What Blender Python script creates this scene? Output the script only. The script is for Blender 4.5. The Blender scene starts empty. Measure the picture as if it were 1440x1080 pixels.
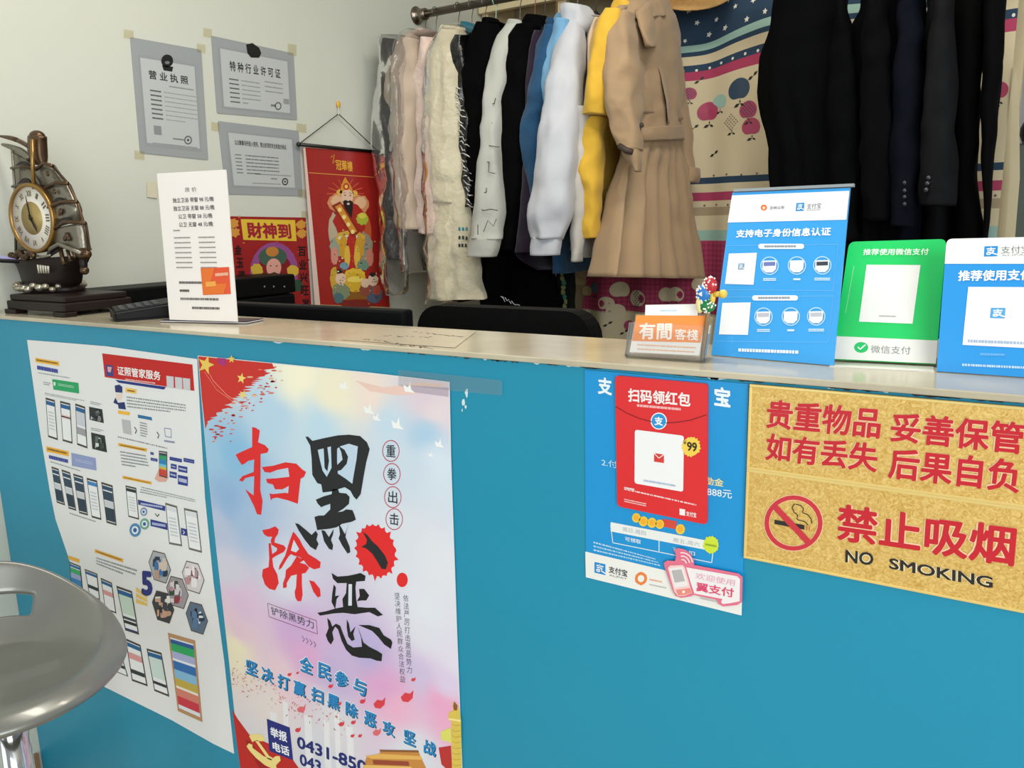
import bpy, bmesh, math, random
from mathutils import Vector, noise
random.seed(7)
SC = bpy.context.scene
COL = SC.collection
PI = math.pi
R = math.radians

# ---------------------------------------------------------------- camera
FPX = 1140.0
YAW, PITCH, ROLL = R(32.35), R(11.3), R(-1.38)
CAM = Vector((0, 0, 1.30))
fw = Vector((-math.sin(YAW)*math.cos(PITCH), math.cos(YAW)*math.cos(PITCH), -math.sin(PITCH)))
rt0 = Vector((math.cos(YAW), math.sin(YAW), 0))
up0 = rt0.cross(fw)
rt = rt0*math.cos(ROLL) + up0*math.sin(ROLL)
up = up0*math.cos(ROLL) - rt0*math.sin(ROLL)
cam_d = bpy.data.cameras.new('camera')
cam_o = bpy.data.objects.new('camera', cam_d)
COL.objects.link(cam_o)
from mathutils import Matrix
mm = Matrix((rt, up, -fw)).transposed().to_4x4()
mm.translation = CAM
cam_o.matrix_world = mm
cam_d.sensor_fit = 'HORIZONTAL'
cam_d.sensor_width = 36
cam_d.lens = FPX/1440*36
cam_d.clip_start = 0.05
SC.camera = cam_o

# ---------------------------------------------------------------- world, lights, exposure
SC.view_settings.view_transform = 'Standard'
SC.view_settings.look = 'None'
SC.view_settings.gamma = 1
SC.view_settings.use_curve_mapping = False
SC.view_settings.exposure = 0.28
W = bpy.data.worlds.new('world'); SC.world = W; W.use_nodes = True
bg = W.node_tree.nodes['Background']
bg.inputs[0].default_value = (0.90, 0.96, 1.0, 1)
bg.inputs[1].default_value = 0.36

def area_light(name, loc, target, sx, sy, power, color=(1, 1, 1)):
    d = bpy.data.lights.new(name, 'AREA'); d.shape = 'RECTANGLE'; d.size = sx; d.size_y = sy
    d.energy = power; d.color = color
    o = bpy.data.objects.new(name, d); COL.objects.link(o); o.location = loc
    o.rotation_euler = (Vector(target)-Vector(loc)).to_track_quat('-Z', 'Y').to_euler()
    return o
area_light('shop_window_daylight', (2.3, -1.9, 1.75), (-0.5, 1.2, 1.1), 2.4, 2.2, 100, (0.95, 0.99, 1.0))
area_light('door_daylight', (-1.0, -2.6, 1.5), (-1.2, 1.5, 1.2), 1.2, 2.0, 13, (0.95, 1.0, 0.98))
area_light('ceiling_lamp_light', (-0.9, 0.9, 2.66), (-0.9, 0.9, 0), 1.2, 0.3, 17, (1.0, 0.95, 0.86))
area_light('rail_lamp_light', (-0.4, 1.6, 2.66), (-0.9, 2.6, 0.9), 0.6, 0.3, 12, (1.0, 0.92, 0.80))

# ---------------------------------------------------------------- helpers
def ray(px, py):
    return rt*((px-720)/FPX) + up*((540-py)/FPX) + fw
def at(px, py, ax, v):
    d = ray(px, py); i = 'xyz'.index(ax)
    return CAM + d*((v-CAM[i])/d[i])

def lin(c):
    return c/12.92 if c <= 0.04045 else ((c+0.055)/1.055)**2.4
def rgb(h):
    if isinstance(h, (tuple, list)):
        return tuple(lin(x/255) for x in h)
    h = h.lstrip('#')
    return tuple(lin(int(h[i:i+2], 16)/255) for i in (0, 2, 4))

MATS = {}
def M(name, col='#808080', rough=0.6, metal=0.0, var=0.0, vs=8.0, bump=0.0, bs=40.0, spec=0.5, emit=0, sheen=0, coat=0):
    if name in MATS: return MATS[name]
    m = bpy.data.materials.new(name); m.use_nodes = True
    nt = m.node_tree; b = nt.nodes['Principled BSDF']
    c = rgb(col)
    b.inputs['Base Color'].default_value = (*c, 1)
    b.inputs['Roughness'].default_value = rough
    b.inputs['Metallic'].default_value = metal
    b.inputs['Specular IOR Level'].default_value = spec
    if sheen: b.inputs['Sheen Weight'].default_value = sheen
    if coat: b.inputs['Coat Weight'].default_value = coat
    if emit:
        b.inputs['Emission Color'].default_value = (*c, 1); b.inputs['Emission Strength'].default_value = emit
    if var or bump:
        tc = nt.nodes.new('ShaderNodeTexCoord')
    if var:
        n = nt.nodes.new('ShaderNodeTexNoise'); n.inputs['Scale'].default_value = vs; n.inputs['Detail'].default_value = 5
        nt.links.new(tc.outputs['Object'], n.inputs['Vector'])
        mx = nt.nodes.new('ShaderNodeMix'); mx.data_type = 'RGBA'
        mx.inputs['A'].default_value = (*[x*(1-var) for x in c], 1)
        mx.inputs['B'].default_value = (*[min(1, x*(1+var)) for x in c], 1)
        nt.links.new(n.outputs['Fac'], mx.inputs['Factor'])
        nt.links.new(mx.outputs['Result'], b.inputs['Base Color'])
    if bump:
        n2 = nt.nodes.new('ShaderNodeTexNoise'); n2.inputs['Scale'].default_value = bs; n2.inputs['Detail'].default_value = 4
        nt.links.new(tc.outputs['Object'], n2.inputs['Vector'])
        bp = nt.nodes.new('ShaderNodeBump'); bp.inputs['Strength'].default_value = bump; bp.inputs['Distance'].default_value = 0.01
        nt.links.new(n2.outputs['Fac'], bp.inputs['Height']); nt.links.new(bp.outputs['Normal'], b.inputs['Normal'])
    MATS[name] = m
    return m
def P(h):                                # a plain printing ink
    return M('ink_'+(h if isinstance(h, str) else '%d_%d_%d' % tuple(h)), h, 0.55, spec=0.3)

def clear_mat(name, tint=(1, 1, 1), gloss=0.25, rough=0.12, bump=0.0, bs=30, dens=0.0):
    """thin clear plastic: mostly see-through with a glossy skin; dens = share of milky haze"""
    if name in MATS: return MATS[name]
    m = bpy.data.materials.new(name); m.use_nodes = True; nt = m.node_tree
    nt.nodes.clear(); N = nt.nodes.new; L = nt.links.new
    out = N('ShaderNodeOutputMaterial'); tr = N('ShaderNodeBsdfTransparent'); gl = N('ShaderNodeBsdfGlossy')
    df = N('ShaderNodeBsdfDiffuse'); m1 = N('ShaderNodeMixShader'); m2 = N('ShaderNodeMixShader'); lw = N('ShaderNodeLayerWeight')
    tr.inputs[0].default_value = (*tint, 1); gl.inputs['Roughness'].default_value = rough
    df.inputs[0].default_value = (0.75, 0.74, 0.7, 1)
    lw.inputs['Blend'].default_value = gloss
    m2.inputs[0].default_value = dens
    L(tr.outputs[0], m2.inputs[1]); L(df.outputs[0], m2.inputs[2])
    L(lw.outputs['Fresnel'], m1.inputs[0]); L(m2.outputs[0], m1.inputs[1]); L(gl.outputs[0], m1.inputs[2])
    if bump:
        tc = N('ShaderNodeTexCoord'); n = N('ShaderNodeTexNoise'); n.inputs['Scale'].default_value = bs; n.inputs['Detail'].default_value = 3
        n.inputs['Distortion'].default_value = 1.5
        b = N('ShaderNodeBump'); b.inputs['Strength'].default_value = bump; b.inputs['Distance'].default_value = 0.02
        L(tc.outputs['Object'], n.inputs['Vector']); L(n.outputs['Fac'], b.inputs['Height'])
        L(b.outputs['Normal'], gl.inputs['Normal']); L(b.outputs['Normal'], lw.inputs['Normal'])
    L(m1.outputs[0], out.inputs[0])
    MATS[name] = m
    return m

BASE = {}
class MB:
    """collects shapes (world coordinates) into one mesh"""
    def __init__(s): s.v = []; s.f = []; s.mi = []; s.ms = []; s.smooth = []
    def mat(s, m):
        if m not in s.ms: s.ms.append(m)
        return s.ms.index(m)
    def add(s, vs, fs, m, smooth=False):
        o = len(s.v); k = s.mat(m)
        s.v += [tuple(v) for v in vs]
        for f in fs:
            s.f.append([i+o for i in f]); s.mi.append(k); s.smooth.append(smooth)
    def box(s, a, b, m, bev=0.0):
        x0, y0, z0 = [min(p, q) for p, q in zip(a, b)]; x1, y1, z1 = [max(p, q) for p, q in zip(a, b)]
        bm = bmesh.new(); bmesh.ops.create_cube(bm, size=1)
        for v in bm.verts:
            v.co = Vector((x0+(v.co.x+.5)*(x1-x0), y0+(v.co.y+.5)*(y1-y0), z0+(v.co.z+.5)*(z1-z0)))
        if bev: bmesh.ops.bevel(bm, geom=bm.edges[:], offset=bev, segments=2, affect='EDGES', profile=0.5)
        s.bm(bm, m)
    def bm(s, bm, m, smooth=False):
        bm.verts.index_update()
        s.add([v.co.copy() for v in bm.verts], [[v.index for v in f.verts] for f in bm.faces], m, smooth); bm.free()
    def obox(s, O, U, V, N, w, h, d, m, bev=0.0):
        """box: corner O, w along U, h along V, d along N"""
        o = len(s.v); t = MB(); t.box((0, 0, 0), (w, h, d), m, bev)
        s.add([O+U*x+V*y+N*z for x, y, z in t.v], t.f, m)
    def tube(s, pts, r, m, n=10, cap=True):
        pts = [Vector(p) for p in pts]; rs = r if isinstance(r, (list, tuple)) else [r]*len(pts)
        vs = []; fs = []; prev = None
        for i, p in enumerate(pts):
            t = (pts[min(i+1, len(pts)-1)]-pts[max(i-1, 0)]).normalized()
            if prev is None:
                a = t.orthogonal().normalized()
            else:
                a = (prev - t*prev.dot(t)).normalized()
            prev = a; b = t.cross(a)
            for k in range(n):
                an = 2*PI*k/n; vs.append(p+(a*math.cos(an)+b*math.sin(an))*rs[i])
        for i in range(len(pts)-1):
            for k in range(n):
                fs.append([i*n+k, i*n+(k+1) % n, (i+1)*n+(k+1) % n, (i+1)*n+k])
        if cap:
            fs.append(list(range(n))[::-1]); fs.append([(len(pts)-1)*n+k for k in range(n)])
        s.add(vs, fs, m, True)
    def lathe(s, prof, O, A, m, n=24, cap=True):
        """prof: (radius, height along axis A)"""
        A = Vector(A).normalized(); a = A.orthogonal().normalized(); b = A.cross(a); O = Vector(O)
        vs = []; fs = []
        for r, h in prof:
            for k in range(n):
                an = 2*PI*k/n; vs.append(O+A*h+(a*math.cos(an)+b*math.sin(an))*r)
        for i in range(len(prof)-1):
            for k in range(n):
                fs.append([i*n+k, i*n+(k+1) % n, (i+1)*n+(k+1) % n, (i+1)*n+k])
        if cap:
            fs.append(list(range(n))[::-1]); fs.append([(len(prof)-1)*n+k for k in range(n)])
        s.add(vs, fs, m, True)
    def ball(s, c, r, m, sc=(1, 1, 1), n=12):
        bm = bmesh.new(); bmesh.ops.create_uvsphere(bm, u_segments=n, v_segments=max(6, n*2//3), radius=r)
        for v in bm.verts: v.co = Vector((v.co.x*sc[0], v.co.y*sc[1], v.co.z*sc[2]))+Vector(c)
        s.bm(bm, m, True)
    def prism(s, pts, d, m):
        """closed outline pts (3D) pushed by vector d"""
        n = len(pts); d = Vector(d)
        vs = [Vector(p) for p in pts]+[Vector(p)+d for p in pts]
        fs = [list(range(n))[::-1], [n+i for i in range(n)]]+[[i, (i+1) % n, n+(i+1) % n, n+i] for i in range(n)]
        s.add(vs, fs, m)
    def build(s, name, parent=None, loc=None, uv=None):
        base = Vector(loc) if loc is not None else Vector((0, 0, 0))
        if parent is not None: base = BASE[parent]
        me = bpy.data.meshes.new(name)
        me.from_pydata([tuple(Vector(v)-base) for v in s.v], [], s.f)
        for m in s.ms: me.materials.append(m)
        me.polygons.foreach_set('material_index', s.mi)
        me.polygons.foreach_set('use_smooth', s.smooth)
        me.update()
        o = bpy.data.objects.new(name, me); COL.objects.link(o)
        if parent is not None:
            o.parent = parent
        else:
            o.location = base
        BASE[o] = base
        return o
def tag(o, label, cat, group=None, kind=None):
    if label: o['label'] = label
    if cat: o['category'] = cat
    if group: o['group'] = group
    if kind: o['kind'] = kind
    return o
def thing(name, label, cat, loc, group=None):
    o = bpy.data.objects.new(name, None); COL.objects.link(o); o.location = loc
    o.empty_display_size = 0.05
    BASE[o] = Vector(loc)
    return tag(o, label, cat, group)
def struct(name, mb):
    o = mb.build(name); o['kind'] = 'structure'; return o
def smooth_path(vals, n):
    """Catmull-Rom through a list of equal-length tuples, n samples"""
    out = []; k = len(vals)-1
    for i in range(n):
        t = i/(n-1)*k; j = min(int(t), k-1); u = t-j
        p0, p1, p2, p3 = vals[max(j-1, 0)], vals[j], vals[j+1], vals[min(j+2, k)]
        out.append(tuple(0.5*((2*b)+(-a+c)*u+(2*a-5*b+4*c-d)*u*u+(-a+3*b-3*c+d)*u**3) for a, b, c, d in zip(p0, p1, p2, p3)))
    return out
# ---------------------------------------------------------------- the room
CT = 1.120                                # counter top height
FZ = -0.13                                # floor level
wallm = M('wall_paint', '#c5c8bd', 0.85, var=0.03, vs=3, bump=0.04, bs=60)
creamm = M('cream_board', '#d8c8a0', 0.6, var=0.05, vs=4)
b = MB(); b.box((-2.16, -3.0, FZ), (-2.10, 5.2, 2.72), wallm); struct('wall_left', b)
b = MB(); b.box((-2.10, 3.36, FZ), (-0.16, 3.42, 2.72), M('back_wall_paint', '#c6b99c', 0.85, var=0.04)); b.box((-0.22, 3.42, FZ), (-0.16, 5.2, 2.72), wallm); struct('wall_back', b)
b = MB(); b.box((-0.22, 5.2, FZ), (3.0, 5.26, 2.72), M('far_wall_paint', '#c9c6cd', 0.85)); struct('wall_back_far', b)
# floor: pale tiles with joints
fm = bpy.data.materials.new('floor_tile'); fm.use_nodes = True; nt = fm.node_tree; pb = nt.nodes['Principled BSDF']; pb.inputs['Roughness'].default_value = 0.3
tc = nt.nodes.new('ShaderNodeTexCoord'); br = nt.nodes.new('ShaderNodeTexBrick'); br.offset = 0
br.inputs['Scale'].default_value = 1.0; br.inputs['Brick Width'].default_value = 0.6; br.inputs['Row Height'].default_value = 0.6; br.inputs['Mortar Size'].default_value = 0.004
br.inputs['Color1'].default_value = (*rgb('#cdbfa6'), 1); br.inputs['Color2'].default_value = (*rgb('#c4b49a'), 1); br.inputs['Mortar'].default_value = (*rgb('#8a7d6a'), 1)
nt.links.new(tc.outputs['Object'], br.inputs['Vector']); nt.links.new(br.outputs['Color'], pb.inputs['Base Color'])
b = MB(); b.box((-2.16, -3.0, FZ-0.05), (3.0, 5.26, FZ), fm); struct('floor', b)
b = MB(); b.box((-2.16, -1.2, 2.72), (3.0, 5.26, 2.78), M('ceiling_paint', '#deddda', 0.9)); struct('ceiling', b)
b = MB(); b.box((-2.10, -3.0, FZ), (-2.088, 0.93, FZ+0.09), M('skirting_brown', '#8a6a4a', 0.5)); struct('baseboard_left', b)

# ---------------------------------------------------------------- counter
teal = M('teal_laminate', '#138aab', 0.36, var=0.05, vs=2.5, bump=0.015, bs=8, spec=0.45)
topm = bpy.data.materials.new('counter_stone'); topm.use_nodes = True; nt = topm.node_tree; pb = nt.nodes['Principled BSDF']
pb.inputs['Roughness'].default_value = 0.16; pb.inputs['Specular IOR Level'].default_value = 0.6
tc = nt.nodes.new('ShaderNodeTexCoord'); nz = nt.nodes.new('ShaderNodeTexNoise'); nz.inputs['Scale'].default_value = 5; nz.inputs['Detail'].default_value = 8
cr = nt.nodes.new('ShaderNodeValToRGB'); cr.color_ramp.elements[0].position = .35; cr.color_ramp.elements[1].position = .7
cr.color_ramp.elements[0].color = (*rgb('#a79d88'), 1); cr.color_ramp.elements[1].color = (*rgb('#c6bda6'), 1)
nt.links.new(tc.outputs['Object'], nz.inputs['Vector']); nt.links.new(nz.outputs['Fac'], cr.inputs['Fac']); nt.links.new(cr.outputs['Color'], pb.inputs['Base Color'])
CX0, CX1 = -2.098, 0.75
counter = thing('reception_counter', 'teal reception counter with cream stone top, posters stuck on its front', 'counter', (-0.6, 1.03, FZ))
b = MB(); b.box((CX0, 0.94, FZ+0.02), (CX1, 0.965, 1.1105), teal); b.build('front_panel', counter)
b = MB(); b.box((CX0+.01, 0.965, FZ+0.02), (CX0+.03, 1.12, 1.109), teal); b.build('end_panel', counter)
b = MB(); b.box((CX1-.03, 0.965, FZ+0.02), (CX1, 1.12, 1.109), teal); b.build('end_panel', counter)
b = MB(); b.box((CX0+.03, 1.105, FZ+0.02), (CX1-.03, 1.12, 1.109), M('counter_back', '#54626a', 0.6)); b.build('back_panel', counter)
b = MB(); b.box((CX0, 0.930, 1.112), (CX1, 1.132, CT), topm, 0.0015); b.build('countertop', counter)
b = MB(); b.box((CX0, 0.955, FZ), (CX1, 0.975, FZ+0.02), M('plinth_dark', '#30383a', 0.6)); b.build('plinth', counter)
# worn chips along the top edge of the front panel
chipm = M('chip_dark', '#2c3a40', 0.8); chipw = M('chip_pale', '#cfe0e2', 0.8)
rr = random.Random(3)
b = MB(); b2 = MB()
for i in range(46):
    px = 380+rr.random()*1050; x = at(px, 500, 'y', .94).x
    w = rr.uniform(.006, .03); h = rr.uniform(.001, .0035)
    mm_, mt = (b, chipm) if rr.random() < .75 else (b2, chipw)
    pts = [(x, .9396, 1.1106)]+[(x+w*k/5, .9396, 1.1106-h*rr.uniform(.3, 1)) for k in range(1, 5)]+[(x+w, .9396, 1.1106)]
    mm_.prism(pts, (0, -.0002, 0), mt)
for px, py, s in ((656, 552, 1), (652, 566, .8), (655, 572, .5), (650, 577, .4), (1034, 782, 1.3), (1040, 790, 1), (1037, 800, 1), (1036, 812, .8), (1041, 770, .8)):
    c = at(px, py, 'y', .9396)
    b2.prism([c+Vector((math.cos(a)*.004*s*rr.uniform(.4, 1.2), 0, math.sin(a)*.008*s*rr.uniform(.4, 1.2))) for a in [k*PI/4 for k in range(8)]], (0, -.0002, 0), chipw)
b.build('worn_edge', counter)['kind'] = 'stuff'; b2.build('paint_chip', counter)['kind'] = 'stuff'

# desk behind the counter that carries the office machines
desk = thing('office_desk', 'dark office desk hidden behind the reception counter', 'desk', (-1.2, 1.5, FZ))
dm = M('desk_dark', '#3a302a', 0.5)
b = MB(); b.box((-2.09, 1.14, .72), (-0.95, 1.46, .75), dm, .003); b.box((-2.09, 1.46, .72), (-1.55, 1.98, .75), dm, .003); b.build('desktop', desk)
for x, y in ((-2.06, 1.18), (-1.0, 1.18), (-1.0, 1.42), (-2.06, 1.94), (-1.59, 1.94)):
    b = MB(); b.box((x-.02, y-.02, FZ), (x+.02, y+.02, .72), dm); b.build('leg', desk)

# ---------------------------------------------------------------- wardrobe rack behind the clothes
rack = thing('wardrobe_shelf', 'cream wooden wardrobe frame with top board behind the hanging clothes', 'shelf', (-1.0, 3.2, FZ))
z0 = at(687, 19, 'y', 3.12).z
b = MB(); b.box((-2.09, 3.10, z0), (-0.06, 3.13, z0+.14), creamm, .002); b.build('fascia_board', rack)
b = MB(); b.box((-2.09, 3.13, z0+.11), (-0.06, 3.35, z0+.14), creamm); b.build('top_board', rack)
b = MB(); b.box((-2.09, 3.13, FZ), (-2.06, 3.35, z0+.11), creamm); b.build('side_panel', rack)
b = MB(); b.box((-0.09, 3.13, FZ), (-0.06, 3.35, z0+.11), creamm); b.build('side_panel', rack)
b = MB(); xx = at(792, 20, 'y', 3.14).x; b.box((xx-.02, 3.13, FZ), (xx+.02, 3.16, z0+.11), creamm); b.build('upright', rack)

# ---------------------------------------------------------------- clothes rail
steel = M('rail_steel', '#8d8378', 0.28, 1.0)
RY, RZ = 2.68, 2.098
rail = thing('clothes_rail', 'brushed steel clothes rail fixed to the left wall', 'clothes rail', (-2.1, RY, RZ))
b = MB(); b.tube([(-2.095, RY, RZ), (0.6, RY, RZ)], 0.0145, steel, 16); b.build('tube', rail)
b = MB(); b.lathe([(.034, 0), (.034, .006), (.026, .01), (.022, .03), (.0215, .05), (.018, .052)], (-2.0995, RY, RZ), (1, 0, 0), steel, 24); b.build('bracket', rail)
b = MB(); b.tube([(0.6, RY, RZ), (0.6, RY, 2.72)], .01, steel, 10); b.build('ceiling_hanger', rail)
b = MB(); b.tube([(0.45, RY, FZ), (0.45, RY, RZ)], .012, steel, 10); b.build('upright', rail)

# ---------------------------------------------------------------- garments
def fabric(name, col, rough=.85, var=.08, bump=.25, bs=22, sheen=0.15):
    dark = sum(rgb(col)) < .03
    return M('cloth_'+name, col, rough, var=var, vs=14, bump=bump, bs=bs, spec=.06 if dark else .25, sheen=0 if dark else sheen)

def loft(b, levels, thick, m, n=40, seg=44, pleats=0, amp=0.0, wr=0.004, seed=0.0, pw=0.75, flare=True, fold=1.0):
    """cloth volume. levels: (xL, yL, YL, xR, yR, YR) = left/right edge in the photo at depth Y; thick: one value or one per level"""
    lv = []
    for i, l in enumerate(levels):
        if len(l) == 4: l = (l[0], l[2], l[3], l[1], l[2], l[3])
        th = thick[i] if isinstance(thick, (list, tuple)) else thick
        A = at(l[0], l[1], 'y', l[2])
        B = A+Vector((0, l[5]-l[2], 0)) if l[3] is None else at(l[3], l[4], 'y', l[5])
        lv.append((*A, *B, th))
    rings = smooth_path(lv, n)
    vs = []; fs = []
    for i, r_ in enumerate(rings):
        A = Vector(r_[:3]); B = Vector(r_[3:6]); th = r_[6]; f = i/(n-1)
        d = B-A; h = Vector((d.x, d.y, 0)); h = h.normalized() if h.length > 1e-6 else Vector((1, 0, 0))
        nn = Vector((h.y, -h.x, 0))
        for k in range(seg):
            a = 2*PI*k/seg; s = .5-.5*math.cos(a)
            sn = math.sin(a); off = th/2*math.copysign(abs(sn)**pw, sn)
            g = f if flare else 1
            pl = amp*g*math.sin(2*PI*pleats*s+seed+.6*math.sin(3*f+seed)) if pleats else 0
            p = A+d*s+nn*(off+pl)
            q = p*9+Vector((seed*3.1, seed, 0))
            p = p+Vector((noise.noise(q*1.6), noise.noise(q*1.6+Vector((9, 3, 1))), .5*noise.noise(q*1.5+Vector((2, 8, 5)))))*wr*1.8+nn*noise.noise(q*5)*wr*.5
            if wr and fold:
                v1 = noise.noise(Vector((p.x*24+seed*5, p.y*24, p.z*4.5)))                      # long hanging folds
                v2 = 1-2.2*abs(noise.noise(Vector((p.x*8+p.z*6, p.y*8+seed*3, p.z*13-p.x*7))))     # slanting creases
                p = p+nn*(v1*wr*1.5+v2*wr*.75)*fold*math.copysign(1, sn if abs(sn) > 1e-3 else 1)
            vs.append(p)
    for i in range(n-1):
        for k in range(seg):
            fs.append([i*seg+k, i*seg+(k+1) % seg, (i+1)*seg+(k+1) % seg, (i+1)*seg+k])
    fs.append(list(range(seg))[::-1]); fs.append([(n-1)*seg+k for k in range(seg)])
    b.add(vs, fs, m, True)

GR = 'clothes on the rail'
def garment(name, label, cat, px, py=30, Y=RY):
    return thing(name, label, cat, at(px, py, 'y', Y), GR)
def piece(g, name, levels, thick, m, **k):
    b = MB(); loft(b, levels, thick, m, **k); return b.build(name, g)
def lv(rows, Y):                          # rows: (xL, xR, y) all at one depth, or with a fourth value = own depth
    return [(r[0], r[1], r[2], r[3] if len(r) > 3 else Y) for r in rows]
def two(rows, YL, YR):                    # square to the rail: near edge at YL, far edge straight behind it at YR
    return [(r[0], r[2], YL, None, None, YR) for r in rows]

wrap = clear_mat('garment_wrap', (.97, .96, .94), .22, .14, bump=.35, bs=7, dens=.07)
wrap_dark = clear_mat('garment_wrap_dark', (.8, .8, .8), .3, .12, bump=.45, bs=9, dens=.02)

# dark jacket at the wall, in a wrap
g = garment('wrapped_jacket', 'dark grey jacket in crinkled clear wrap, nearest the left wall', 'jacket', 545)
piece(g, 'body', lv([(541, 560, 55), (537, 562, 75), (536, 562, 120), (537, 562, 200), (541, 566, 280), (547, 570, 365)], 2.38), .04, fabric('darkgrey', '#33302f'), wr=.005)
piece(g, 'plastic_cover', lv([(541, 565, 50), (534, 566, 64), (529, 566, 120), (529, 566, 200), (533, 568, 300), (540, 570, 390), (548, 566, 415)], 2.345), .07, wrap_dark, wr=.007, seed=2)
# beige quilted coat in a wrap
g = garment('wrapped_coat', 'beige quilted coat in glossy clear wrap beside the dark grey jacket', 'coat', 575)
piece(g, 'body', two([(590, 640, 48), (582, 660, 62), (576, 660, 85), (576, 660, 150), (580, 655, 250), (586, 645, 330)], 2.50, 2.85), .05, fabric('beigedown', '#b7a593', .8, bump=.5, bs=9), wr=.005)
slv = piece(g, 'sleeve', lv([(566, 590, 56), (552, 589, 85), (545, 588, 115), (546, 586, 160), (551, 584, 220), (558, 583, 280), (564, 590, 322)], 2.40), .09, fabric('beigedown', '#b7a593'), wr=.008, seed=1)
piece(g, 'plastic_cover', two([(578, 655, 38), (558, 668, 60), (552, 668, 95), (553, 660, 200), (560, 655, 300), (566, 650, 345), (570, 640, 385)], 2.34, 2.9), .08, wrap, wr=.007, seed=5)
# pale pink coat
g = garment('fur_coat', 'pale pink fluffy coat between the beige coat and the long cream coat', 'coat', 605)
pinkm = fabric('pinkfur', '#d6bfb3', .95, var=.14, bump=.6, bs=60, sheen=.5)
piece(g, 'body', two([(612, 650, 55), (608, 665, 70), (606, 665, 110), (605, 660, 200), (608, 655, 325)], 2.50, 2.85), .06, pinkm, wr=.006, seed=3)
slv = piece(g, 'sleeve', lv([(600, 614, 54), (594, 618, 72), (589, 618, 110), (588, 618, 170), (588, 620, 240), (590, 622, 300), (593, 620, 328)], 2.43), .10, pinkm, wr=.007, seed=4)
piece(g, 'collar', lv([(600, 622, 50), (596, 626, 62), (604, 622, 74)], 2.50), .06, pinkm, wr=.006, n=10)
# long cream coat in wrap
g = garment('long_coat', 'long cream fur coat under clear wrap, hem hanging near the chair', 'coat', 640)
cream = fabric('creamfur', '#cdc5ab', .95, var=.12, bump=.6, bs=55, sheen=.5)
piece(g, 'body', two([(634, 690, 46), (622, 700, 62), (614, 700, 110), (612, 690, 200), (608, 690, 300), (606, 690, 360), (606, 690, 412, 424)], 2.52, 2.86), .07, cream, wr=.007, pleats=3, amp=.008, seed=2)
slv = piece(g, 'sleeve', lv([(628, 648, 44), (616, 650, 62), (607, 651, 105), (603, 652, 150), (606, 653, 200), (610, 655, 250), (615, 657, 286)], 2.43), .11, cream, wr=.008, seed=7)
piece(g, 'skirt', lv([(612, 660, 262), (609, 664, 300), (607, 668, 340), (606, 673, 380), (606, 679, 412), (608, 680, 420)], 2.43), [.06, .09, .10, .10, .10, .10], cream, wr=.007, pleats=2.5, amp=.010, seed=3)
piece(g, 'collar', lv([(628, 652, 38), (622, 654, 48), (630, 650, 60)], 2.50), .07, cream, wr=.008, n=10)
piece(g, 'plastic_cover', two([(628, 690, 34), (612, 700, 58), (603, 705, 105), (600, 700, 200), (602, 700, 320), (603, 700, 428, 440)], 2.34, 2.9), .14, wrap, wr=.009, seed=9)
b = MB()
for i, (px, py) in enumerate(((646, 322), (651, 322), (656, 322), (646, 334), (651, 334), (656, 335), (646, 345), (650, 345), (655, 345))):
    c = at(px, py, 'y', 2.36); b.prism([c+Vector((dx, 0, dz)) for dx, dz in ((-.005, -.006), (.004, -.007), (.005, .004), (-.003, .007))], (0, .0008, 0), P('#2f7f8c') if i < 3 else P('#2c3a3c'))
b.build('printed_mark', g)
# black puffer with teal collar
g = garment('puffer_coat', 'glossy black padded coat with a teal collar, in shiny wrap', 'coat', 655)
shiny = M('cloth_shinyblack', '#050506', .28, bump=.8, bs=34, spec=.6)
piece(g, 'body', two([(652, 690, 48), (646, 700, 64), (640, 700, 110), (646, 700, 200), (656, 700, 300), (664, 705, 350)], 2.50, 2.86), .05, fabric('black', '#040405'), wr=.006, seed=6)
slv = piece(g, 'sleeve', lv([(646, 662, 50), (637, 664, 75), (633, 665, 110), (638, 667, 150), (646, 669, 200), (653, 671, 250), (660, 673, 290)], 2.44), .07, shiny, wr=.009, seed=8)
piece(g, 'collar', lv([(650, 664, 32), (649, 670, 38), (652, 672, 46), (656, 668, 54)], 2.55), .05, fabric('teal', '#1f5f70'), wr=.006, n=10)
rr = random.Random(5)
b = MB()
for i in range(22):                       # bright highlights of the shiny sleeve, put in as pale tubes
    y = 118+i*8; x = 637+ (y-118)*.105; w = rr.uniform(9, 17)
    pts = [at(x+w*k/4, y+rr.uniform(-2, 2)+2*k, 'y', 2.395+.012*math.sin(k*2.1+i)) for k in range(5)]
    b.tube(pts, [.0006, .0022, .0028, .002, .0005], M('sleeve_highlight', '#c9c9c4', .25, .3), 6)
b.build('sleeve_highlight', slv)
# black coat behind white jacket
blk = fabric('black', '#040405')
g = garment('wool_coat', 'plain black coat between the shiny padded coat and the white patterned jacket', 'coat', 690)
piece(g, 'body', two([(684, 740, 30), (668, 740, 50), (660, 740, 90), (660, 730, 200), (666, 720, 300), (672, 730, 360), (682, 745, 418, 430)], 2.48, 2.88), .06, blk, wr=.005, seed=3)
slv = piece(g, 'sleeve', lv([(676, 698, 34), (660, 700, 62), (655, 702, 110), (657, 700, 180), (662, 698, 250), (667, 700, 320)], 2.44), .09, blk, wr=.006, seed=11)
piece(g, 'collar', lv([(682, 698, 26), (680, 704, 34), (686, 706, 46)], 2.58), .06, blk, wr=.004, n=10)
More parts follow.
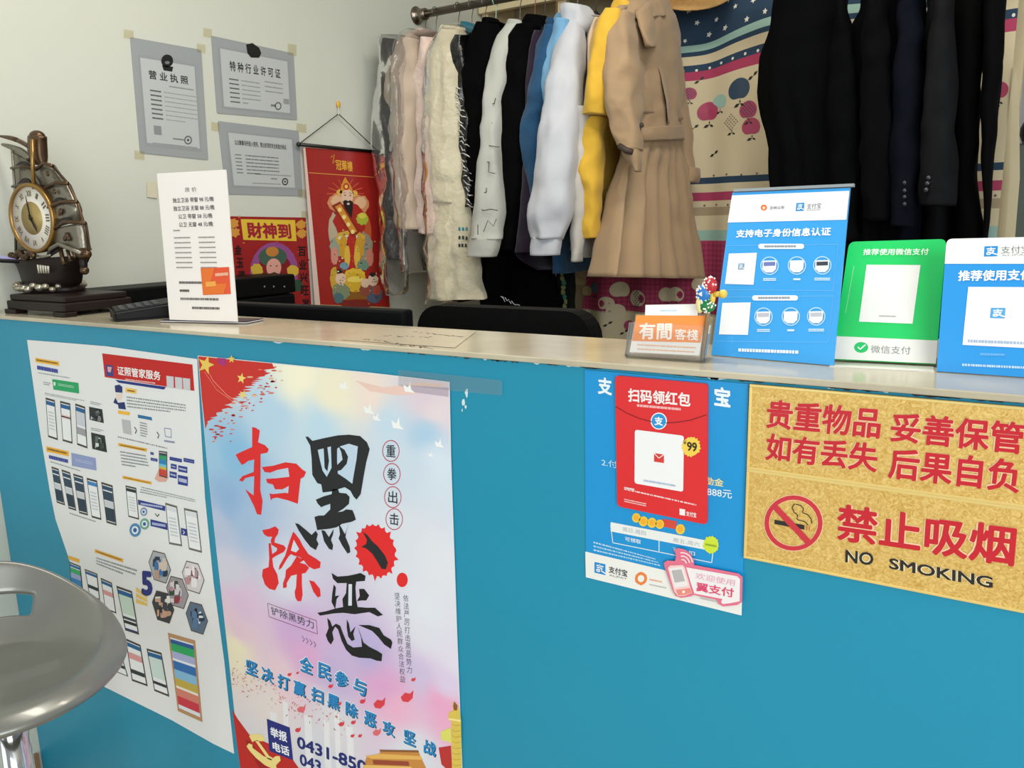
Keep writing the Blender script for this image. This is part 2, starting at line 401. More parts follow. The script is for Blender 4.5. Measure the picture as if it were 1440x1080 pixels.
# white jacket with thin black lines
g = garment('line_print_jacket', 'white jacket with thin black line drawing on its long sleeve', 'jacket', 715)
wj = fabric('whitegrey', '#b3b5ad', .8, var=.03)
piece(g, 'body', two([(716, 770, 34), (704, 775, 52), (698, 770, 100), (694, 760, 200), (690, 750, 300)], 2.50, 2.86), .05, M('cloth_jacketgrey', '#9c9c98', .85, bump=.2, bs=20), wr=.004, seed=2)
SL = [(712, 732, 34), (699, 727, 60), (690, 717, 100), (684, 709, 150), (680, 706, 200), (674, 706, 260), (667, 705, 320), (664, 704, 336)]
slv = piece(g, 'sleeve', [(a, c, y, 2.44-.10*i/7) for i, (a, c, y) in enumerate(SL)], [.05, .08, .10, .10, .10, .09, .08, .07], wj, wr=.005, seed=5)
piece(slv, 'cuff', lv([(664, 703, 334), (661, 700, 348), (660, 696, 361)], 2.34), .075, wj, wr=.002, n=8)
piece(g, 'collar', lv([(718, 732, 28), (714, 736, 36), (716, 730, 48)], 2.55), .05, wj, wr=.003, n=10)
def sleeve_line(pts, Yoff=-.058, w=.0012):
    b_ = MB()
    q = []
    for (px, py) in pts:
        i = min(range(len(SL)), key=lambda k: abs(SL[k][2]-py)); Y = 2.44-.10*max(0, min(1, (py-34)/302))
        a, c = None, None
        for k in range(len(SL)-1):
            if SL[k][2] <= py <= SL[k+1][2]:
                t = (py-SL[k][2])/(SL[k+1][2]-SL[k][2]); a = SL[k][0]+(SL[k+1][0]-SL[k][0])*t; c = SL[k][1]+(SL[k+1][1]-SL[k][1])*t
        u = (px-a)/(c-a)*2-1; u = max(-.95, min(.95, u))
        th = .10 if 90 < py < 230 else .085
        q.append(at(px, py, 'y', Y-th/2*math.sqrt(max(0, 1-u*u))**.75-.004))
    b_.tube(q, w, P('#20201f'), 5)
    return b_
lb = MB()
for pts in ([(690, 108), (688, 128), (686, 145)], [(690, 108), (693, 108)], [(686, 145), (695, 146), (697, 138)], [(686, 172), (692, 173)], [(680, 203), (690, 205), (702, 207)], [(677, 226), (675, 250), (672, 262)], [(677, 226), (688, 228)],
            [(688, 228), (687, 242), (696, 244)], [(678, 272), (684, 270), (684, 264)], [(668, 285), (666, 310), (665, 326)], [(673, 292), (680, 296), (690, 294)], [(690, 294), (700, 296)], [(672, 316), (672, 330)], [(680, 326), (686, 310), (694, 318), (698, 308)]):
    t = sleeve_line(pts); lb.add(t.v, t.f, P('#20201f'), True)
lb.build('printed_line', slv)['kind'] = 'stuff'
# long black coat
g = garment('hooded_coat', 'long black hooded coat with white script near its hem', 'coat', 745)
piece(g, 'body', two([(736, 790, 36), (722, 800, 62), (714, 800, 120), (706, 790, 220), (698, 785, 320), (686, 790, 380), (678, 800, 425, 470), (690, 806, 455, 490)], 2.46, 2.88), .09, blk, wr=.005, seed=9)
slv = piece(g, 'sleeve', lv([(732, 760, 36), (716, 752, 64), (711, 748, 100), (706, 744, 160), (704, 740, 230), (703, 732, 310), (703, 726, 350)], 2.43), .09, blk, wr=.006, seed=1)
piece(g, 'skirt', lv([(700, 752, 300), (690, 764, 345), (684, 782, 400), (684, 796, 440), (690, 800, 480), (696, 800, 500)], 2.64), .10, blk, wr=.005, pleats=3, amp=.01, seed=5)
piece(g, 'hood', lv([(744, 764, 22), (736, 772, 32), (736, 772, 48), (744, 766, 60)], 2.58), .09, blk, wr=.006, n=12)
b = MB(); rr = random.Random(9)
for k in range(9):
    c = at(704+k*3, 417+k*1.6+rr.uniform(-2, 2), 'y', 2.402); e = at(707+k*3, 420+k*1.6+rr.uniform(-4, 4), 'y', 2.402)
    b.tube([c, (c+e)/2+Vector((0, -.001, .002)), e], .0011, P('#d5d8da'), 5)
b.build('printed_script', g)
# purple
pur = fabric('purple', '#24162c')
g = garment('purple_dress', 'dark purple long dress between the black hooded coat and the denim shirt', 'dress', 765)
piece(g, 'body', two([(760, 800, 38), (752, 805, 56), (748, 800, 110), (742, 800, 220), (732, 795, 320), (726, 790, 356), (760, 806, 380, 402)], 2.47, 2.88), .05, pur, wr=.005, seed=4)
slv = piece(g, 'sleeve', lv([(754, 770, 44), (748, 766, 70), (744, 764, 120), (738, 762, 220), (731, 760, 310), (725, 756, 355)], 2.42), .06, pur, wr=.005, seed=3)
# dark denim shirt
den = fabric('denim', '#204a6e', .85, var=.2, bump=.3, bs=50)
g = garment('denim_shirt', 'dark blue denim shirt left of the pale blue shirt', 'shirt', 780)
piece(g, 'body', two([(772, 815, 34), (762, 815, 54), (758, 812, 120), (760, 812, 220), (776, 812, 320), (780, 808, 385)], 2.49, 2.88), .05, den, wr=.006, seed=6)
slv = piece(g, 'sleeve', lv([(768, 786, 38), (760, 784, 60), (750, 778, 110), (742, 772, 150), (735, 766, 176), (738, 768, 215), (746, 772, 260), (752, 774, 300)], 2.41), .08, den, wr=.007, seed=2)
piece(g, 'collar', lv([(772, 788, 26), (770, 792, 34), (776, 790, 44)], 2.55), .05, den, wr=.004, n=10)
# pale blue shirt
lb_ = fabric('paleblue', '#6f9fc4', .85, var=.06)
g = garment('blue_shirt', 'pale blue chambray shirt beside the white hooded sweatshirt', 'shirt', 790)
piece(g, 'body', two([(786, 818, 26), (778, 818, 44), (772, 815, 80), (774, 812, 160), (780, 812, 300)], 2.48, 2.88), .045, lb_, wr=.004, seed=2)
slv = piece(g, 'sleeve', lv([(786, 802, 28), (776, 800, 52), (768, 796, 90), (765, 790, 120), (768, 786, 160), (772, 786, 230)], 2.40), .07, lb_, wr=.005, seed=7)
piece(g, 'collar', lv([(784, 806, 20), (780, 812, 28), (786, 808, 38)], 2.53), .05, lb_, wr=.003, n=10)
# white hooded sweatshirt
wh = fabric('white', '#b7bac1', .9, var=.03, bump=.15)
g = garment('hooded_sweatshirt', 'white hooded sweatshirt with a long sleeve and ribbed cuff', 'sweatshirt', 815)
piece(g, 'body', two([(800, 832, 18), (796, 834, 40), (796, 834, 90), (800, 834, 150), (806, 836, 230), (808, 838, 330)], 2.45, 2.88), .06, wh, wr=.005, seed=3)
slv = piece(g, 'sleeve', [(796, 818, 30, 2.42), (786, 820, 60, 2.40), (777, 817, 100, 2.37), (769, 812, 150, 2.34), (760, 809, 205, 2.32), (753, 807, 260, 2.30), (748, 801, 305, 2.29), (748, 791, 336, 2.28)], [.05, .09, .11, .12, .12, .12, .11, .08], wh, wr=.006, seed=4)
piece(slv, 'cuff', lv([(750, 789, 333), (748, 788, 345), (748, 786, 359)], 2.28), .07, wh, wr=.002, n=8, pleats=9, amp=.001, flare=False)
piece(g, 'hood', lv([(798, 824, 10), (794, 832, 20), (796, 832, 34), (804, 826, 46)], 2.46), .10, wh, wr=.008, n=12)
# white shirt, grey white shirt
ws = fabric('offwhite', '#b8b4ae', .85, var=.03)
g = garment('white_shirt', 'white shirt with a narrow cuff seen between the sweatshirt and yellow shirt', 'shirt', 825)
piece(g, 'body', two([(818, 846, 26), (812, 850, 44), (810, 850, 150), (808, 850, 260), (806, 850, 352)], 2.47, 2.86), .04, ws, wr=.004, seed=3)
slv = piece(g, 'sleeve', lv([(812, 832, 150), (810, 826, 200), (808, 824, 260), (806, 822, 320), (806, 816, 368)], 2.36), .05, ws, wr=.005, seed=8)
g = garment('grey_shirt', 'pale grey shirt whose hem shows below the yellow shirt', 'shirt', 838)
gs = fabric('palegrey', '#b9b6b4')
piece(g, 'body', two([(832, 852, 20), (826, 858, 40), (824, 860, 150), (820, 860, 280), (818, 856, 362, 356)], 2.46, 2.84), .045, gs, wr=.004, seed=5)
g = garment('peach_shirt', 'pale peach shirt showing as a thin edge beside the yellow shirt', 'shirt', 836)
piece(g, 'body', two([(838, 858, 24), (830, 862, 50), (828, 862, 110), (826, 862, 200), (822, 862, 250)], 2.42, 2.84), .03, fabric('peach', '#d8bfa4'), wr=.003, seed=5)
# yellow shirt
ye = fabric('yellow', '#cda437', .85, var=.06)
g = garment('yellow_shirt', 'mustard yellow shirt left of the beige trench coat', 'shirt', 860)
piece(g, 'body', two([(860, 900, 12), (850, 905, 32), (842, 905, 90), (832, 905, 170), (824, 900, 260), (818, 900, 320), (816, 898, 334, 326)], 2.42, 2.86), .05, ye, wr=.005, seed=3, pleats=2, amp=.008)
slv = piece(g, 'sleeve', lv([(852, 872, 14), (842, 872, 34), (836, 868, 70), (832, 864, 110), (829, 862, 145), (826, 858, 162)], 2.36), [.05, .09, .12, .13, .13, .12], ye, wr=.006, seed=6)
slv = piece(g, 'sleeve', lv([(832, 850, 165), (822, 846, 200), (819, 846, 250), (817, 842, 300), (816, 840, 334)], 2.385), [.07, .08, .08, .07, .06], ye, wr=.007, seed=9)
piece(g, 'collar', lv([(866, 884, 0), (862, 890, 8), (860, 886, 20)], 2.50), .06, ye, wr=.004, n=10)
# ---------------------------------------------------------------- trench coat
tan = fabric('trench', '#9d8466', .8, var=.05, bump=.15, bs=30)
tand = M('trench_dark', '#3a2f26', .7)
g = garment('trench_coat', 'beige trench dress coat with storm flap, cuff straps and pleated skirt', 'coat', 920)
piece(g, 'body', [(884, 8, 2.50, 928, 4, 2.80), (882, 40, 2.46, 944, 40, 2.86), (886, 90, 2.47, 948, 90, 2.88), (892, 150, 2.49, 948, 150, 2.86), (894, 182, 2.50, 946, 180, 2.84)], .11, tan, wr=.005, seed=3, pleats=3, amp=.006)
slv = piece(g, 'sleeve', lv([(862, 888, 16, 2.40), (857, 891, 40, 2.38), (854, 894, 90, 2.36), (853, 896, 135, 2.35), (860, 897, 165, 2.35), (868, 898, 192, 2.35), (875, 899, 210, 2.35)], 2.4), [.06, .10, .12, .12, .11, .09, .07], tan, wr=.008, seed=6)
piece(slv, 'cuff', lv([(873, 899, 207), (878, 901, 220), (888, 901, 232), (893, 900, 241)], 2.345), [.075, .075, .06, .05], tan, wr=.004, n=10, seed=2)
b = MB(); b.tube([at(871, 205, 'y', 2.298), at(880, 211, 'y', 2.290), at(890, 214, 'y', 2.296)], [.009, .010, .009], tand, 8); b.build('cuff_strap', slv)
b = MB(); q = [at(858, 20, 'y', 2.375), at(864, 18, 'y', 2.345), at(872, 12, 'y', 2.36), at(880, 10, 'y', 2.40)]
b.tube(q, [.006, .010, .010, .006], tan, 8); b.build('epaulet', slv)
slv = piece(g, 'sleeve', lv([(942, 954, 60, 2.90), (944, 956, 100, 2.90), (946, 963, 150, 2.90), (950, 969, 190, 2.90), (953, 975, 225, 2.90), (953, 977, 238, 2.90)], 2.9), [.06, .09, .10, .10, .10, .10], tan, wr=.006, seed=9)
piece(slv, 'cuff', lv([(952, 982, 236), (953, 984, 246), (955, 980, 256)], 2.90), .115, tan, wr=.003, n=8, seed=4)
# storm flaps: hang loose from the chest
piece(g, 'storm_flap', [(888, 40, 2.43, 906, 60, 2.60), (890, 90, 2.40, 914, 95, 2.60), (894, 130, 2.39, 919, 135, 2.60), (896, 160, 2.38, 921, 158, 2.60)], .005, tan, fold=0, wr=.004, seed=1, pleats=1.5, amp=.012, n=14)
piece(g, 'storm_flap', [(916, 40, 2.62, 944, 44, 2.84), (918, 80, 2.60, 950, 84, 2.86), (930, 125, 2.57, 953, 120, 2.86), (933, 174, 2.59, 957, 168, 2.84)], .005, tan, fold=0, wr=.004, seed=8, pleats=1.2, amp=.014, n=14)
piece(g, 'lapel', [(895, 16, 2.46, 912, 0, 2.55), (902, 40, 2.44, 918, 30, 2.56), (910, 60, 2.45, 920, 58, 2.57), (914, 66, 2.47, 917, 66, 2.56)], .022, tan, wr=.004, n=12)
piece(g, 'collar', [(880, 2, 2.50, 926, -6, 2.76), (878, 14, 2.46, 932, 8, 2.78), (892, 26, 2.46, 924, 24, 2.76)], .10, tan, wr=.005, n=10, seed=5)
piece(g, 'belt', [(892, 180, 2.47, 950, 178, 2.86), (891, 190, 2.46, 951, 188, 2.87), (892, 199, 2.47, 950, 197, 2.86)], .135, tan, wr=.002, n=8)
piece(g, 'skirt', [(890, 192, 2.48, 950, 192, 2.85), (880, 222, 2.45, 955, 222, 2.88), (872, 250, 2.42, 958, 253, 2.90), (864, 290, 2.38, 962, 300, 2.94), (856, 330, 2.34, 967, 345, 2.97), (846, 389, 2.28, 974, 391, 3.00)],
      [.10, .11, .11, .12, .13, .15], tan, wr=.004, seed=2.4, pleats=6.5, amp=.034, n=30, seg=110)
b = MB()
for px, py, Y in ((898, 181, 2.36), (902, 176, 2.37)):
    b.lathe([(.0002, .003), (.007, .003), (.008, 0), (.007, -.004), (.0002, -.004)], at(px, py, 'y', Y+.02), (.5, -.86, 0), tand, 12)
b.build('button', g)

# ---------------------------------------------------------------- dark clothes on the right half of the rail
GB = 'dark clothes on the right of the rail'
def garment_b(*a):
    g_ = garment(*a); g_['group'] = GB; return g_
bk = [fabric('coal%d' % i, c, .9, var=.05, bump=.2) for i, c in enumerate(('#040506', '#060608', '#040404', '#060607'))]
g = garment_b('black_dress', 'long black dress with wavy outline, leftmost of the dark clothes', 'dress', 1130, 40)
piece(g, 'body', lv([(1092, 1188, -30), (1088, 1189, 10), (1084, 1192, 40), (1071, 1200, 82), (1066, 1204, 120), (1070, 1206, 157), (1079, 1208, 195), (1084, 1210, 245), (1088, 1210, 330), (1092, 1210, 440), (1094, 1208, 520)], 2.62), .14, bk[0], wr=.005, seed=2, pleats=4, amp=.012, n=34)
slv = piece(g, 'sleeve', lv([(1186, 1192, -30), (1176, 1196, 20), (1170, 1204, 80), (1166, 1208, 160), (1168, 1210, 260), (1172, 1208, 340)], 2.50), .07, bk[0], wr=.006, seed=4)
g = garment_b('black_coat', 'black coat beside the gap where the starred curtain shows through', 'coat', 1225, 40)
piece(g, 'body', lv([(1216, 1262, -30), (1211, 1264, 10), (1199, 1266, 42), (1196, 1268, 100), (1196, 1268, 250), (1194, 1268, 400), (1192, 1266, 500)], 2.60), .16, bk[1], wr=.005, seed=6, pleats=3, amp=.01)
slv = piece(g, 'sleeve', lv([(1222, 1246, -30), (1216, 1250, 20), (1212, 1254, 90), (1210, 1256, 200), (1214, 1254, 310)], 2.44), .08, bk[1], wr=.006, seed=3)
navy = fabric('navysuit', '#080b14', .8)
g = garment_b('suit_jacket', 'navy suit jacket with dark sleeve buttons, left of the charcoal jacket', 'jacket', 1268, 40)
piece(g, 'body', lv([(1262, 1300, -30), (1256, 1302, 60), (1254, 1302, 200), (1252, 1300, 330), (1252, 1298, 480)], 2.64), .18, navy, wr=.004, seed=2)
slv = piece(g, 'sleeve', lv([(1268, 1296, -30), (1262, 1298, 40), (1258, 1298, 120), (1252, 1296, 200), (1252, 1292, 280), (1254, 1290, 318)], 2.42), .085, navy, wr=.005, seed=3)
b = MB()
for py in (257, 268, 277, 287):
    b.ball(at(1272, py, 'y', 2.370), .0055, M('button_dark', '#2a2c30', .25), (1, .5, 1), 10)
b.build('button', slv)
char = fabric('charcoal', '#141517', .8, var=.06)
g = garment_b('suit_jacket', 'charcoal suit jacket, its sleeve showing cuff buttons', 'jacket', 1320, 40)
piece(g, 'body', lv([(1306, 1346, -30), (1302, 1350, 60), (1300, 1352, 200), (1298, 1352, 300), (1298, 1350, 470)], 2.64), .18, char, wr=.004, seed=4)
slv = piece(g, 'sleeve', lv([(1316, 1340, -30), (1308, 1343, 40), (1302, 1345, 110), (1296, 1345, 180), (1294, 1345, 250), (1294, 1345, 289)], 2.38), .085, char, wr=.005, seed=8)
b = MB()
for py in (250, 258, 267):
    b.ball(at(1304+(258-py)*.2, py, 'y', 2.332), .006, M('button_dark', '#2a2c30', .25), (1, .5, 1), 10)
b.build('button', slv)
b = MB()
for py in (249, 256, 263):
    b.tube([at(1308, py, 'y', 2.333), at(1319, py-2, 'y', 2.336)], .0012, M('thread_black', '#050505', .8), 5)
b.build('buttonhole', slv)
g = garment_b('long_overcoat', 'long black overcoat between the charcoal jacket and the slim black sleeve', 'coat', 1360, 40)
piece(g, 'body', lv([(1346, 1386, -30), (1342, 1384, 40), (1341, 1380, 120), (1341, 1377, 200), (1341, 1374, 260), (1340, 1384, 320), (1338, 1388, 420), (1336, 1388, 500)], 2.56), .16, bk[2], wr=.003, seed=2)
g = garment_b('black_jacket', 'black jacket with slim hanging sleeve, rightmost of the dark clothes', 'jacket', 1400, 40)
piece(g, 'body', lv([(1380, 1416, -40), (1380, 1416, 0), (1381, 1412, 60), (1382, 1406, 110), (1386, 1400, 126)], 2.66), .20, bk[3], wr=.003, seed=2)
slv = piece(g, 'sleeve', lv([(1384, 1415, -30, 2.56), (1383, 1414, 20, 2.53), (1382, 1411, 80, 2.50), (1380.5, 1408, 125, 2.50), (1379, 1403, 175, 2.50), (1380, 1397, 225, 2.50), (1382, 1392, 290, 2.50), (1380, 1388, 345, 2.50)], 2.50), [.10]*5+[.09, .08, .08], bk[3], wr=.003, seed=4)

# ---------------------------------------------------------------- hangers
def hanger(px, label, wire, side=.19, drop=.055):
    x = at(px, 20, 'y', RY).x
    h = thing('clothes_hanger', label, 'hanger', (x, RY, RZ), 'hangers on the rail')
    b = MB(); hook = []
    for k in range(11):
        a = -.35*PI+k/10*1.3*PI; hook.append((x, RY+.019*math.cos(PI-a), RZ+.0*1+.019*math.sin(PI-a)))
    hook += [(x, RY+.004, RZ-.035), (x, RY, RZ-.075), (x, RY, RZ-.10)]
    b.tube(hook, .0016, wire, 6); b.build('hook', h)
    b = MB(); b.tube([(x, RY-side, RZ-.10-drop-.02), (x, RY-side*.5, RZ-.10-drop*.5), (x, RY, RZ-.098), (x, RY+side*.5, RZ-.10-drop*.5), (x, RY+side, RZ-.10-drop-.02)], [.003, .004, .004, .004, .003], wire, 6)
    b.build('shoulder_bar', h)
    return h
wire = M('hanger_wire', '#6e6a66', .35, .9); wood = M('hanger_wood', '#7c4a30', .45, var=.2, vs=30); mint = M('hanger_mint', '#9fd0bf', .4); dkb = M('hanger_brown', '#3b2a24', .5)
yel = M('hanger_yellow', '#e0b22c', .4)
for px, lab, mt in ((597, 'wire hanger holding the wrapped beige coat', wire), (612, 'wire hanger holding the dark jacket by the wall', wire), (644, 'wire hanger holding the pale pink coat', wire), (663, 'wire hanger holding the long cream coat', wire),
                    (682, 'wire hanger holding the shiny padded coat', wire), (697, 'mint green hanger holding the plain black coat', mint), (731, 'wire hanger holding the white line print jacket', wire),
                    (752, 'brown wooden hanger holding the hooded black coat', wood), (766, 'dark hanger holding the purple dress', dkb), (782, 'reddish wooden hanger holding the denim shirt', wood),
                    (798, 'wire hanger holding the pale blue shirt', wire), (812, 'wire hanger holding the hooded white sweatshirt', wire), (838, 'dark brown hanger above the grey shirt', dkb), (874, 'yellow hanger holding the mustard shirt', yel), (912, 'wire hanger holding the trench coat', wire)):
    hanger(px, lab, mt)
hb = [o for o in COL.objects if o.name.startswith('clothes_hanger')]
for px, lab in ((1140, 'wire hanger above the wavy black dress'), (1232, 'wire hanger above the black coat beside the gap'), (1276, 'wire hanger above the navy jacket'), (1322, 'wire hanger above the charcoal jacket'), (1360, 'wire hanger above the long overcoat'), (1398, 'wire hanger above the slim black jacket')):
    hanger(px, lab, wire)

# ---------------------------------------------------------------- patterned curtain
CY = 3.03
XL, XR = -1.66, -0.085
ZB, ZT = 0.35, 2.34
def cwave(x, z):
    f = max(0, min(1, (1.5-z)/.9))
    return CY + .012*math.sin(x*23+.6*math.sin(z*2)) + (.006+.02*f)*math.sin(x*37+1.3+z*.8) + .006*noise.noise(Vector((x*5, z*3, 1)))
def drape(x, z):                          # the top of the cloth is bunched up towards its right side
    f = max(0, min(1, (z-1.62)/.35)); u = max(0, min(1, (x+1.2)/.45))
    return f*(.055*math.sin(u*PI/2)**2-.012*math.sin(u*PI*1.7))
def cl(x, z, off=0.0):
    e = .003
    nx = (cwave(x+e, z)-cwave(x-e, z))/(2*e)
    n = Vector((nx, -1, 0)).normalized()
    return Vector((x, cwave(x, z), z+drape(x, z)))+n*off
def czr(py): return at(1000, py, 'y', CY).z
cm = bpy.data.materials.new('curtain_print'); cm.use_nodes = True; nt = cm.node_tree; pb = nt.nodes['Principled BSDF']
pb.inputs['Roughness'].default_value = .9; pb.inputs['Specular IOR Level'].default_value = .15
uvn = nt.nodes.new('ShaderNodeUVMap'); sep = nt.nodes.new('ShaderNodeSeparateXYZ'); ramp = nt.nodes.new('ShaderNodeValToRGB'); ramp.color_ramp.interpolation = 'CONSTANT'
nt.links.new(uvn.outputs[0], sep.inputs[0]); nt.links.new(sep.outputs['Y'], ramp.inputs['Fac'])
NAVY, MINT, CRM, CRIM, TANC = '#33475c', '#9dbfb2', '#d2c5a4', '#ac4463', '#a9987c'
edges = [(472, CRM), (445, CRIM), (340, MINT), (325, CRM), (305, TANC), (293, CRM), (283, CRIM), (271, CRM), (261, NAVY), (250, CRM), (111, CRIM), (100, NAVY), (89, CRM), (78, NAVY), (72, MINT), (61, NAVY)]
# colour of each band begins at its lower edge
bands = [(0.0, CRM)]
seq = [445, 340, 325, 305, 293, 283, 271, 261, 250, 111, 100, 89, 78, 72, 61]
cols = [CRIM, MINT, CRM, TANC, CRM, CRIM, CRM, NAVY, CRM, CRIM, NAVY, CRM, NAVY, MINT, NAVY]
for py, c in zip(seq, cols): bands.append(((czr(py)-ZB)/(ZT-ZB), c))
el = ramp.color_ramp.elements
while len(el) < len(bands): el.new(.5)
for e_, (p_, c_) in zip(el, bands): e_.position = p_; e_.color = (*rgb(c_), 1)
# fine check woven into the crimson band
ck = nt.nodes.new('ShaderNodeTexChecker'); ck.inputs['Scale'].default_value = 150; mp = nt.nodes.new('ShaderNodeMapping'); mp.inputs['Rotation'].default_value = (0, 0, PI/4)
nt.links.new(uvn.outputs[0], mp.inputs['Vector']); nt.links.new(mp.outputs[0], ck.inputs['Vector'])
ck.inputs['Color1'].default_value = (1, 1, 1, 1); ck.inputs['Color2'].default_value = (.72, .72, .78, 1)
ml = nt.nodes.new('ShaderNodeMix'); ml.data_type = 'RGBA'; ml.blend_type = 'MULTIPLY'
lo = (czr(445)-ZB)/(ZT-ZB); hi = (czr(340)-ZB)/(ZT-ZB)
g1 = nt.nodes.new('ShaderNodeMath'); g1.operation = 'GREATER_THAN'; g1.inputs[1].default_value = lo
g2 = nt.nodes.new('ShaderNodeMath'); g2.operation = 'LESS_THAN'; g2.inputs[1].default_value = hi
g3 = nt.nodes.new('ShaderNodeMath'); g3.operation = 'MULTIPLY'
nt.links.new(sep.outputs['Y'], g1.inputs[0]); nt.links.new(sep.outputs['Y'], g2.inputs[0]); nt.links.new(g1.outputs[0], g3.inputs[0]); nt.links.new(g2.outputs[0], g3.inputs[1])
nt.links.new(g3.outputs[0], ml.inputs['Factor']); nt.links.new(ramp.outputs['Color'], ml.inputs['A']); nt.links.new(ck.outputs['Color'], ml.inputs['B']); nt.links.new(ml.outputs['Result'], pb.inputs['Base Color'])
cur = thing('patterned_curtain', 'cream, navy and crimson curtain printed with apples and white stars', 'curtain', (-0.9, CY, ZT))
NX, NZ = 260, 90
vs = []; uv = []; fs = []
for j in range(NZ+1):
    z = ZB+(ZT-ZB)*j/NZ
    xl = XL+(z-ZB)/(ZT-ZB)*.30
    for i in range(NX+1):
        x = xl+(XR-xl)*i/NX; vs.append(cl(x, z)-BASE[cur]); uv.append(((x-XL)/(ZT-ZB), j/NZ))
for j in range(NZ):
    for i in range(NX):
        a = j*(NX+1)+i; fs.append([a, a+1, a+NX+2, a+NX+1])
me = bpy.data.meshes.new('cloth'); me.from_pydata([tuple(v) for v in vs], [], fs); me.materials.append(cm)
ul = me.uv_layers.new(name='UVMap')
for l in me.loops: ul.data[l.index].uv = uv[l.vertex_index]
for p_ in me.polygons: p_.use_smooth = True
o = bpy.data.objects.new('cloth', me); COL.objects.link(o); o.parent = cur; BASE[o] = BASE[cur]
md = o.modifiers.new('thick', 'SOLIDIFY'); md.thickness = .0015; md.offset = -1
def cxz(px, py):                          # photo point -> flat cloth coordinates
    p_ = at(px, py, 'y', CY); z = p_.z
    for _ in range(6): z = p_.z-drape(p_.x, z)
    return p_.x, z
def patch(b, pts, m, off):
    b.add([cl(x, z, off) for x, z in pts], [list(range(len(pts)))], m)
def fan(b, c, pts, m, off):
    n = len(pts)
    b.add([cl(*c, off)]+[cl(x, z, off) for x, z in pts], [[0, 1+i, 1+(i+1) % n] for i in range(n)], m)
star = MB(); rr = random.Random(4); starm = P('#e6e4d8')
zt0, zt1 = czr(58), ZT-.03
row = 0; z = zt0+.02
while z < zt1:
    x = -1.33+(row % 2)*.035
    while x < XR-.02:
        c = (x+rr.uniform(-.008, .008), z+rr.uniform(-.006, .006)); r0 = rr.uniform(.0075, .0115); a0 = rr.random()*2
        fan(star, c, [(c[0]+math.sin(a0+k*PI/5)*(r0 if k % 2 == 0 else r0*.5), c[1]+math.cos(a0+k*PI/5)*(r0 if k % 2 == 0 else r0*.5)) for k in range(10)], starm, .0012)
        x += .07
    z += .048; row += 1
for py, st, r0 in ((94.5, .045, .005), (247, .055, .0042), (288, .05, .0042)):
    x = -1.4
    while x < XR-.01:
        c = (x, czr(py)+rr.uniform(-.003, .003))
        fan(star, c, [(c[0]+math.sin(k*PI/3)*r0, c[1]+math.cos(k*PI/3)*r0) for k in range(6)], starm if py < 200 else P('#6b5a50'), .0012); x += st
star.build('printed_star', cur)['kind'] = 'stuff'
app = MB()
def apple(px, py, rpx, col, kind='', leaf=1, ang=0):
    x, z = cxz(px, py); r = rpx/FPX*3.35
    pts = []
    for k in range(24):
        a = 2*PI*k/24; q = r*(1-.22*max(0, math.cos(a))**8)*(1+.06*math.sin(a)**2)
        dx, dz = q*math.sin(a), -q*math.cos(a)*.95
        pts.append((x+dx*math.cos(ang)-dz*math.sin(ang), z+dx*math.sin(ang)+dz*math.cos(ang)))
    fan(app, (x, z), pts, P(col), .0014)
    if kind:
        for i in range(-4, 5):
            for j in range(-4, 5):
                if (i+j) % 2 == 0 and math.hypot(i, j) < 4.1:
                    cx_, cz_ = x+i*r/4.8, z+j*r/4.8; h = r/9.5
                    patch(app, [(cx_-h, cz_), (cx_, cz_-h), (cx_+h, cz_), (cx_, cz_+h)], P(kind), .0024)
    if leaf:
        lx, lz = x+.15*r, z-r*1.2
        for dx, dz in ((-.6, -.30), (.45, -.25), (.0, .35)):
            patch(app, [(lx, lz), (lx+dx*r*.5-dz*r*.22, lz+dz*r*.5+dx*r*.22), (lx+dx*r, lz+dz*r), (lx+dx*r*.5+dz*r*.22, lz+dz*r*.5-dx*r*.22)], P('#22261f'), .0018)
for a in ((1040, 126, 12.5, NAVY), (1053, 155, 10, CRIM, NAVY), (1057, 179, 10.5, CRIM), (994, 157, 12.5, CRIM), (1011, 143, 9, MINT), (1029, 172, 10, CRM, '#7d7565'), (970, 133, 8.5, CRIM, NAVY),
          (937, 415, 11, CRM, '', 1), (952, 414, 11, CRM, '', 1), (871, 408, 12, CRM, '', 0), (896, 420, 12.5, CRM, '#39414f', 0), (984, 400, 11, CRM, '', 0), (838, 405, 9, '#5a6478', '', 1), (823, 410, 8, '#a5946c', '', 0), (815, 396, 7, '#a5946c', '', 0),
          (841, 374, 9, CRM, '', 0), (855, 426, 10, CRM, '', 0), (866, 438, 11, CRM, '', 0), (831, 447, 9, CRM, '#6f6a5c', 1), (821, 445, 6, CRM, '#39414f', 0), (882, 459, 8, CRIM, '', 0), (1405, 128, 8, CRIM), (1396, 160, 7, CRM), (960, 440, 9, CRM, '#6f6a5c', 1), (920, 448, 9, CRIM, '', 1),
          (-1, 0, 0, '') if False else (1120, 150, 11, CRIM), (1260, 140, 11, NAVY), (1330, 165, 10, CRIM)):
    apple(*a)
for px, py in ((983, 113), (1060, 107), (1003, 216), (976, 180), (858, 455), (875, 468), (835, 460), (811, 478), (1398, 155)):
    x, z = cxz(px, py)
    for dx, dz in ((-.018, -.010), (.016, .012)):
        patch(app, [(x, z), (x+dx*.5-dz*.25, z+dz*.5+dx*.25), (x+dx, z+dz), (x+dx*.5+dz*.25, z+dz*.5-dx*.25)], P('#22261f'), .0018)
app.build('printed_apple', cur)['kind'] = 'stuff'
b = MB()
b.tube([(-1.40, 3.055, ZT+.03), (-0.07, 3.055, ZT+.03)], .009, steel, 10); b.build('curtain_rod', cur)
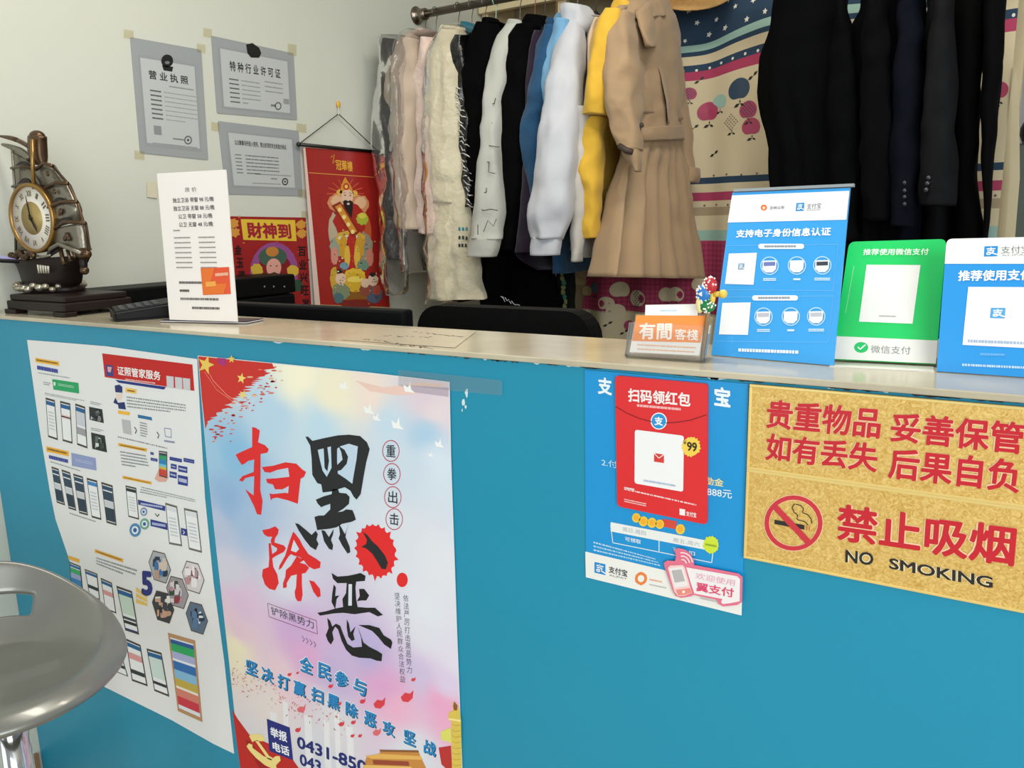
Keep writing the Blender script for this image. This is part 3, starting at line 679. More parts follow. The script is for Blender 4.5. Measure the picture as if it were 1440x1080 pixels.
pp = [at(1419, 338, 'y', 3.0), at(1432, 338, 'y', 3.0), at(1434, 250, 'y', 3.0), at(1433, 130, 'y', 3.0), at(1428, 94, 'y', 3.0), at(1423, 130, 'y', 3.0), at(1420, 250, 'y', 3.0)]
pp[0].z = pp[1].z = .5
post = MB(); post.prism(pp, (0, .03, 0), M('post_cream', '#d8cba6', .6, var=.08))
post.prism([(pp[0].x-.02, 2.99, FZ), (pp[1].x+.02, 2.99, FZ), (pp[1].x+.02, 2.99, .5), (pp[0].x-.02, 2.99, .5)], (0, .05, 0), M('post_cream', '#d8cba6', .6))
tag(post.build('wooden_post'), 'cream wooden post with pointed top beside the curtain edge', 'post')

# hat hanging above the trench coat's shoulder
hx = at(975, 0, 'y', 2.93)
hat = thing('straw_hat', 'straw coloured hat brim peeking out above the trench coat', 'hat', (hx.x, 2.95, hx.z))
strw = M('straw', '#b89055', .8, var=.15, vs=60, bump=.4, bs=160)
b = MB(); ax = Vector((.25, -.55, .8)); o0 = at(972, -14, 'y', 2.93)
b.lathe([(.10, .004), (.13, .002), (.145, -.004), (.145, -.008), (.13, -.004), (.10, 0)], o0, ax, strw, 36, False); b.build('brim', hat)
b = MB(); b.lathe([(.101, 0), (.098, .06), (.085, .09), (.05, .10), (.001, .10)], o0, ax, strw, 28, False); b.build('crown', hat)
b = MB(); b.tube([o0+ax*.10, (o0.x, 3.05, o0.z+.20), (o0.x, 3.1, ZT+.03)], .003, dkb, 6); b.build('hanging_loop', hat)

# scarf with green pattern at the end of the left clothes
sc = garment('patterned_scarf', 'black scarf with olive green pattern hanging below the denim shirt', 'scarf', 800, 30, 2.6)
scm = fabric('scarf', '#17191a')
SCL = [(790, 806, 20), (788, 808, 120), (786, 810, 260), (783, 810, 370), (786, 808, 420), (790, 804, 458), (792, 800, 466)]
piece(sc, 'body', lv(SCL, 2.66), .03, scm, wr=.006, seed=3)
b = MB(); rr = random.Random(2)
for k in range(13):
    y = 378+k*6.6; x = 789+k*.7+rr.uniform(-1.5, 2)
    c = at(x, y, 'y', 2.625); b.prism([c+Vector((math.cos(a)*.011*rr.uniform(.5, 1), 0, math.sin(a)*.014*rr.uniform(.5, 1))) for a in [j*PI/3 for j in range(6)]], (0, .002, 0), P('#6f7346') if k % 3 else P('#2f6a58'))
b.build('printed_leaf', sc)

# things seen through the gap at the far right
b = MB(); pz = at(1430, 36, 'y', 4.2).z
rod = thing('ceiling_rod', 'thin black rod with a hanging wire in the passage behind', 'rod', (0.1, 4.2, pz))
b.tube([(-.03, 4.2, pz), (1.2, 4.2, pz)], .008, M('rod_black', '#0b0b0b', .4), 8); b.build('bar', rod)
b = MB(); x_ = at(1430, 60, 'y', 4.2).x; b.tube([(x_, 4.2, pz), (x_, 4.2, pz-.28)], .002, M('rod_black'), 6); b.build('wire', rod)
b = MB(); b.tube([(1.1, 4.2, pz), (1.1, 4.2, 2.72)], .008, M('rod_black'), 6); b.build('bracket', rod)
wx = at(1422, 250, 'y', 3.9).x
wd = thing('water_dispenser', 'grey green cabinet with a glossy black head beyond the curtain', 'appliance', (wx+.2, 4.05, FZ))
z_ = at(1430, 202, 'y', 3.9).z; z2 = at(1430, 170, 'y', 3.9).z
b = MB(); b.box((wx, 3.9, FZ), (wx+.36, 4.25, z_), M('dispenser_grey', '#5d665f', .5), .01); b.build('body', wd)
b = MB(); b.box((wx+.015, 3.86, z_), (wx+.35, 4.2, z2), M('gloss_black', '#08090a', .15), .03); b.build('head', wd)
# ---------------------------------------------------------------- printed sheets
TXC = bpy.data.curves.new('glyphs', 'FONT'); TXO = bpy.data.objects.new('glyphs', TXC)
GC = {}
def glyphs(s, bold=0.0, res=3):
    k = (s, bold, res)
    if k not in GC:
        TXC.body = s; TXC.offset = bold; TXC.resolution_u = res; TXC.size = 1
        me_ = bpy.data.meshes.new_from_object(TXO)
        vs_ = [(v.co.x, v.co.y) for v in me_.vertices]; fs_ = [list(p.vertices) for p in me_.polygons]
        bpy.data.meshes.remove(me_); GC[k] = (vs_, fs_)
    return GC[k]

class Sheet:
    """something flat and printed: a thin solid with ink laid on its front. Points are photo pixels on its plane"""
    def __init__(s, name, label, cat, O, U, V, outline, thick, m, group=None, parent=None, loc=None, bg=None):
        s.O = Vector(O); s.U = Vector(U).normalized(); s.V = Vector(V).normalized(); s.N = s.U.cross(s.V)
        s.parts = {}; s.root = parent; s.sub = 0.0
        if name:
            if parent is None:
                c = s.w(*s.uv(outline[0])) if loc is None else Vector(loc)
                s.root = thing(name, label, cat, c, group)
            if outline is not None:
                b = MB(); b.prism([s.w(*s.uv(p)) - s.N*thick for p in outline], s.N*thick, m); s.base = b
                s.base_obj = b.build(bg or 'sheet', s.root)
    def w(s, u, v, n=0.0): return s.O+s.U*u+s.V*v+s.N*n
    def uv(s, p):
        if len(p) == 3: return p[0], p[1]          # already plane coordinates
        d = ray(*p); k = ((s.O-CAM).dot(s.N))/d.dot(s.N); q = CAM+d*k-s.O
        return q.dot(s.U), q.dot(s.V)
    def own(s, part):                         # a fresh part of the same kind
        s.cnt = getattr(s, 'cnt', 0)+1; return '%s#%d' % (part, s.cnt)
    def mb(s, part): return s.parts.setdefault(part, MB())
    def poly(s, pts, ink, l=1, part='print'):
        n = .00025+.00016*l
        q = [s.uv(p) for p in pts]
        ar = sum(q[i][0]*q[(i+1) % len(q)][1]-q[(i+1) % len(q)][0]*q[i][1] for i in range(len(q)))
        if ar < 0: q = q[::-1]
        s.mb(part).add([s.w(u, v, n) for u, v in q], [list(range(len(q)))], P(ink) if not isinstance(ink, bpy.types.Material) else ink)
    def ell(s, c, rx, ry, ink, l=1, part='print', n=20, spikes=0, sp=1.25, seed=0):
        rr = random.Random(seed); pts = []
        k = spikes*2 if spikes else n
        for i in range(k):
            a = 2*PI*i/k; f = (rr.uniform(1.0, sp) if i % 2 else 1) if spikes else 1
            pts.append((c[0]+math.cos(a)*rx*f, c[1]+math.sin(a)*ry*f))
        s.poly(pts, ink, l, part)
    def ring(s, c, rx, ry, w, ink, l=1, part='print', n=28):
        k = .00025+.00016*l; vs = []
        for i in range(n):
            a = 2*PI*i/n
            for f in (1, 1-w):
                vs.append(s.w(*s.uv((c[0]+math.cos(a)*rx*f, c[1]+math.sin(a)*ry*f)), k))
        s.mb(part).add(vs, [[2*i, 2*((i+1) % n), 2*((i+1) % n)+1, 2*i+1] for i in range(n)], P(ink))
    def line(s, pts, w, ink, l=1, part='print'):
        """ribbon through photo points, w in metres"""
        q = [Vector(s.uv(p)) for p in pts]; k = .00025+.00016*l; vs = []
        for i, p in enumerate(q):
            t = (q[min(i+1, len(q)-1)]-q[max(i-1, 0)]).normalized(); nn = Vector((-t.y, t.x))*w/2
            vs += [s.w(*(p+nn), k), s.w(*(p-nn), k)]
        s.mb(part).add(vs, [[2*i, 2*i+1, 2*i+3, 2*i+2] for i in range(len(q)-1)], P(ink))
    def frame(s, pts, w, ink, l=1, part='print'):
        for i in range(len(pts)): s.line([pts[i], pts[(i+1) % len(pts)]], w, ink, l, part)
    def text(s, t, bl, br, tl, ink, l=3, bold=0.0, part='lettering', raise_=0.0):
        """bold: the strokes are thickened by laying shifted copies over each other"""
        if part == 'lettering': part = s.own(part)
        vs, fs = glyphs(t, 0.0)
        x0 = min(v[0] for v in vs); x1 = max(v[0] for v in vs); y0 = min(v[1] for v in vs); y1 = max(v[1] for v in vs)
        b0 = max(0.0, bold)
        a = Vector(s.uv(bl)); e = (Vector(s.uv(br))-a)/(x1-x0+2*b0); h = (Vector(s.uv(tl))-a)/(y1-y0+2*b0); k = .00025+.00016*l+raise_
        sh = [(0, 0)] if b0 < .004 else [(b0*math.cos(i*PI/4), b0*math.sin(i*PI/4)) for i in range(8)]+([(0, 0)] if b0 > .03 else [])
        ink = P(ink) if not isinstance(ink, bpy.types.Material) else ink
        for j, (dx, dy) in enumerate(sh):
            out = []
            for x, y in vs:
                p = a+e*(x-x0+b0+dx)+h*(y-y0+b0+dy); out.append(s.w(p.x, p.y, k+j*4e-6))
            s.mb(part).add(out, fs, ink)
    def char(s, t, c, wpx, hpx, ink, l=3, bold=0.0, slope=0.0, part='lettering#chars', dx=0, dy=0):
        c = (c[0]+dx, c[1]+dy)
        s.text(t, (c[0]-wpx/2, c[1]+hpx/2-slope*wpx/2), (c[0]+wpx/2, c[1]+hpx/2+slope*wpx/2), (c[0]-wpx/2, c[1]-hpx/2-slope*wpx/2), ink, l, bold, part)
    def rows(s, tl, tr, br, bl, n, ink, fill=.5, seed=0, l=2, part='small_print', last=1.0, dash=(.012, .05)):
        """lines of print too small to read: short dashes"""
        rr = random.Random(seed); m = MB(); k = .00025+.00016*l
        A, B, C, D = [Vector(s.uv(p)) for p in (tl, tr, br, bl)]
        f = lambda x, y: (A*(1-x)+B*x)*(1-y)+(D*(1-x)+C*x)*y
        for i in range(n):
            y0 = (i+.5-fill/2)/n; y1 = (i+.5+fill/2)/n; x = 0; e = 1 if i < n-1 else last
            while x < e:
                w = rr.uniform(*dash); x1 = min(e, x+w)
                q = [f(x, y0), f(x, y1), f(x1, y1), f(x1, y0)]
                s.mb(part).add([s.w(p.x, p.y, k) for p in q], [[0, 1, 2, 3]], P(ink)); x = x1+rr.uniform(.004, .014)
    def done(s):
        for n_, m_ in s.parts.items():
            n_ = n_.split('#')[0]
            o_ = m_.build(n_, s.root)
            if n_ in ('small_print', 'petals'): o_['kind'] = 'stuff'
        return s.root
paper = M('paper_white', '#e4e5e6', .5, var=.015, vs=6, spec=.4)
FY = .9385
def face(name, label, cat, outline, thick=.0008, m=paper, y=FY, group=None, bg=None):
    return Sheet(name, label, cat, (0, y, 0), (1, 0, 0), (0, 0, 1), outline, thick, m, group, bg=bg)
def Z(ox, oy, k): return lambda *pts: [(ox+x/k, oy+y/k) for x, y in pts]
GF = 'notices stuck on the counter front'

# --- white information poster
s = face('information_poster', 'white information poster with red banner and rows of phone pictures, on the counter front', 'poster',
         [(38, 478), (90, 482), (150, 487), (277, 505), (281, 580), (288, 700), (300, 820), (315, 930), (329, 1060), (300, 1046), (240, 1012), (145, 965), (125, 890), (117, 850), (95, 780), (78, 730), (70, 690), (55, 600)], group=GF)
A = Z(30, 470, 5.4); B_ = Z(60, 620, 6.0); C_ = Z(130, 760, 6.75); D_ = Z(0, 740, 3.176)
def para(z, n, seed, last=.8, ink='#8b8d92'): s.rows(*z, n, ink, .42, seed, last=last, dash=(.01, .035))
s.poly(A((615, 145), (1300, 230), (1315, 430), (635, 325)), '#c0201f', 1, 'banner')
s.poly(A((715, 345), (1100, 400), (1085, 420), (740, 368)), '#23307e', 2, 'banner')
s.text('证照管家服务', *A((735, 308), (1062, 352), (730, 240)), '#f2eeee', 4, .02)
s.rows(*A((790, 335), (1020, 365), (1022, 378), (792, 348)), 1, '#e9b7b3', .8, 1, 3)
s.poly(A((642, 230), (698, 238), (702, 322), (648, 314)), '#3b3f86', 2, 'banner'); s.poly(A((655, 245), (690, 250), (680, 290), (660, 285)), '#d9a0a6', 3, 'banner')
for x in (1103, 1168, 1228): s.poly(A((x, 315+(x-1103)*.13), (x+55, 322+(x-1103)*.13), (x+57, 412+(x-1103)*.13), (x+4, 404+(x-1103)*.13)), '#c8c9ce', 2, 'banner')
s.poly(A((105, 178), (285, 208), (290, 242), (110, 212)), '#f0b63c', 1, 'heading_tag'); s.rows(*A((115, 186), (275, 214), (278, 230), (118, 204)), 1, '#8a6a34', .7, 3, 3)
s.rows(*A((120, 235), (278, 265), (280, 298), (122, 268)), 1, '#3c4aa0', .9, 4, 2, 'heading_tag', dash=(.05, .12)); para(A((130, 285), (430, 335), (430, 350), (130, 300)), 1, 5)
s.poly(A((235, 340), (435, 370), (440, 450), (245, 420)), '#25a163', 1, 'button_picture'); s.poly(A((245, 362), (262, 365), (260, 392), (248, 388)), '#d9efe2', 2, 'button_picture'); s.rows(*A((280, 370), (400, 390), (402, 412), (282, 392)), 2, '#bfe6d0', .4, 9, 2)
para(A((170, 355), (225, 365), (226, 395), (170, 385)), 2, 8); para(A((180, 440), (480, 500), (480, 520), (180, 462)), 2, 6)
def phone(q, screen='#e9ebee', bar='#1f5f96', case='#47403c', bands=(), l=1, seed=0):
    tl, tr, br, bl = q
    def f(x, y): return ((tl[0]*(1-x)+tr[0]*x)*(1-y)+(bl[0]*(1-x)+br[0]*x)*y, (tl[1]*(1-x)+tr[1]*x)*(1-y)+(bl[1]*(1-x)+br[1]*x)*y)
    R4 = lambda x0, y0, x1, y1: [f(x0, y0), f(x1, y0), f(x1, y1), f(x0, y1)]
    pn = s.own('phone_picture')
    s.poly(q, case, l, pn); s.poly(R4(.07, .05, .93, .95), screen, l+1, pn); s.poly(R4(.07, .07, .93, .17), bar, l+2, pn)
    for y0, y1, c in bands: s.poly(R4(.07, y0, .93, y1), c, l+3, pn)
    if not bands: s.rows(*R4(.2, .3, .8, .8), 6, '#b9bcc4', .3, seed, l+3)
RED1 = [(.36, .5, '#d9b9b9')]
phone(A((185, 480), (255, 500), (278, 805), (205, 780)), seed=1); phone(A((295, 505), (372, 525), (390, 832), (315, 810)), bands=[(.32, .42, '#e3c8c8'), (.36, .39, '#cc6a66')], seed=2); phone(A((410, 525), (485, 550), (503, 868), (425, 840)), bands=[(.17, .5, '#c9ccd6'), (.55, .72, '#9c9da2')], seed=3)
def picture(q, cols, seed, part='photo_picture', back='#2b3033'):
    rr = random.Random(seed); part = part if '#' in part else s.own(part); s.poly(q, back, 1, part)
    cx_ = sum(p[0] for p in q)/len(q); cy_ = sum(p[1] for p in q)/len(q)
    w_ = max(p[0] for p in q)-min(p[0] for p in q); h_ = max(p[1] for p in q)-min(p[1] for p in q)
    for i in range(16):
        x, y = cx_+rr.uniform(-.27, .27)*w_, cy_+rr.uniform(-.27, .27)*h_
        s.ell((x, y), w_*rr.uniform(.05, .15), h_*rr.uniform(.05, .16), rr.choice(cols), 2+i*.3, part, 7, 4, 1.5, i)
picture(A((515, 550), (615, 570), (628, 675), (520, 650)), ['#c9c9cc', '#777a80', '#4a4d52', '#202428'], 1); picture(A((530, 745), (635, 770), (652, 898), (540, 870)), ['#5d6a62', '#cfd3d2', '#39443f', '#20292b'], 2)
para(A((525, 505), (610, 525), (612, 550), (526, 530)), 2, 3); para(A((530, 705), (625, 725), (626, 750), (530, 730)), 2, 4)
s.poly(A((190, 850), (360, 890), (362, 928), (192, 890)), '#f0b02f', 1, 'heading_tag'); s.rows(*A((200, 860), (345, 894), (346, 914), (202, 880)), 1, '#8a6a34', .7, 3, 3)
s.rows(*A((210, 915), (355, 950), (356, 980), (212, 945)), 1, '#3c4aa0', .9, 6, 2, 'heading_tag', dash=(.05, .12)); s.poly(A((380, 900), (565, 940), (572, 1035), (385, 1000)), '#8f9bc8', 1, 'button_picture'); s.rows(*A((410, 940), (545, 970), (547, 995), (412, 965)), 2, '#c6cdea', .3, 2, 2)
DKB = [(.2, .42, '#33465a'), (.44, .6, '#c9ccd2'), (.6, .93, '#2c3c4c')]
for q, bd in ((((75, 215), (135, 235), (190, 545), (120, 520)), DKB), (((160, 240), (232, 265), (285, 590), (220, 570)), DKB), (((258, 275), (340, 300), (383, 630), (310, 610)), DKB), (((372, 310), (460, 335), (497, 668), (415, 645)), ()), (((495, 345), (590, 375), (625, 715), (540, 690)), DKB)):
    phone(B_(*q), bands=bd, bar='#2b4a66' if bd else '#3f83c0')
para(B_((65, 165), (385, 265), (385, 282), (65, 182)), 1, 7); para(B_((230, 600), (600, 720), (600, 740), (230, 620)), 1, 2, .6)
# right column
s.poly(A((790, 405), (875, 418), (873, 452), (792, 440)), '#f2c15a', 1, 'heading_tag'); s.rows(*A((805, 418), (862, 427), (862, 442), (806, 433)), 1, '#8a6a34', .7, 3, 3)
# saluting figure in a police cap, flat print
s.poly(A((710, 390), (745, 382), (768, 400), (768, 445), (715, 440)), '#24306b', 1, 'figure_print'); s.poly(A((718, 450), (768, 452), (760, 495), (735, 505), (722, 485)), '#e8d2c4', 1, 'figure_print')
s.poly(A((700, 520), (715, 480), (735, 520), (785, 515), (795, 572), (740, 565), (735, 535)), '#24306b', 1, 'figure_print')
para(A((800, 465), (1248, 528), (1250, 612), (805, 560)), 4, 11, .75)
s.poly(A((735, 578), (825, 592), (823, 616), (735, 603)), '#f0b63c', 1, 'heading_tag'); s.poly(A((762, 645), (828, 655), (838, 765), (775, 750)), '#b7b8bc', 1, 'print')
for x, y in ((865, 725), (1035, 762)): s.line(A((x-5, y-20), (x+12, y+4), (x+2, y+28)), .0025, '#2a2c33', 2)
s.poly(A((885, 610), (990, 630), (995, 655), (888, 635)), '#2a6f9f', 1, 'print'); para(A((900, 660), (955, 672), (962, 790), (905, 775)), 6, 3)
s.frame(A((1088, 712), (1138, 720), (1140, 785), (1095, 775)), .0012, '#5b64a8', 2); s.rows(*A((1085, 800), (1165, 812), (1166, 830), (1086, 818)), 1, '#8a90b4', .8, 3)
para(A((735, 768), (1210, 880), (1210, 900), (735, 790)), 1, 5); s.poly(A((735, 825), (955, 868), (952, 892), (737, 848)), '#e7ae3a', 1, 'heading_tag'); s.rows(*A((750, 834), (940, 872), (940, 884), (752, 846)), 1, '#7d5f2f', .7, 3, 3)
para(A((750, 880), (945, 912), (980, 1035), (765, 1000)), 5, 12, .5)
s.poly(B_((945, 320), (985, 230), (1000, 200), (1052, 230), (1062, 310), (1040, 345), (980, 345)), '#dba79b', 1, 'print')
phone(B_((982, 82), (1052, 92), (1052, 315), (984, 295)), bar='#3b4a55', bands=[(.17, .32, '#2f9a63'), (.32, .5, '#2f7fb8'), (.5, .6, '#6cc0d6'), (.6, .7, '#c9b34a'), (.7, .95, '#c8423c')], l=2)
for x0, y0, x1, y1 in ((1072, 132, 1176, 182), (1190, 142, 1280, 192), (1082, 190, 1132, 242), (1145, 205, 1222, 272), (1072, 255, 1132, 318), (1142, 285, 1226, 382), (910, 92, 938, 120), (912, 140, 970, 176)):
    s.poly(B_((x0, y0), (x1, y0+(x1-x0)*.2), (x1, y1), (x0, y1-(x1-x0)*.2)), '#2c3b8c', 1, 'print'); s.rows(*B_((x0+8, y0+14), (x1-8, y0+14+(x1-x0)*.2), (x1-8, y1-14), (x0+8, y1-14-(x1-x0)*.2)), 1, '#c8cdea', .6, int(x0), 2)
s.poly(B_((675, 293), (920, 345), (920, 368), (675, 318)), '#e7ae3a', 1, 'heading_tag'); s.rows(*B_((690, 303), (905, 350), (905, 358), (690, 312)), 1, '#7d5f2f', .7, 3, 3)
para(B_((838, 380), (1290, 490), (1290, 535), (820, 440)), 3, 13, .5)
phone(B_((700, 375), (790, 395), (815, 665), (725, 640)), bar='#2b2f33', seed=9)
for x, y, r_, c in ((855, 597, 30, '#7e93b0'), (862, 700, 40, '#6fa893'), (782, 752, 48, '#4f86b6')):
    s.ell(B_((x, y))[0], r_/6, r_*1.2/6, c, 2); s.ell(B_((x, y))[0], r_/10, r_*1.2/10, '#e3e9f0', 3); s.ell(B_((x, y))[0], r_/18, r_*1.2/18, '#315f96', 4)
for q in (((805, 495), (1035, 550), (1035, 592), (808, 537)), ((910, 660), (1050, 695), (1055, 752), (912, 717))):
    s.poly(B_(*q), '#2a3a86', 1, 'print'); t_ = B_(*q); s.rows(*[(p[0]*.8+sum(k[0] for k in t_)/4*.2, p[1]*.55+sum(k[1] for k in t_)/4*.45) for p in t_], 1, '#b8c0e4', .7, 2, 2)
s.line(B_((950, 612), (968, 638), (984, 618)), .0025, '#2a2c33', 2)
phone(B_((1035, 520), (1135, 550), (1178, 890), (1068, 870)), bar='#d9dbe0', case='#6a665f', seed=21); phone(B_((1192, 565), (1305, 590), (1345, 945), (1235, 915)), bar='#d9dbe0', case='#6a665f', seed=22)
s.poly(B_((1168, 733), (1218, 745), (1220, 802), (1170, 792)), '#2a3a86', 2, 'print'); s.line(B_((1186, 755), (1200, 770), (1188, 784)), .002, '#e8ebf4', 3)
s.poly(B_((440, 912), (680, 995), (680, 1026), (440, 940)), '#e7ae3a', 1, 'heading_tag'); s.rows(*B_((455, 925), (665, 998), (665, 1010), (455, 937)), 1, '#7d5f2f', .7, 3, 3)
para(D_((430, 135), (615, 190), (600, 240), (432, 172)), 3, 14, .7); s.poly(D_((305, 130), (355, 148), (355, 164), (306, 146)), '#e7ae3a', 1, 'heading_tag')
phone(D_((310, 158), (360, 178), (372, 290), (318, 270)), bar='#2a6fa8', bands=[(.2, .4, '#3fa86a'), (.4, .6, '#9aa5d0'), (.6, .9, '#2f7fb8')]); phone(D_((378, 190), (435, 212), (447, 330), (400, 310)), bands=[(.55, .68, '#2d3136')])
phone(D_((450, 230), (500, 252), (520, 390), (470, 370)), bands=[(.35, .5, '#d79a98')]); phone(D_((520, 265), (590, 290), (622, 485), (560, 465)), bands=[(.17, .6, '#c4d9cb'), (.66, .72, '#3f474a'), (.75, .82, '#25292c'), (.93, .96, '#26357c')])
phone(D_((500, 560), (545, 580), (573, 672), (518, 650)), bands=[(.5, .66, '#30353a')]); phone(D_((560, 500), (628, 530), (660, 715), (590, 690)), bands=[(.3, .45, '#d79a98'), (.7, .8, '#30353a')]); phone(D_((655, 545), (722, 565), (757, 762), (690, 735)), bands=[(.17, .65, '#c9dbd6'), (.74, .81, '#30353a')])
s.text('5', *C_((468, 520), (575, 535), (462, 283)), '#27307a', 3, .05)
s.rows(*C_((415, 435), (520, 520), (525, 630), (415, 600)), 3, '#e8c25c', .7, 5, 2, 'heading_tag', dash=(.2, .4))
for i, (x, y) in enumerate(((640, 250), (958, 348), (808, 492), (672, 630), (992, 735))):
    hx_ = C_(*[(x+dx, y+dy) for dx, dy in ((-60, -147), (45, -120), (100, 28), (57, 150), (-52, 115), (-100, -42))])
    s.poly([((p[0]-C_((x, y))[0][0])*1.07+C_((x, y))[0][0], (p[1]-C_((x, y))[0][1])*1.07+C_((x, y))[0][1]) for p in hx_], '#57473f', .5, 'hexagon_picture#h%d' % i)
    picture(hx_, [['#8f9aa6', '#3b6ea8', '#b99886', '#2a3550', '#d2c2b4'], ['#e9e4e6', '#b98f92', '#94a0b0', '#7c3f3c'], ['#c48a98', '#6d6670', '#d9d4d8', '#374a3c', '#8e3c44'], ['#22262e', '#e6e2de', '#3d3f4a', '#c99e86'], ['#27364e', '#dfe3e8', '#56789c', '#15181f']][i], 30+i, 'hexagon_picture#h%d' % i, ['#a9aeb2', '#d5cfd0', '#9d98a0', '#3a3d42', '#5d6f86'][i])
q = D_((750, 475), (872, 510), (905, 875), (795, 825))
phone(q, '#dfe3ea', '#2d5a9c', '#b88d64', [(.12, .22, '#2ea561'), (.22, .31, '#aab0d8'), (.31, .34, '#e5e7f0'), (.34, .45, '#2f6db2'), (.45, .56, '#85b9dc'), (.56, .66, '#c0aa4c'), (.66, .69, '#e9e2d4'), (.69, .79, '#d4806f'), (.79, .9, '#cc3a4c')], l=1)
s.done()

# --- campaign poster
POST = [(278, 500), (340, 506), (400, 512), (520, 524), (632, 537), (634, 640), (636, 700), (643, 900), (650, 1080), (653, 1160), (347, 1160), (338, 1080), (322, 930), (305, 780), (290, 640)]
s = face('campaign_poster', 'blue and pink campaign poster with big red and black brush characters', 'poster', POST, y=.9375, group=GF)
ctrl = [((290, 520), '#e8dccb'), ((420, 530), '#f6f2d8'), ((470, 545), '#f0e9cf'), ((520, 550), '#f0ddd2'), ((600, 555), '#dcccd8'), ((610, 575), '#e6d5dc'), ((380, 585), '#b5d3ea'), ((330, 640), '#86bce2'), ((300, 640), '#9cc6e4'), ((450, 600), '#bcd9ec'), ((460, 660), '#c5dcea'), ((550, 600), '#c3d9ea'), ((600, 610), '#a9cbe6'), ((560, 650), '#cad9e8'), ((620, 650), '#d3e0ee'),
        ((320, 700), '#8fb4dd'), ((350, 740), '#a4bfe0'), ((305, 740), '#b7c3df'), ((320, 800), '#d0cfe0'), ((400, 810), '#d8dcea'), ((560, 760), '#d8dfea'), ((620, 800), '#dfe2ec'), ((340, 850), '#dfbfde'), ((330, 880), '#e6c6d8'), ((420, 890), '#d0acdc'), ((330, 910), '#f0e8c8'), ((430, 920), '#dfa9d4'), ((520, 920), '#b9b0de'), ((600, 890), '#dedfec'), ((470, 950), '#c6b3de'), ((540, 965), '#dfa6d2'), ((590, 950), '#cfc0e2'), ((622, 990), '#eaa6cc'), ((640, 930), '#e0dcee'), ((600, 860), '#e0e4ee'), ((630, 960), '#dccdea'), ((560, 1000), '#edb3d0'), ((645, 1010), '#f0a9c6'), ((400, 960), '#e8cbd8'), ((380, 990), '#e6dbd9'), ((470, 1010), '#dedbe2'), ((380, 1050), '#d9d8de'), ((450, 1060), '#d6d9e2'), ((580, 1050), '#d9e0ea'), ((620, 1130), '#d6d9e2'), ((400, 1130), '#d6d4dc')]
cq = [(Vector(s.uv(p)), rgb(c)) for p, c in ctrl]
NU, NV = 56, 84
vs = []; colr = []
o2 = [Vector(s.uv(p)) for p in POST]
vtop = max(p.y for p in o2); vbot = min(p.y for p in o2)
def xed(v, side):                          # outline left/right edge at height v
    e = [o2[0]]+[o2[k] for k in (14, 13, 12, 11, 10)] if side == 0 else [o2[k] for k in (4, 5, 6, 7, 8, 9)]
    for a_, b_2 in zip(e, e[1:]):
        if b_2.y <= v <= a_.y: return a_.x+(b_2.x-a_.x)*((a_.y-v)/max(1e-6, a_.y-b_2.y))
    return e[0].x if v > e[0].y else e[-1].x
for j in range(NV+1):
    v = vtop-.0005+(vbot-vtop+.001)*j/NV
    for i in range(NU+1):
        xl, xr = xed(v, 0)+.001, xed(v, 1)-.001; u = xl+(xr-xl)*i/NU
        vv = min(v, s.uv((278, 500))[1]+(s.uv((632, 537))[1]-s.uv((278, 500))[1])*i/NU-.0006)
        q_ = Vector((u, vv)); ws_ = 0; c_ = [0, 0, 0]
        nz_ = Vector((noise.noise(Vector((u*14, vv*22, 1))), noise.noise(Vector((u*14, vv*22, 7)))))*.014
        for p_, k_ in cq:
            w_ = 1/((q_+nz_-p_).length_squared+1e-4)**1.7; ws_ += w_
            for t_ in range(3): c_[t_] += w_*k_[t_]
        vs.append(s.w(u, vv, .00028)-BASE[s.root]); colr.append([x_/ws_ for x_ in c_])
fs = []
for j in range(NV):
    for i in range(NU):
        a = j*(NU+1)+i; fs.append([a, a+NU+1, a+NU+2, a+1])
me = bpy.data.meshes.new('sky_print'); me.from_pydata([tuple(v) for v in vs], [], fs)
at_ = me.color_attributes.new('ink', 'FLOAT_COLOR', 'POINT')
for i, c in enumerate(colr): at_.data[i].color = (*c, 1)
im = bpy.data.materials.new('poster_sky_ink'); im.use_nodes = True; nt = im.node_tree; pb = nt.nodes['Principled BSDF']; pb.inputs['Roughness'].default_value = .45
ca = nt.nodes.new('ShaderNodeVertexColor'); ca.layer_name = 'ink'; nt.links.new(ca.outputs['Color'], pb.inputs['Base Color'])
me.materials.append(im); o = bpy.data.objects.new('sky_print', me); COL.objects.link(o); o.parent = s.root; BASE[o] = BASE[s.root]
rr = random.Random(12)
# red flag corner with brushed edge
fl = [(279, 501), (340, 507), (383, 511)]
for k in range(70):
    t = k/69; x = 386-t*98+rr.uniform(-10, 9)*(1-t*.5); y = 516+t*82; fl.append((max(291, x), y))
fl += [(289, 603), (284, 560)]
s.poly(fl, '#c8302a', 1, 'flag_print')
for k in range(60):
    t = rr.random(); s.ell((392-t*95+rr.gauss(0, 7), 522+(t**.75)*84+rr.gauss(0, 6)), rr.uniform(.8, 4.5), rr.uniform(.5, 1.3), rr.choice(['#c8302a', '#d2524a', '#c8302a', '#d8806a']), 1.3, 'flag_print', 8)
for k in range(14): s.ell((300+rr.random()*30, 600+rr.random()*26), rr.uniform(1, 4), rr.uniform(.6, 1.4), rr.choice(['#d2524a', '#dc8078', '#c9403a']), 1.5, 'flag_print', 8)
for k in range(8): s.ell((350+rr.random()*45, 515+rr.random()*50), rr.uniform(1.5, 5), rr.uniform(.6, 1.6), rr.choice(['#e3b58f', '#d8735f']), 1.5, 'flag_print', 8)
s.line([(292, 520), (300, 535), (320, 556), (350, 574)], .0015, '#e8907c', 2, 'flag_print'); s.line([(288, 523), (305, 548), (330, 566)], .001, '#e8907c', 2, 'flag_print')
s.poly([(306, 503), (318, 504), (318, 515), (308, 512)], '#a8327a', 2, 'flag_print')
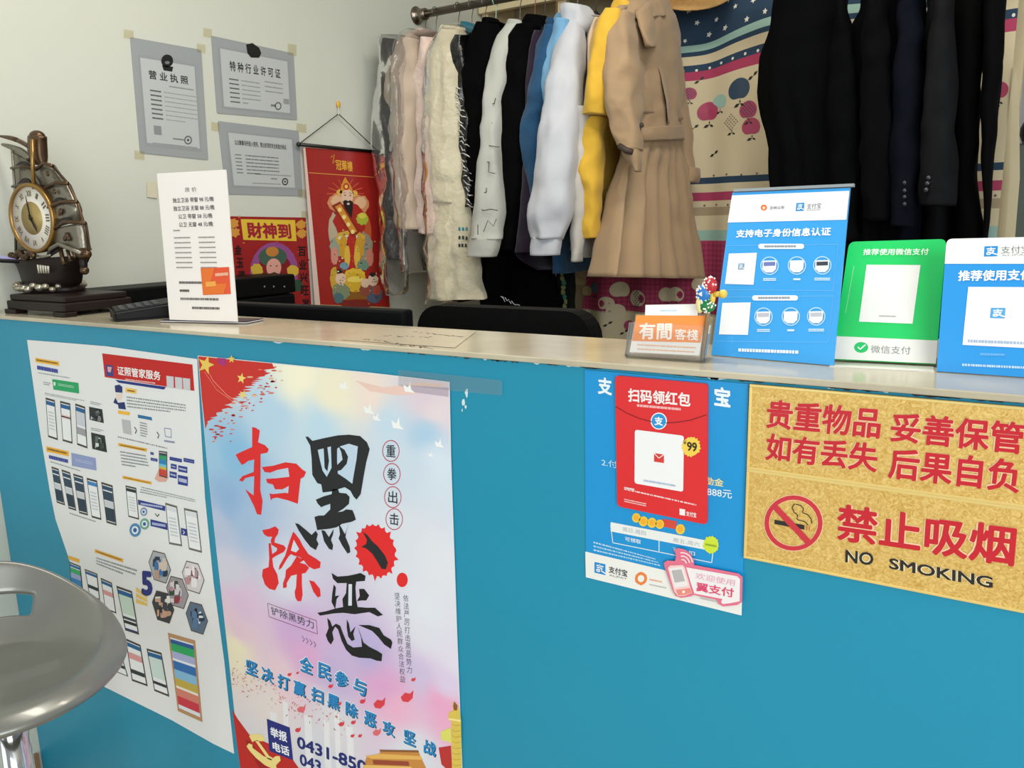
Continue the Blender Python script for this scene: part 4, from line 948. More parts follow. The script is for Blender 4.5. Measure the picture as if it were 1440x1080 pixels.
def star5(c, r_, ink, l, part, rot=0.0):
    s.poly([(c[0]+math.sin(rot+k*PI/5)*(r_ if k % 2 == 0 else r_*.42)*.85, c[1]-math.cos(rot+k*PI/5)*(r_ if k % 2 == 0 else r_*.42)) for k in range(10)], ink, l, part)
star5((290, 513), 14, '#e8c75c', 3, 'flag_print', .3); star5((326, 505), 6, '#e8c75c', 3, 'flag_print'); star5((340, 532), 8, '#ecd073', 3, 'flag_print', .2); star5((342, 555), 7, '#ecd073', 3, 'flag_print', .5)
s.poly([(500, 535), (540, 545), (590, 538), (628, 540), (600, 552), (560, 556), (520, 550)], '#e9c8bd', 1, 'print'); s.poly([(560, 541), (631, 545), (631, 558), (585, 552)], '#b9aab8', 1.2, 'print')
# doves
for x, y, k in ((484, 543, 1), (575, 547, 1.1), (519, 577, 1.1), (530, 588, .8), (559, 598, 1.2), (618, 625, .9), (606, 640, .5)):
    s.poly([(x-7*k, y-6*k), (x-1*k, y-2*k), (x+2*k, y-10*k), (x+3*k, y), (x+8*k, y+5*k), (x+1*k, y+4*k), (x-5*k, y+3*k)], '#eef1f0', 2, s.own('dove_print'))
E4 = Z(320, 580, 5.143); E5 = Z(320, 720, 4.911); E6 = Z(320, 900, 4.235)
RED, BLK, SKY = '#dd2a2c', '#25282b', '#c6d7e8'
def brush(z, polys, ink, l=3, part='brush_lettering'):
    part = part if l in (4, 5) else part
    for p_ in polys:
        o_ = z(*p_)
        if ink == RED and l == 3:
            cx_ = sum(p[0] for p in o_)/len(o_)
            s.poly(o_, ink, l, part)
        else: s.poly(o_, ink, l, part)
brush(E4, [[(180, 105), (205, 110), (235, 130), (228, 180), (222, 215), (270, 235), (300, 265), (290, 290), (240, 300), (240, 420), (238, 560), (255, 640), (245, 740), (215, 735), (195, 680), (160, 610), (130, 555), (190, 600), (195, 460), (165, 465), (130, 475), (110, 500), (85, 490), (110, 460), (190, 430), (195, 340), (150, 350), (125, 370), (105, 378), (85, 350), (60, 305), (110, 280), (180, 250)],
           [(250, 395), (330, 385), (420, 360), (500, 370), (540, 410), (570, 430), (555, 465), (530, 480), (525, 520), (510, 660), (440, 635), (360, 615), (330, 620), (315, 635), (305, 585), (330, 590), (420, 580), (440, 585), (445, 530), (400, 555), (345, 555), (330, 520), (290, 510), (280, 480), (360, 475), (450, 465), (440, 400), (360, 415), (310, 435), (270, 430)]], RED)
brush(E4, [[(565, 175), (585, 175), (615, 205), (700, 185), (800, 165), (880, 160), (960, 170), (1010, 215), (1030, 265), (1005, 360), (985, 470), (965, 590), (935, 630), (915, 610), (890, 565), (850, 540), (800, 555), (760, 570), (690, 578), (680, 520), (650, 510), (615, 450), (610, 330), (600, 240)],
           [(760, 556), (800, 552), (810, 580), (860, 585), (885, 610), (880, 660), (840, 695), (800, 720), (835, 715), (860, 700), (905, 705), (920, 740), (930, 775), (900, 790), (830, 805), (790, 830), (740, 840), (650, 850), (640, 800), (630, 755), (660, 745), (700, 745), (745, 700), (745, 660), (700, 675), (680, 685), (655, 660), (640, 630), (700, 605), (755, 590)],
           [(490, 800), (515, 805), (570, 850), (610, 885), (640, 855), (655, 880), (645, 920), (660, 950), (640, 995), (600, 970), (560, 920), (515, 850)], [(680, 850), (705, 855), (735, 900), (770, 840), (765, 880), (750, 920), (765, 960), (760, 995), (735, 985), (700, 930), (690, 890)],
           [(805, 800), (830, 840), (850, 880), (885, 790), (860, 860), (855, 900), (885, 970), (890, 1010), (870, 1020), (830, 960), (805, 910), (815, 880)]], BLK)
brush(E4, [[(655, 270), (750, 245), (755, 400), (720, 465), (690, 420), (670, 340)], [(795, 262), (815, 245), (880, 225), (945, 245), (935, 340), (915, 450), (905, 515), (860, 480), (800, 440), (795, 350)]], '#bdd3e6', 4)
brush(E4, [[(698, 255), (725, 252), (737, 350), (725, 425), (705, 400)], [(805, 240), (850, 270), (875, 320), (865, 370), (825, 415), (790, 425), (790, 385), (835, 340), (825, 285)]], BLK, 5)
brush(E5, [[(240, 125), (290, 115), (330, 98), (355, 120), (350, 150), (330, 180), (325, 210), (390, 230), (405, 250), (390, 275), (340, 300), (310, 320), (318, 380), (345, 430), (355, 490), (330, 540), (290, 530), (260, 500), (240, 440), (245, 395), (285, 380), (290, 320), (285, 215), (300, 215), (310, 290), (340, 270), (345, 250), (305, 225), (300, 195), (310, 170), (280, 170), (255, 155)],
           [(455, 135), (470, 150), (500, 190), (520, 230), (560, 290), (610, 320), (645, 345), (640, 385), (600, 395), (560, 375), (530, 335), (500, 310), (460, 300), (440, 290), (420, 310), (375, 385), (355, 400), (360, 370), (400, 300), (430, 200)],
           [(480, 305), (530, 330), (500, 350), (540, 360), (565, 385), (540, 420), (515, 425), (515, 500), (520, 570), (510, 615), (485, 615), (470, 590), (465, 550), (475, 520), (480, 430), (440, 440), (410, 490), (410, 520), (385, 525), (385, 490), (400, 450), (405, 400), (440, 370)], [(565, 470), (600, 480), (640, 530), (645, 580), (625, 590), (595, 550)]], RED)
brush(E5, [[(460, 190), (440, 265), (475, 278), (497, 255)]], '#d5dcea', 4)
sp = []
rr = random.Random(8)
for k in range(64):
    a = 2*PI*k/64; f = rr.uniform(1.06, 1.22) if k % 3 == 0 else 1.0
    x, y = 130*math.cos(a)*f, 175*math.sin(a)*f; sp.append((1025+x+y*.12, 268+y))
brush(E5, [sp], '#e02a2c', 2.5); brush(E5, [[(935, 135), (970, 160), (1000, 200), (1040, 235), (1090, 300), (1110, 350), (1095, 395), (1065, 390), (1030, 330), (1000, 285), (960, 250), (925, 240), (960, 220), (965, 190)]], BLK, 4)
s.ell(E5((1208, 468))[0], 38/4.9, 50/4.9, '#e02a2c', 3, 'brush_lettering')
brush(E5, [[(720, 420), (760, 445), (830, 440), (880, 430), (920, 420), (955, 440), (950, 475), (890, 480), (885, 520), (890, 600), (900, 655), (960, 660), (1020, 660), (1075, 710), (1040, 720), (980, 690), (880, 705), (800, 695), (730, 700), (640, 715), (622, 695), (680, 685), (750, 665), (800, 655), (795, 600), (820, 560), (825, 490), (760, 490), (730, 460)],
           [(735, 500), (750, 520), (745, 580), (775, 575), (755, 600), (745, 670), (720, 620), (725, 560)], [(910, 530), (945, 530), (980, 575), (960, 610), (925, 610), (895, 615), (915, 580)],
           [(690, 730), (710, 750), (725, 790), (750, 770), (780, 785), (800, 840), (830, 910), (870, 935), (930, 930), (925, 870), (900, 790), (915, 830), (940, 900), (980, 930), (1040, 960), (1070, 980), (1065, 1030), (1030, 1025), (990, 1010), (910, 1005), (860, 990), (820, 950), (790, 890), (765, 810), (745, 790), (725, 830), (735, 880), (715, 915), (695, 890), (680, 850), (700, 800)],
           [(825, 740), (840, 770), (850, 830), (885, 790), (870, 840), (880, 880), (860, 890), (835, 860), (825, 800)], [(905, 780), (980, 780), (1050, 800), (1080, 850), (1130, 880), (1140, 900), (1130, 945), (1085, 915), (1040, 860), (1000, 820)]], '#1b1e1f')
brush(E5, [[(838, 497), (862, 497), (861, 645), (836, 645)]], '#d5dcea', 4)
for (x, y), t in zip(((550, 634), (551.4, 666.5), (552.7, 699), (554.7, 730)), '重拳出击'):
    s.ring((x, y), 12.2, 15.4, .09, '#b8505c', 2, 'lettering#ring'+t); s.char(t, (x, y), 13, 17, '#2c3038', 3, .01, .12, 'lettering#ring'+t)
s.frame(E5((278, 630), (615, 750), (622, 842), (288, 722)), .0012, '#8a4a58', 2); s.text('铲除黑势力', *E5((305, 706), (600, 808), (300, 650)), '#3a3d44', 3, .0)
for k in range(4): x = 425+k*5.4; y = 897+k*2.6; s.line([(x, y-3), (x+3.5, y+2), (x+1, y+5)], .0012, '#3a3440', 3)
for k, t in enumerate('依法严厉打击黑恶势力'): s.char(t, (571+k*.55, 841+k*11.2), 7.5, 9.5, '#6a6d78', 3, -.005, .15, 'lettering#v1')
for k, t in enumerate('坚决维护人民群众合法权益'): s.char(t, (558.8+k*.7, 838+k*10.6), 7.5, 9, '#6a6d78', 3, -.005, .15, 'lettering#v2')
def glow(t, c, w_, h_):
    s.char(t, c, w_*1.1, h_*1.1, '#f2f3f6', 3, .075, .4); s.char(t, c, w_, h_, '#1d3a4c', 3.6, .03, .4, dx=1.1, dy=1.3); s.char(t, c, w_, h_, '#2a86c4', 4.4, .03, .4)
for t, c in zip('全民参与', ((470, 147), (578, 187), (680, 232), (788, 277))): glow(t, E6(c)[0], 18.5, 22)
for t, c in zip('坚决打赢扫黑除恶攻坚战', ((145, 165), (238, 207), (335, 250), (430, 287), (535, 327), (632, 367), (740, 415), (850, 470), (960, 525), (1085, 580), (1205, 640))): glow(t, E6(c)[0], 17, 20)
rr = random.Random(21)
for k in range(190):
    t = rr.random(); x = 30+t**1.3*700; y = 190+x*.33+rr.gauss(0, 42)+ (20 if x < 300 else 60)
    if x > 330 and rr.random() < .4: continue
    c = E6((x, y))[0]; a = rr.random()*PI; r_ = rr.uniform(1.1, 2.9)
    s.poly([(c[0]+math.cos(a)*r_, c[1]+math.sin(a)*r_), (c[0]-math.sin(a)*r_*.45, c[1]+math.cos(a)*r_*.45), (c[0]-math.cos(a)*r_, c[1]-math.sin(a)*r_)], rr.choice(['#cf4040', '#dc7a70', '#b83a38', '#d9a0a0', '#3a3a3c', '#c8a860']), 2, 'petals')
for x, y, k in ((440, 412, 1), (905, 380, 1.4), (1070, 340, 1.5), (1108, 235, .55), (420, 535, .7), (890, 550, 1), (615, 275, .6), (680, 500, .7), (750, 490, .6), (665, 380, .6), (745, 570, .5), (790, 570, .5), (805, 365, .7), (370, 205, .5), (418, 195, .35)):
    s.poly(E6((x-25*k, y), (x-8*k, y-18*k), (x+12*k, y-14*k), (x+26*k, y-28*k), (x+22*k, y+4*k), (x+4*k, y+20*k), (x-18*k, y+16*k)), '#d8404a' if k != 1 else '#de6a70', 2.5, 'petals')
# towers faintly printed behind, red ribbon, emblem
for x, y, w_ in ((380, 1000, 9), (398, 985, 7), (428, 1005, 10), (455, 1012, 8), (470, 1000, 7), (487, 1020, 9)):
    s.poly([(x, y), (x+w_, y+3), (x+w_+5, 1110), (x+4, 1110)], '#e6e6ea', 1, 'tower_print')
s.poly([(327, 998), (334, 1010), (351, 1033), (377, 1045), (395, 1057), (412, 1068), (424, 1085), (440, 1120), (450, 1160), (347, 1159), (339, 1085)], '#bf2a26', 2, 'ribbon_print')
s.poly([(345, 1040), (352, 1042), (372, 1070), (384, 1100), (378, 1102), (362, 1075)], '#a11f20', 2.4, 'ribbon_print')
EM = '#f0dc8c'
for p_ in ([(130, 570), (150, 558), (205, 562), (225, 590), (215, 602), (160, 600), (150, 608)], [(165, 598), (182, 596), (250, 690), (270, 700), (262, 716), (240, 706)], [(115, 632), (128, 614), (150, 622), (150, 640), (215, 690), (262, 708), (290, 690), (312, 690), (318, 716), (290, 745), (300, 780), (270, 765), (225, 745), (170, 700), (130, 655)]):
    s.poly(E6(*p_), EM, 3, 'emblem_print')
s.poly([(375.5, 1010.5), (407.8, 1022.8), (412.6, 1068.8), (379, 1055.8)], '#26307c', 3, 'print')
s.text('举报', *E6((258, 572), (358, 610), (254, 512)), '#eef0f6', 4, .03); s.text('电话', *E6((272, 655), (372, 692), (268, 600)), '#eef0f6', 4, .03)
s.text('0431-850', *E6((416, 640), (830, 800), (414, 568)), '#252f74', 3, .03); s.text('043', *E6((432, 742), (560, 792), (430, 672)), '#252f74', 3, .03)
GO = '#d59a4a'
for p_, c, l in (([(815, 735), (832, 690), (905, 678), (912, 655), (1138, 660), (1150, 692), (1190, 775), (1200, 860), (830, 860)], '#c98a44', 2), ([(820, 690), (905, 676), (1150, 690), (1165, 712), (860, 706)], '#e4b35e', 3), ([(905, 652), (1138, 656), (1140, 668), (912, 664)], '#8a5a34', 3.4), ([(865, 712), (1080, 722), (1085, 748), (870, 740)], '#9a4a34', 3),
                 ([(810, 742), (1090, 752), (1130, 775), (815, 768)], '#e9bd6a', 3.6), ([(860, 770), (1100, 778), (1110, 870), (860, 870)], '#9c3a30', 3)):
    s.poly(E6(*p_), c, l, 'gate_print')
s.poly(E6((1258, 640), (1332, 628), (1340, 800), (1275, 740)), '#b83432', 2, 'gate_print'); s.poly(E6((1270, 545), (1330, 520), (1336, 612), (1272, 592)), '#d9d86a', 2.5, 'column_print')
s.poly(E6((1340, 900), (1334, 482), (1315, 470), (1320, 428), (1345, 420), (1340, 368), (1372, 388), (1385, 430), (1392, 482), (1398, 900)), '#d9bf55', 3, 'column_print')
for y in range(500, 760, 34): s.line(E6((1340, y), (1360, y+10), (1390, y+4)), .0008, '#b0923c', 4, 'column_print')
s.poly(E6((1318, 462), (1390, 474), (1390, 486), (1318, 474)), '#f0df94', 4, 'column_print'); s.poly(E6((1345, 392), (1352, 365), (1372, 390), (1368, 418), (1350, 418)), '#8a5a34', 4, 'column_print')
s.done()
# strip of dull tape above the poster's right corner
s = face('tape_strip', 'strip of grey tape holding the top right corner of the campaign poster', 'tape', [(560, 520), (632, 527), (706, 535), (706, 556), (632, 549), (560, 541)], .0002, clear_mat('dull_tape', (.94, .95, .95), .03, .4, dens=.05), y=.9361); s.done()

# --- blue payment board
OB = [(822, 520), (1053, 540), (1043, 866), (1000, 855), (824, 812)]
s = face('payment_board', 'blue payment notice board hung on the counter front, behind the red card', 'board', OB, .002, M('board_blue', '#1190d2', .28, var=.04), y=.938, group=GF, bg='board')
F8 = Z(800, 510, 2.92); F3 = Z(820, 740, 6.0)
s.poly([(823.2, 775.4), (932, 801), (1044, 829), (1043, 865.4), (824, 811.5)], '#e6e6e2', 1, 'white_band')
s.char('支', (851, 543), 20, 24, '#e3eef5', 3, .035, .14); s.char('宝', (1016, 558), 23, 27, '#e3eef5', 3, .035, .14); s.char('付', (935, 551), 21, 25, '#e3eef5', 3, .035, .14)
s.text('2.付', *F8((135, 422), (200, 434), (135, 393)), '#cfe2ee', 3); s.text('励金', *F8((558, 498), (636, 510), (558, 466)), '#e3dca0', 3, .02); s.text('888元', *F8((568, 545), (670, 558), (568, 512)), '#d9e8f0', 3, .01)
for x, y, r_ in ((895, 728, 6), (905, 733, 6.5), (917, 735, 6.5), (928, 737, 6), (957, 744, 6.5)):
    s.ell((x, y), r_, r_*1.1, '#e9c437', 2, 'coin_print'); s.ell((x, y), r_*.6, r_*.66, '#f0a93a', 3, 'coin_print')
s.poly([(932, 729), (952, 733), (950, 744), (930, 740)], '#cf4a3c', 1.6, 'coin_print')
s.poly([(859, 734), (1005, 762), (1003, 775), (859, 747)], '#e3e6e4', 2, 'table_print'); s.frame([(859, 738), (1004, 766), (1001, 791), (862, 763)], .0012, '#d5e4ea', 1.6, 'table_print'); s.line([(927, 757), (927, 776)], .0012, '#d5e4ea', 1.6, 'table_print')
s.text('周日-周四', *F3((335, 40), (530, 78), (335, 5)), '#9fa9b4', 3); s.text('周五-周六', *F3((760, 130), (985, 172), (760, 95)), '#9fa9b4', 3); s.text('可领取', *F3((355, 122), (490, 150), (355, 85)), '#d3e6f0', 3, .02); s.text('可抵扣', *F3((760, 212), (945, 250), (760, 175)), '#d3e6f0', 3, .02)
s.ell((1000, 766), 10.5, 11.5, '#c9dc3c', 3, 'badge_print', spikes=16, sp=1.2, seed=3); s.rows((992, 763), (1008, 766), (1008, 770), (992, 767), 1, '#93ad30', .7, 2, 4)
s.rows(*F3((90, 118), (600, 262), (668, 345), (90, 215)), 3, '#b9d9ea', .4, 5, 2, last=1, dash=(.01, .04))
def pay_logo(s, q, ink='#1f87cf', g='#eef3f6', l=2, part='logo'):
    part = s.own(part); s.poly(q, ink, l, part); tl, tr, br, bl = q
    f = lambda x, y: ((tl[0]*(1-x)+tr[0]*x)*(1-y)+(bl[0]*(1-x)+br[0]*x)*y, (tl[1]*(1-x)+tr[1]*x)*(1-y)+(bl[1]*(1-x)+br[1]*x)*y)
    for a_ in ([(.18, .26), (.82, .26)], [(.22, .44), (.74, .44)], [(.49, .12), (.49, .44)]): s.line([f(*p) for p in a_], (Vector(s.uv(tr))-Vector(s.uv(tl))).length*.09, g, l+1, part)
    s.line([f(.72, .44), f(.62, .62), f(.40, .80), f(.22, .78), f(.2, .66), f(.36, .60), f(.62, .68), f(1.0, .84)], (Vector(s.uv(tr))-Vector(s.uv(tl))).length*.1, g, l+1, part)
pay_logo(s, F3((97, 300), (190, 320), (190, 412), (97, 390)))
s.text('支付宝', *F3((218, 390), (375, 428), (218, 332)), '#3a3c3e', 3, .02); s.text('ALIPAY', *F3((222, 418), (372, 452), (222, 402)), '#77797c', 3)
s.ell(F3((490, 440))[0], 8.6, 9, '#e5813f', 2, 'logo', spikes=6, sp=1.1, seed=1); s.ell(F3((490, 440))[0], 4.6, 5, '#e6e6e2', 3, 'logo')
s.rows(*F3((560, 438), (668, 462), (668, 478), (560, 456)), 1, '#e8a98a', .8, 3); s.rows(*F3((560, 480), (705, 510), (705, 530), (560, 500)), 1, '#b9b9b9', .6, 4)
s.done()
# torn specks at its right edge
# --- red card over it
def rounded(q, r_=.06, n=4):
    tl, tr, br, bl = [Vector(p) for p in q]; out = []
    c = [tl, tr, br, bl]
    for i in range(4):
        p = c[i]; a_ = c[i-1]; d_ = c[(i+1) % 4]
        u1 = p+(a_-p).normalized()*r_; u2 = p+(d_-p).normalized()*r_
        for k in range(n+1):
            t = k/n; out.append(tuple(u1*(1-t)**2+p*2*t*(1-t)+u2*t*t))
    return out
RC = rounded([(865, 528), (995, 540), (994, 738), (868, 712)], 6)
s = face('red_envelope_card', 'red card with white panel and yellow 99 badge, fixed over the blue board', 'card', RC, .004, M('card_red', '#d8262c', .35, var=.03), y=.934, group=GF, bg='card')
s.text('扫码领红包', *F8((244, 160), (500, 182), (244, 104)), '#f2e4e4', 3, .03); s.rows(*F8((280, 168), (460, 184), (460, 198), (280, 182)), 1, '#eeb0b0', .7, 3, dash=(.05, .09))
s.line(F8((193, 180), (240, 208), (290, 229), (340, 242), (385, 248), (440, 245), (500, 236), (565, 214)), .0011, '#7d1d22', 2)
s.ell((926.7, 592), 11.5, 12, '#e9edf0', 2, 'logo'); s.ell((926.7, 592), 10, 10.5, '#2a8fd0', 3, 'logo'); s.char('支', (926.7, 592), 12, 12, '#f2f5f7', 4, .03, .1)
s.poly(rounded([(893, 604), (962, 612.7), (961, 691.5), (892.5, 679.5)], 4), '#e9eaec', 2, 'white_panel')
s.poly([(920, 637), (934, 639), (934, 651), (920, 649)], '#d23b38', 3, 'logo'); s.line([(920, 637), (927, 644), (934, 639)], .0012, '#f2e4e4', 4, 'logo')
s.rows(*F8((308, 478), (440, 500), (440, 510), (308, 488)), 1, '#a9b9d4', .8, 5, 4)
s.ell((972, 628), 12.2, 13, '#eccb52', 3, 'badge_print', spikes=18, sp=1.2, seed=2); s.char('99', (973.5, 628), 14, 13, '#3a2f22', 5, .03, .12); s.char('¥', (963.5, 622), 4.5, 6, '#3a2f22', 5)
s.rows(*F8((228, 512), (525, 578), (525, 590), (228, 524)), 1, '#f0c9c9', .5, 5, 3); s.rows(*F8((228, 508), (270, 516), (270, 526), (228, 518)), 1, '#f4dede', .8, 6, 3)
s.rows(*F8((228, 556), (318, 575), (318, 592), (228, 572)), 2, '#f0c9c9', .5, 7, 3); s.poly(F8((455, 598), (478, 602), (478, 628), (455, 624)), '#f2e4e4', 3, 'logo'); s.text('支付宝', *F8((482, 628), (524, 636), (482, 608)), '#f2e4e4', 3, .02)
s.done()
# --- pink sticker
PK = F3((770, 205), (800, 185), (850, 195), (900, 230), (935, 290), (935, 328), (1310, 400), (1345, 430), (1340, 640), (1300, 665), (1240, 672), (1180, 678), (1140, 655), (1130, 622), (935, 580), (910, 592), (830, 605), (780, 590), (755, 540), (690, 350), (680, 310), (710, 290), (775, 295), (785, 250))
s = face('welcome_sticker', 'pink phone-shaped sticker on the lower right of the blue board', 'sticker', PK, .0006, M('sticker_pink', '#e0708c', .4), y=.9335, group=GF)
s.poly(F3((870, 345), (1300, 420), (1325, 445), (1322, 632), (1240, 648), (1180, 655), (1165, 640), (1175, 612), (940, 566), (910, 480)), '#e9e4e6', 2, 'white_panel')
s.poly(F3((715, 350), (735, 330), (840, 325), (860, 345), (920, 560), (850, 588), (800, 586), (770, 548)), '#f0c4c4', 2.4, 'phone_picture'); s.poly(F3((728, 352), (842, 340), (890, 500), (775, 520)), '#e6e2e2', 3, 'phone_picture'); s.poly(F3((748, 372), (832, 362), (862, 462), (775, 474)), '#b4b0b2', 3.5, 'phone_picture'); s.poly(F3((783, 535), (905, 520), (916, 558), (850, 580), (803, 580)), '#e58a7c', 3, 'phone_picture'); s.ell(F3((850, 552))[0], 2, 2, '#f4e8e6', 4, 'phone_picture')
for r_ in (35, 62, 88): s.line(F3(*[(838+math.cos(a)*r_, 318+math.sin(a)*r_*1.1) for a in [(-1.75+k*.32) for k in range(6)]]), .0016, '#f2dfe3', 3, 'logo')
s.text('欢迎使用', *F3((948, 440), (1278, 505), (955, 388)), '#e2a3b4', 4, .0); s.text('翼支付', *F3((955, 545), (1272, 602), (958, 468)), '#d8446c', 4, .02); s.rows(*F3((985, 596), (1115, 625), (1115, 645), (985, 616)), 1, '#a9a9b0', .5, 3, 0)
s.done()

# --- gold plates
gold = bpy.data.materials.new('gold_emboss'); gold.use_nodes = True; nt = gold.node_tree; pb = nt.nodes['Principled BSDF']
pb.inputs['Metallic'].default_value = .3; pb.inputs['Roughness'].default_value = .38
tc = nt.nodes.new('ShaderNodeTexCoord'); n1 = nt.nodes.new('ShaderNodeTexNoise'); n1.inputs['Scale'].default_value = 130; n1.inputs['Detail'].default_value = 2; n1.inputs['Distortion'].default_value = 2.5
cr = nt.nodes.new('ShaderNodeValToRGB'); cr.color_ramp.elements[0].color = (*rgb('#c69b45'), 1); cr.color_ramp.elements[1].color = (*rgb('#ebcd80'), 1); cr.color_ramp.elements[0].position = .28; cr.color_ramp.elements[1].position = .72
bp = nt.nodes.new('ShaderNodeBump'); bp.inputs['Strength'].default_value = .3; bp.inputs['Distance'].default_value = .0015
nt.links.new(tc.outputs['Object'], n1.inputs['Vector']); nt.links.new(n1.outputs['Fac'], cr.inputs['Fac']); nt.links.new(cr.outputs['Color'], pb.inputs['Base Color']); nt.links.new(n1.outputs['Fac'], bp.inputs['Height']); nt.links.new(bp.outputs['Normal'], pb.inputs['Normal'])
goldrim = M('gold_rim', '#f0d68a', .3, .5)
def plate(label, z1, z0):
    x0, x1 = -.2625, .0395
    o_ = thing('gold_sign', label, 'sign', (x0, .938, z0), 'gold plates on the counter front')
    b = MB(); b.box((x0, .9345, z0), (x1, .9385, z1), gold, .0012); b.build('plate', o_)
    b = MB(); w_ = .0032
    for a_, c_ in (((x0, z1-w_), (x1, z1)), ((x0, z0), (x1, z0+w_)), ((x0, z0+w_), (x0+w_, z1-w_)), ((x1-w_, z0+w_), (x1, z1-w_))): b.box((a_[0], .9332, a_[1]), (c_[0], .9348, c_[1]), goldrim, .0006)
    b.build('rim', o_)
    return Sheet('x', '', '', (0, .9343, 0), (1, 0, 0), (0, 0, 1), None, 0, None, parent=o_)
F1 = Z(1040, 520, 3.0)
zt, zm, zb = at(1055, 540, 'y', .934).z, at(1053, 660, 'y', .934).z, at(1048, 785, 'y', .934).z
s = plate('gold plate with two lines of red characters, upper of the two', zt, zm)
RD = M('enamel_red', '#c01c2c', .3, var=.02); PALE = '#f0c9a4'
for t, q in (('贵重物品', ((110, 245), (590, 292), (120, 124))), ('妥善保管', ((635, 302), (1192, 358), (645, 176))), ('如有丢失', ((108, 380), (578, 434), (118, 266))), ('后果自负', ((625, 457), (1177, 522), (635, 326)))):
    s.text(t, *F1(*q), PALE, 1, .05, 'lettering'); s.text(t, *F1(*q), RD, 3, .026, 'lettering')
s.done()
s = plate('gold no smoking plate with red crossed-out cigarette symbol, lower of the two', zm, zb)
q = ((408, 718), (1157, 832), (415, 563)); s.text('禁止吸烟', *F1(*q), PALE, 1, .05); s.text('禁止吸烟', *F1(*q), RD, 3, .026)
for t, q in (('NO', ((446, 812), (564, 826), (448, 758))), ('SMOKING', ((632, 838), (1068, 922), (632, 792)))):
    s.text(t, *F1(*q), '#efe3c0', 1, .06); s.text(t, *F1(*q), '#2a2420', 3, .025)
c = F1((228, 646))[0]
s.ring(c, 42, 40, .2, PALE, 1, 'symbol'); s.ring(c, 41, 39, .16, '#c43440', 2, 'symbol'); s.poly(F1((140, 585), (160, 570), (310, 728), (290, 745)), '#c43440', 3, 'symbol')
s.poly(F1((148, 632), (274, 655), (274, 674), (148, 650)), '#2a2a26', 2, 'symbol'); s.poly(F1((282, 656), (286, 657), (286, 677), (282, 676)), '#c4603c', 2, 'symbol'); s.poly(F1((293, 658), (297, 659), (297, 679), (293, 678)), '#c4603c', 2, 'symbol')
s.line(F1((232, 565), (222, 580), (230, 600), (245, 612), (243, 632), (275, 640), (290, 655)), .0011, '#2f2c22', 2, 'symbol'); s.line(F1((236, 566), (258, 572), (270, 585), (266, 602), (290, 612), (303, 630), (305, 648)), .0011, '#2f2c22', 2, 'symbol')
s.done()
# ---------------------------------------------------------------- papers on the left wall
def wallsheet(name, label, cat, outline, thick=.0012, m=None, x=-2.0978, group=None, bg=None):
    return Sheet(name, label, cat, (x, 0, 0), (0, 1, 0), (0, 0, 1), outline, thick, m or paper, group, bg=bg)
GWC = 'laminated certificates on the left wall'
lam = M('laminate_grey', '#969b9d', .16, var=.03, vs=5, spec=.5)
def bil(q):
    tl, tr, br, bl = q
    return lambda x, y: ((tl[0]*(1-x)+tr[0]*x)*(1-y)+(bl[0]*(1-x)+br[0]*x)*y, (tl[1]*(1-x)+tr[1]*x)*(1-y)+(bl[1]*(1-x)+br[1]*x)*y)
def cert(label, q, inner, margin):
    s = wallsheet('certificate', label, 'certificate', rounded(q, 2.5, 3), m=lam, group=GWC)
    f = bil(q); x0, y0, x1, y1 = margin
    s.poly([f(x0, y0), f(x1, y0), f(x1, y1), f(x0, y1)], '#8f9396', 1, 'border_print')
    e = .025; s.poly([f(x0+e, y0+e), f(x1-e, y0+e), f(x1-e, y1-e), f(x0+e, y1-e)], '#b3b7b8', 1.6, 'border_print')
    return s, f
q1 = [(183, 52), (283, 70), (293, 225), (197, 215)]
s, f = cert('portrait laminated certificate, tallest of the three on the left wall', q1, None, (.09, .14, .91, .93))
s.text('营 业 执 照', f(.22, .34), f(.78, .34), f(.22, .262), '#2c2e30', 3, .02)
s.ell(f(.5, .155), 8.5, 9, '#1d1f20', 3, 'emblem_print'); s.poly([f(.42, .20), f(.58, .20), f(.56, .245), f(.44, .245)], '#1d1f20', 3, 'emblem_print'); s.ell(f(.5, .17), 3.4, 2.2, '#6e7274', 4, 'emblem_print')
s.rows(f(.22, .42), f(.38, .42), f(.38, .70), f(.22, .70), 7, '#55585b', .34, 1, dash=(.12, .2)); s.rows(f(.42, .42), f(.88, .42), f(.88, .70), f(.42, .70), 7, '#878b8e', .2, 2, last=.6, dash=(.02, .08)); s.rows(f(.5, .37), f(.85, .37), f(.85, .39), f(.5, .39), 1, '#7d8184', .6, 3)
s.poly([f(.23, .745), f(.34, .745), f(.34, .825), f(.23, .825)], '#83878a', 2, 'print'); s.ring(f(.72, .84), 5.5, 6.2, .3, '#5a5d60', 2, 'seal_print'); s.ell(f(.72, .84), 1.6, 1.8, '#3e4144', 3, 'seal_print'); s.rows(f(.5, .835), f(.66, .835), f(.66, .85), f(.5, .85), 1, '#55585b', .8, 5)
s.rows(f(.2, .895), f(.85, .895), f(.85, .905), f(.2, .905), 1, '#66696c', .6, 6); s.done()
q2 = [(297, 50), (413, 75), (418, 169), (305, 159)]
s, f = cert('landscape laminated certificate with big black emblem, upper of the right pair', q2, None, (.07, .12, .94, .93))
s.text('特 种 行 业 许 可 证', f(.20, .42), f(.82, .415), f(.20, .285), '#2c2e30', 3, .02)
s.poly([f(.42, .02), f(.50, -.02), f(.58, .03), f(.60, .10), f(.57, .17), f(.47, .19), f(.43, .14)], '#1a1c1d', 3, 'emblem_print')
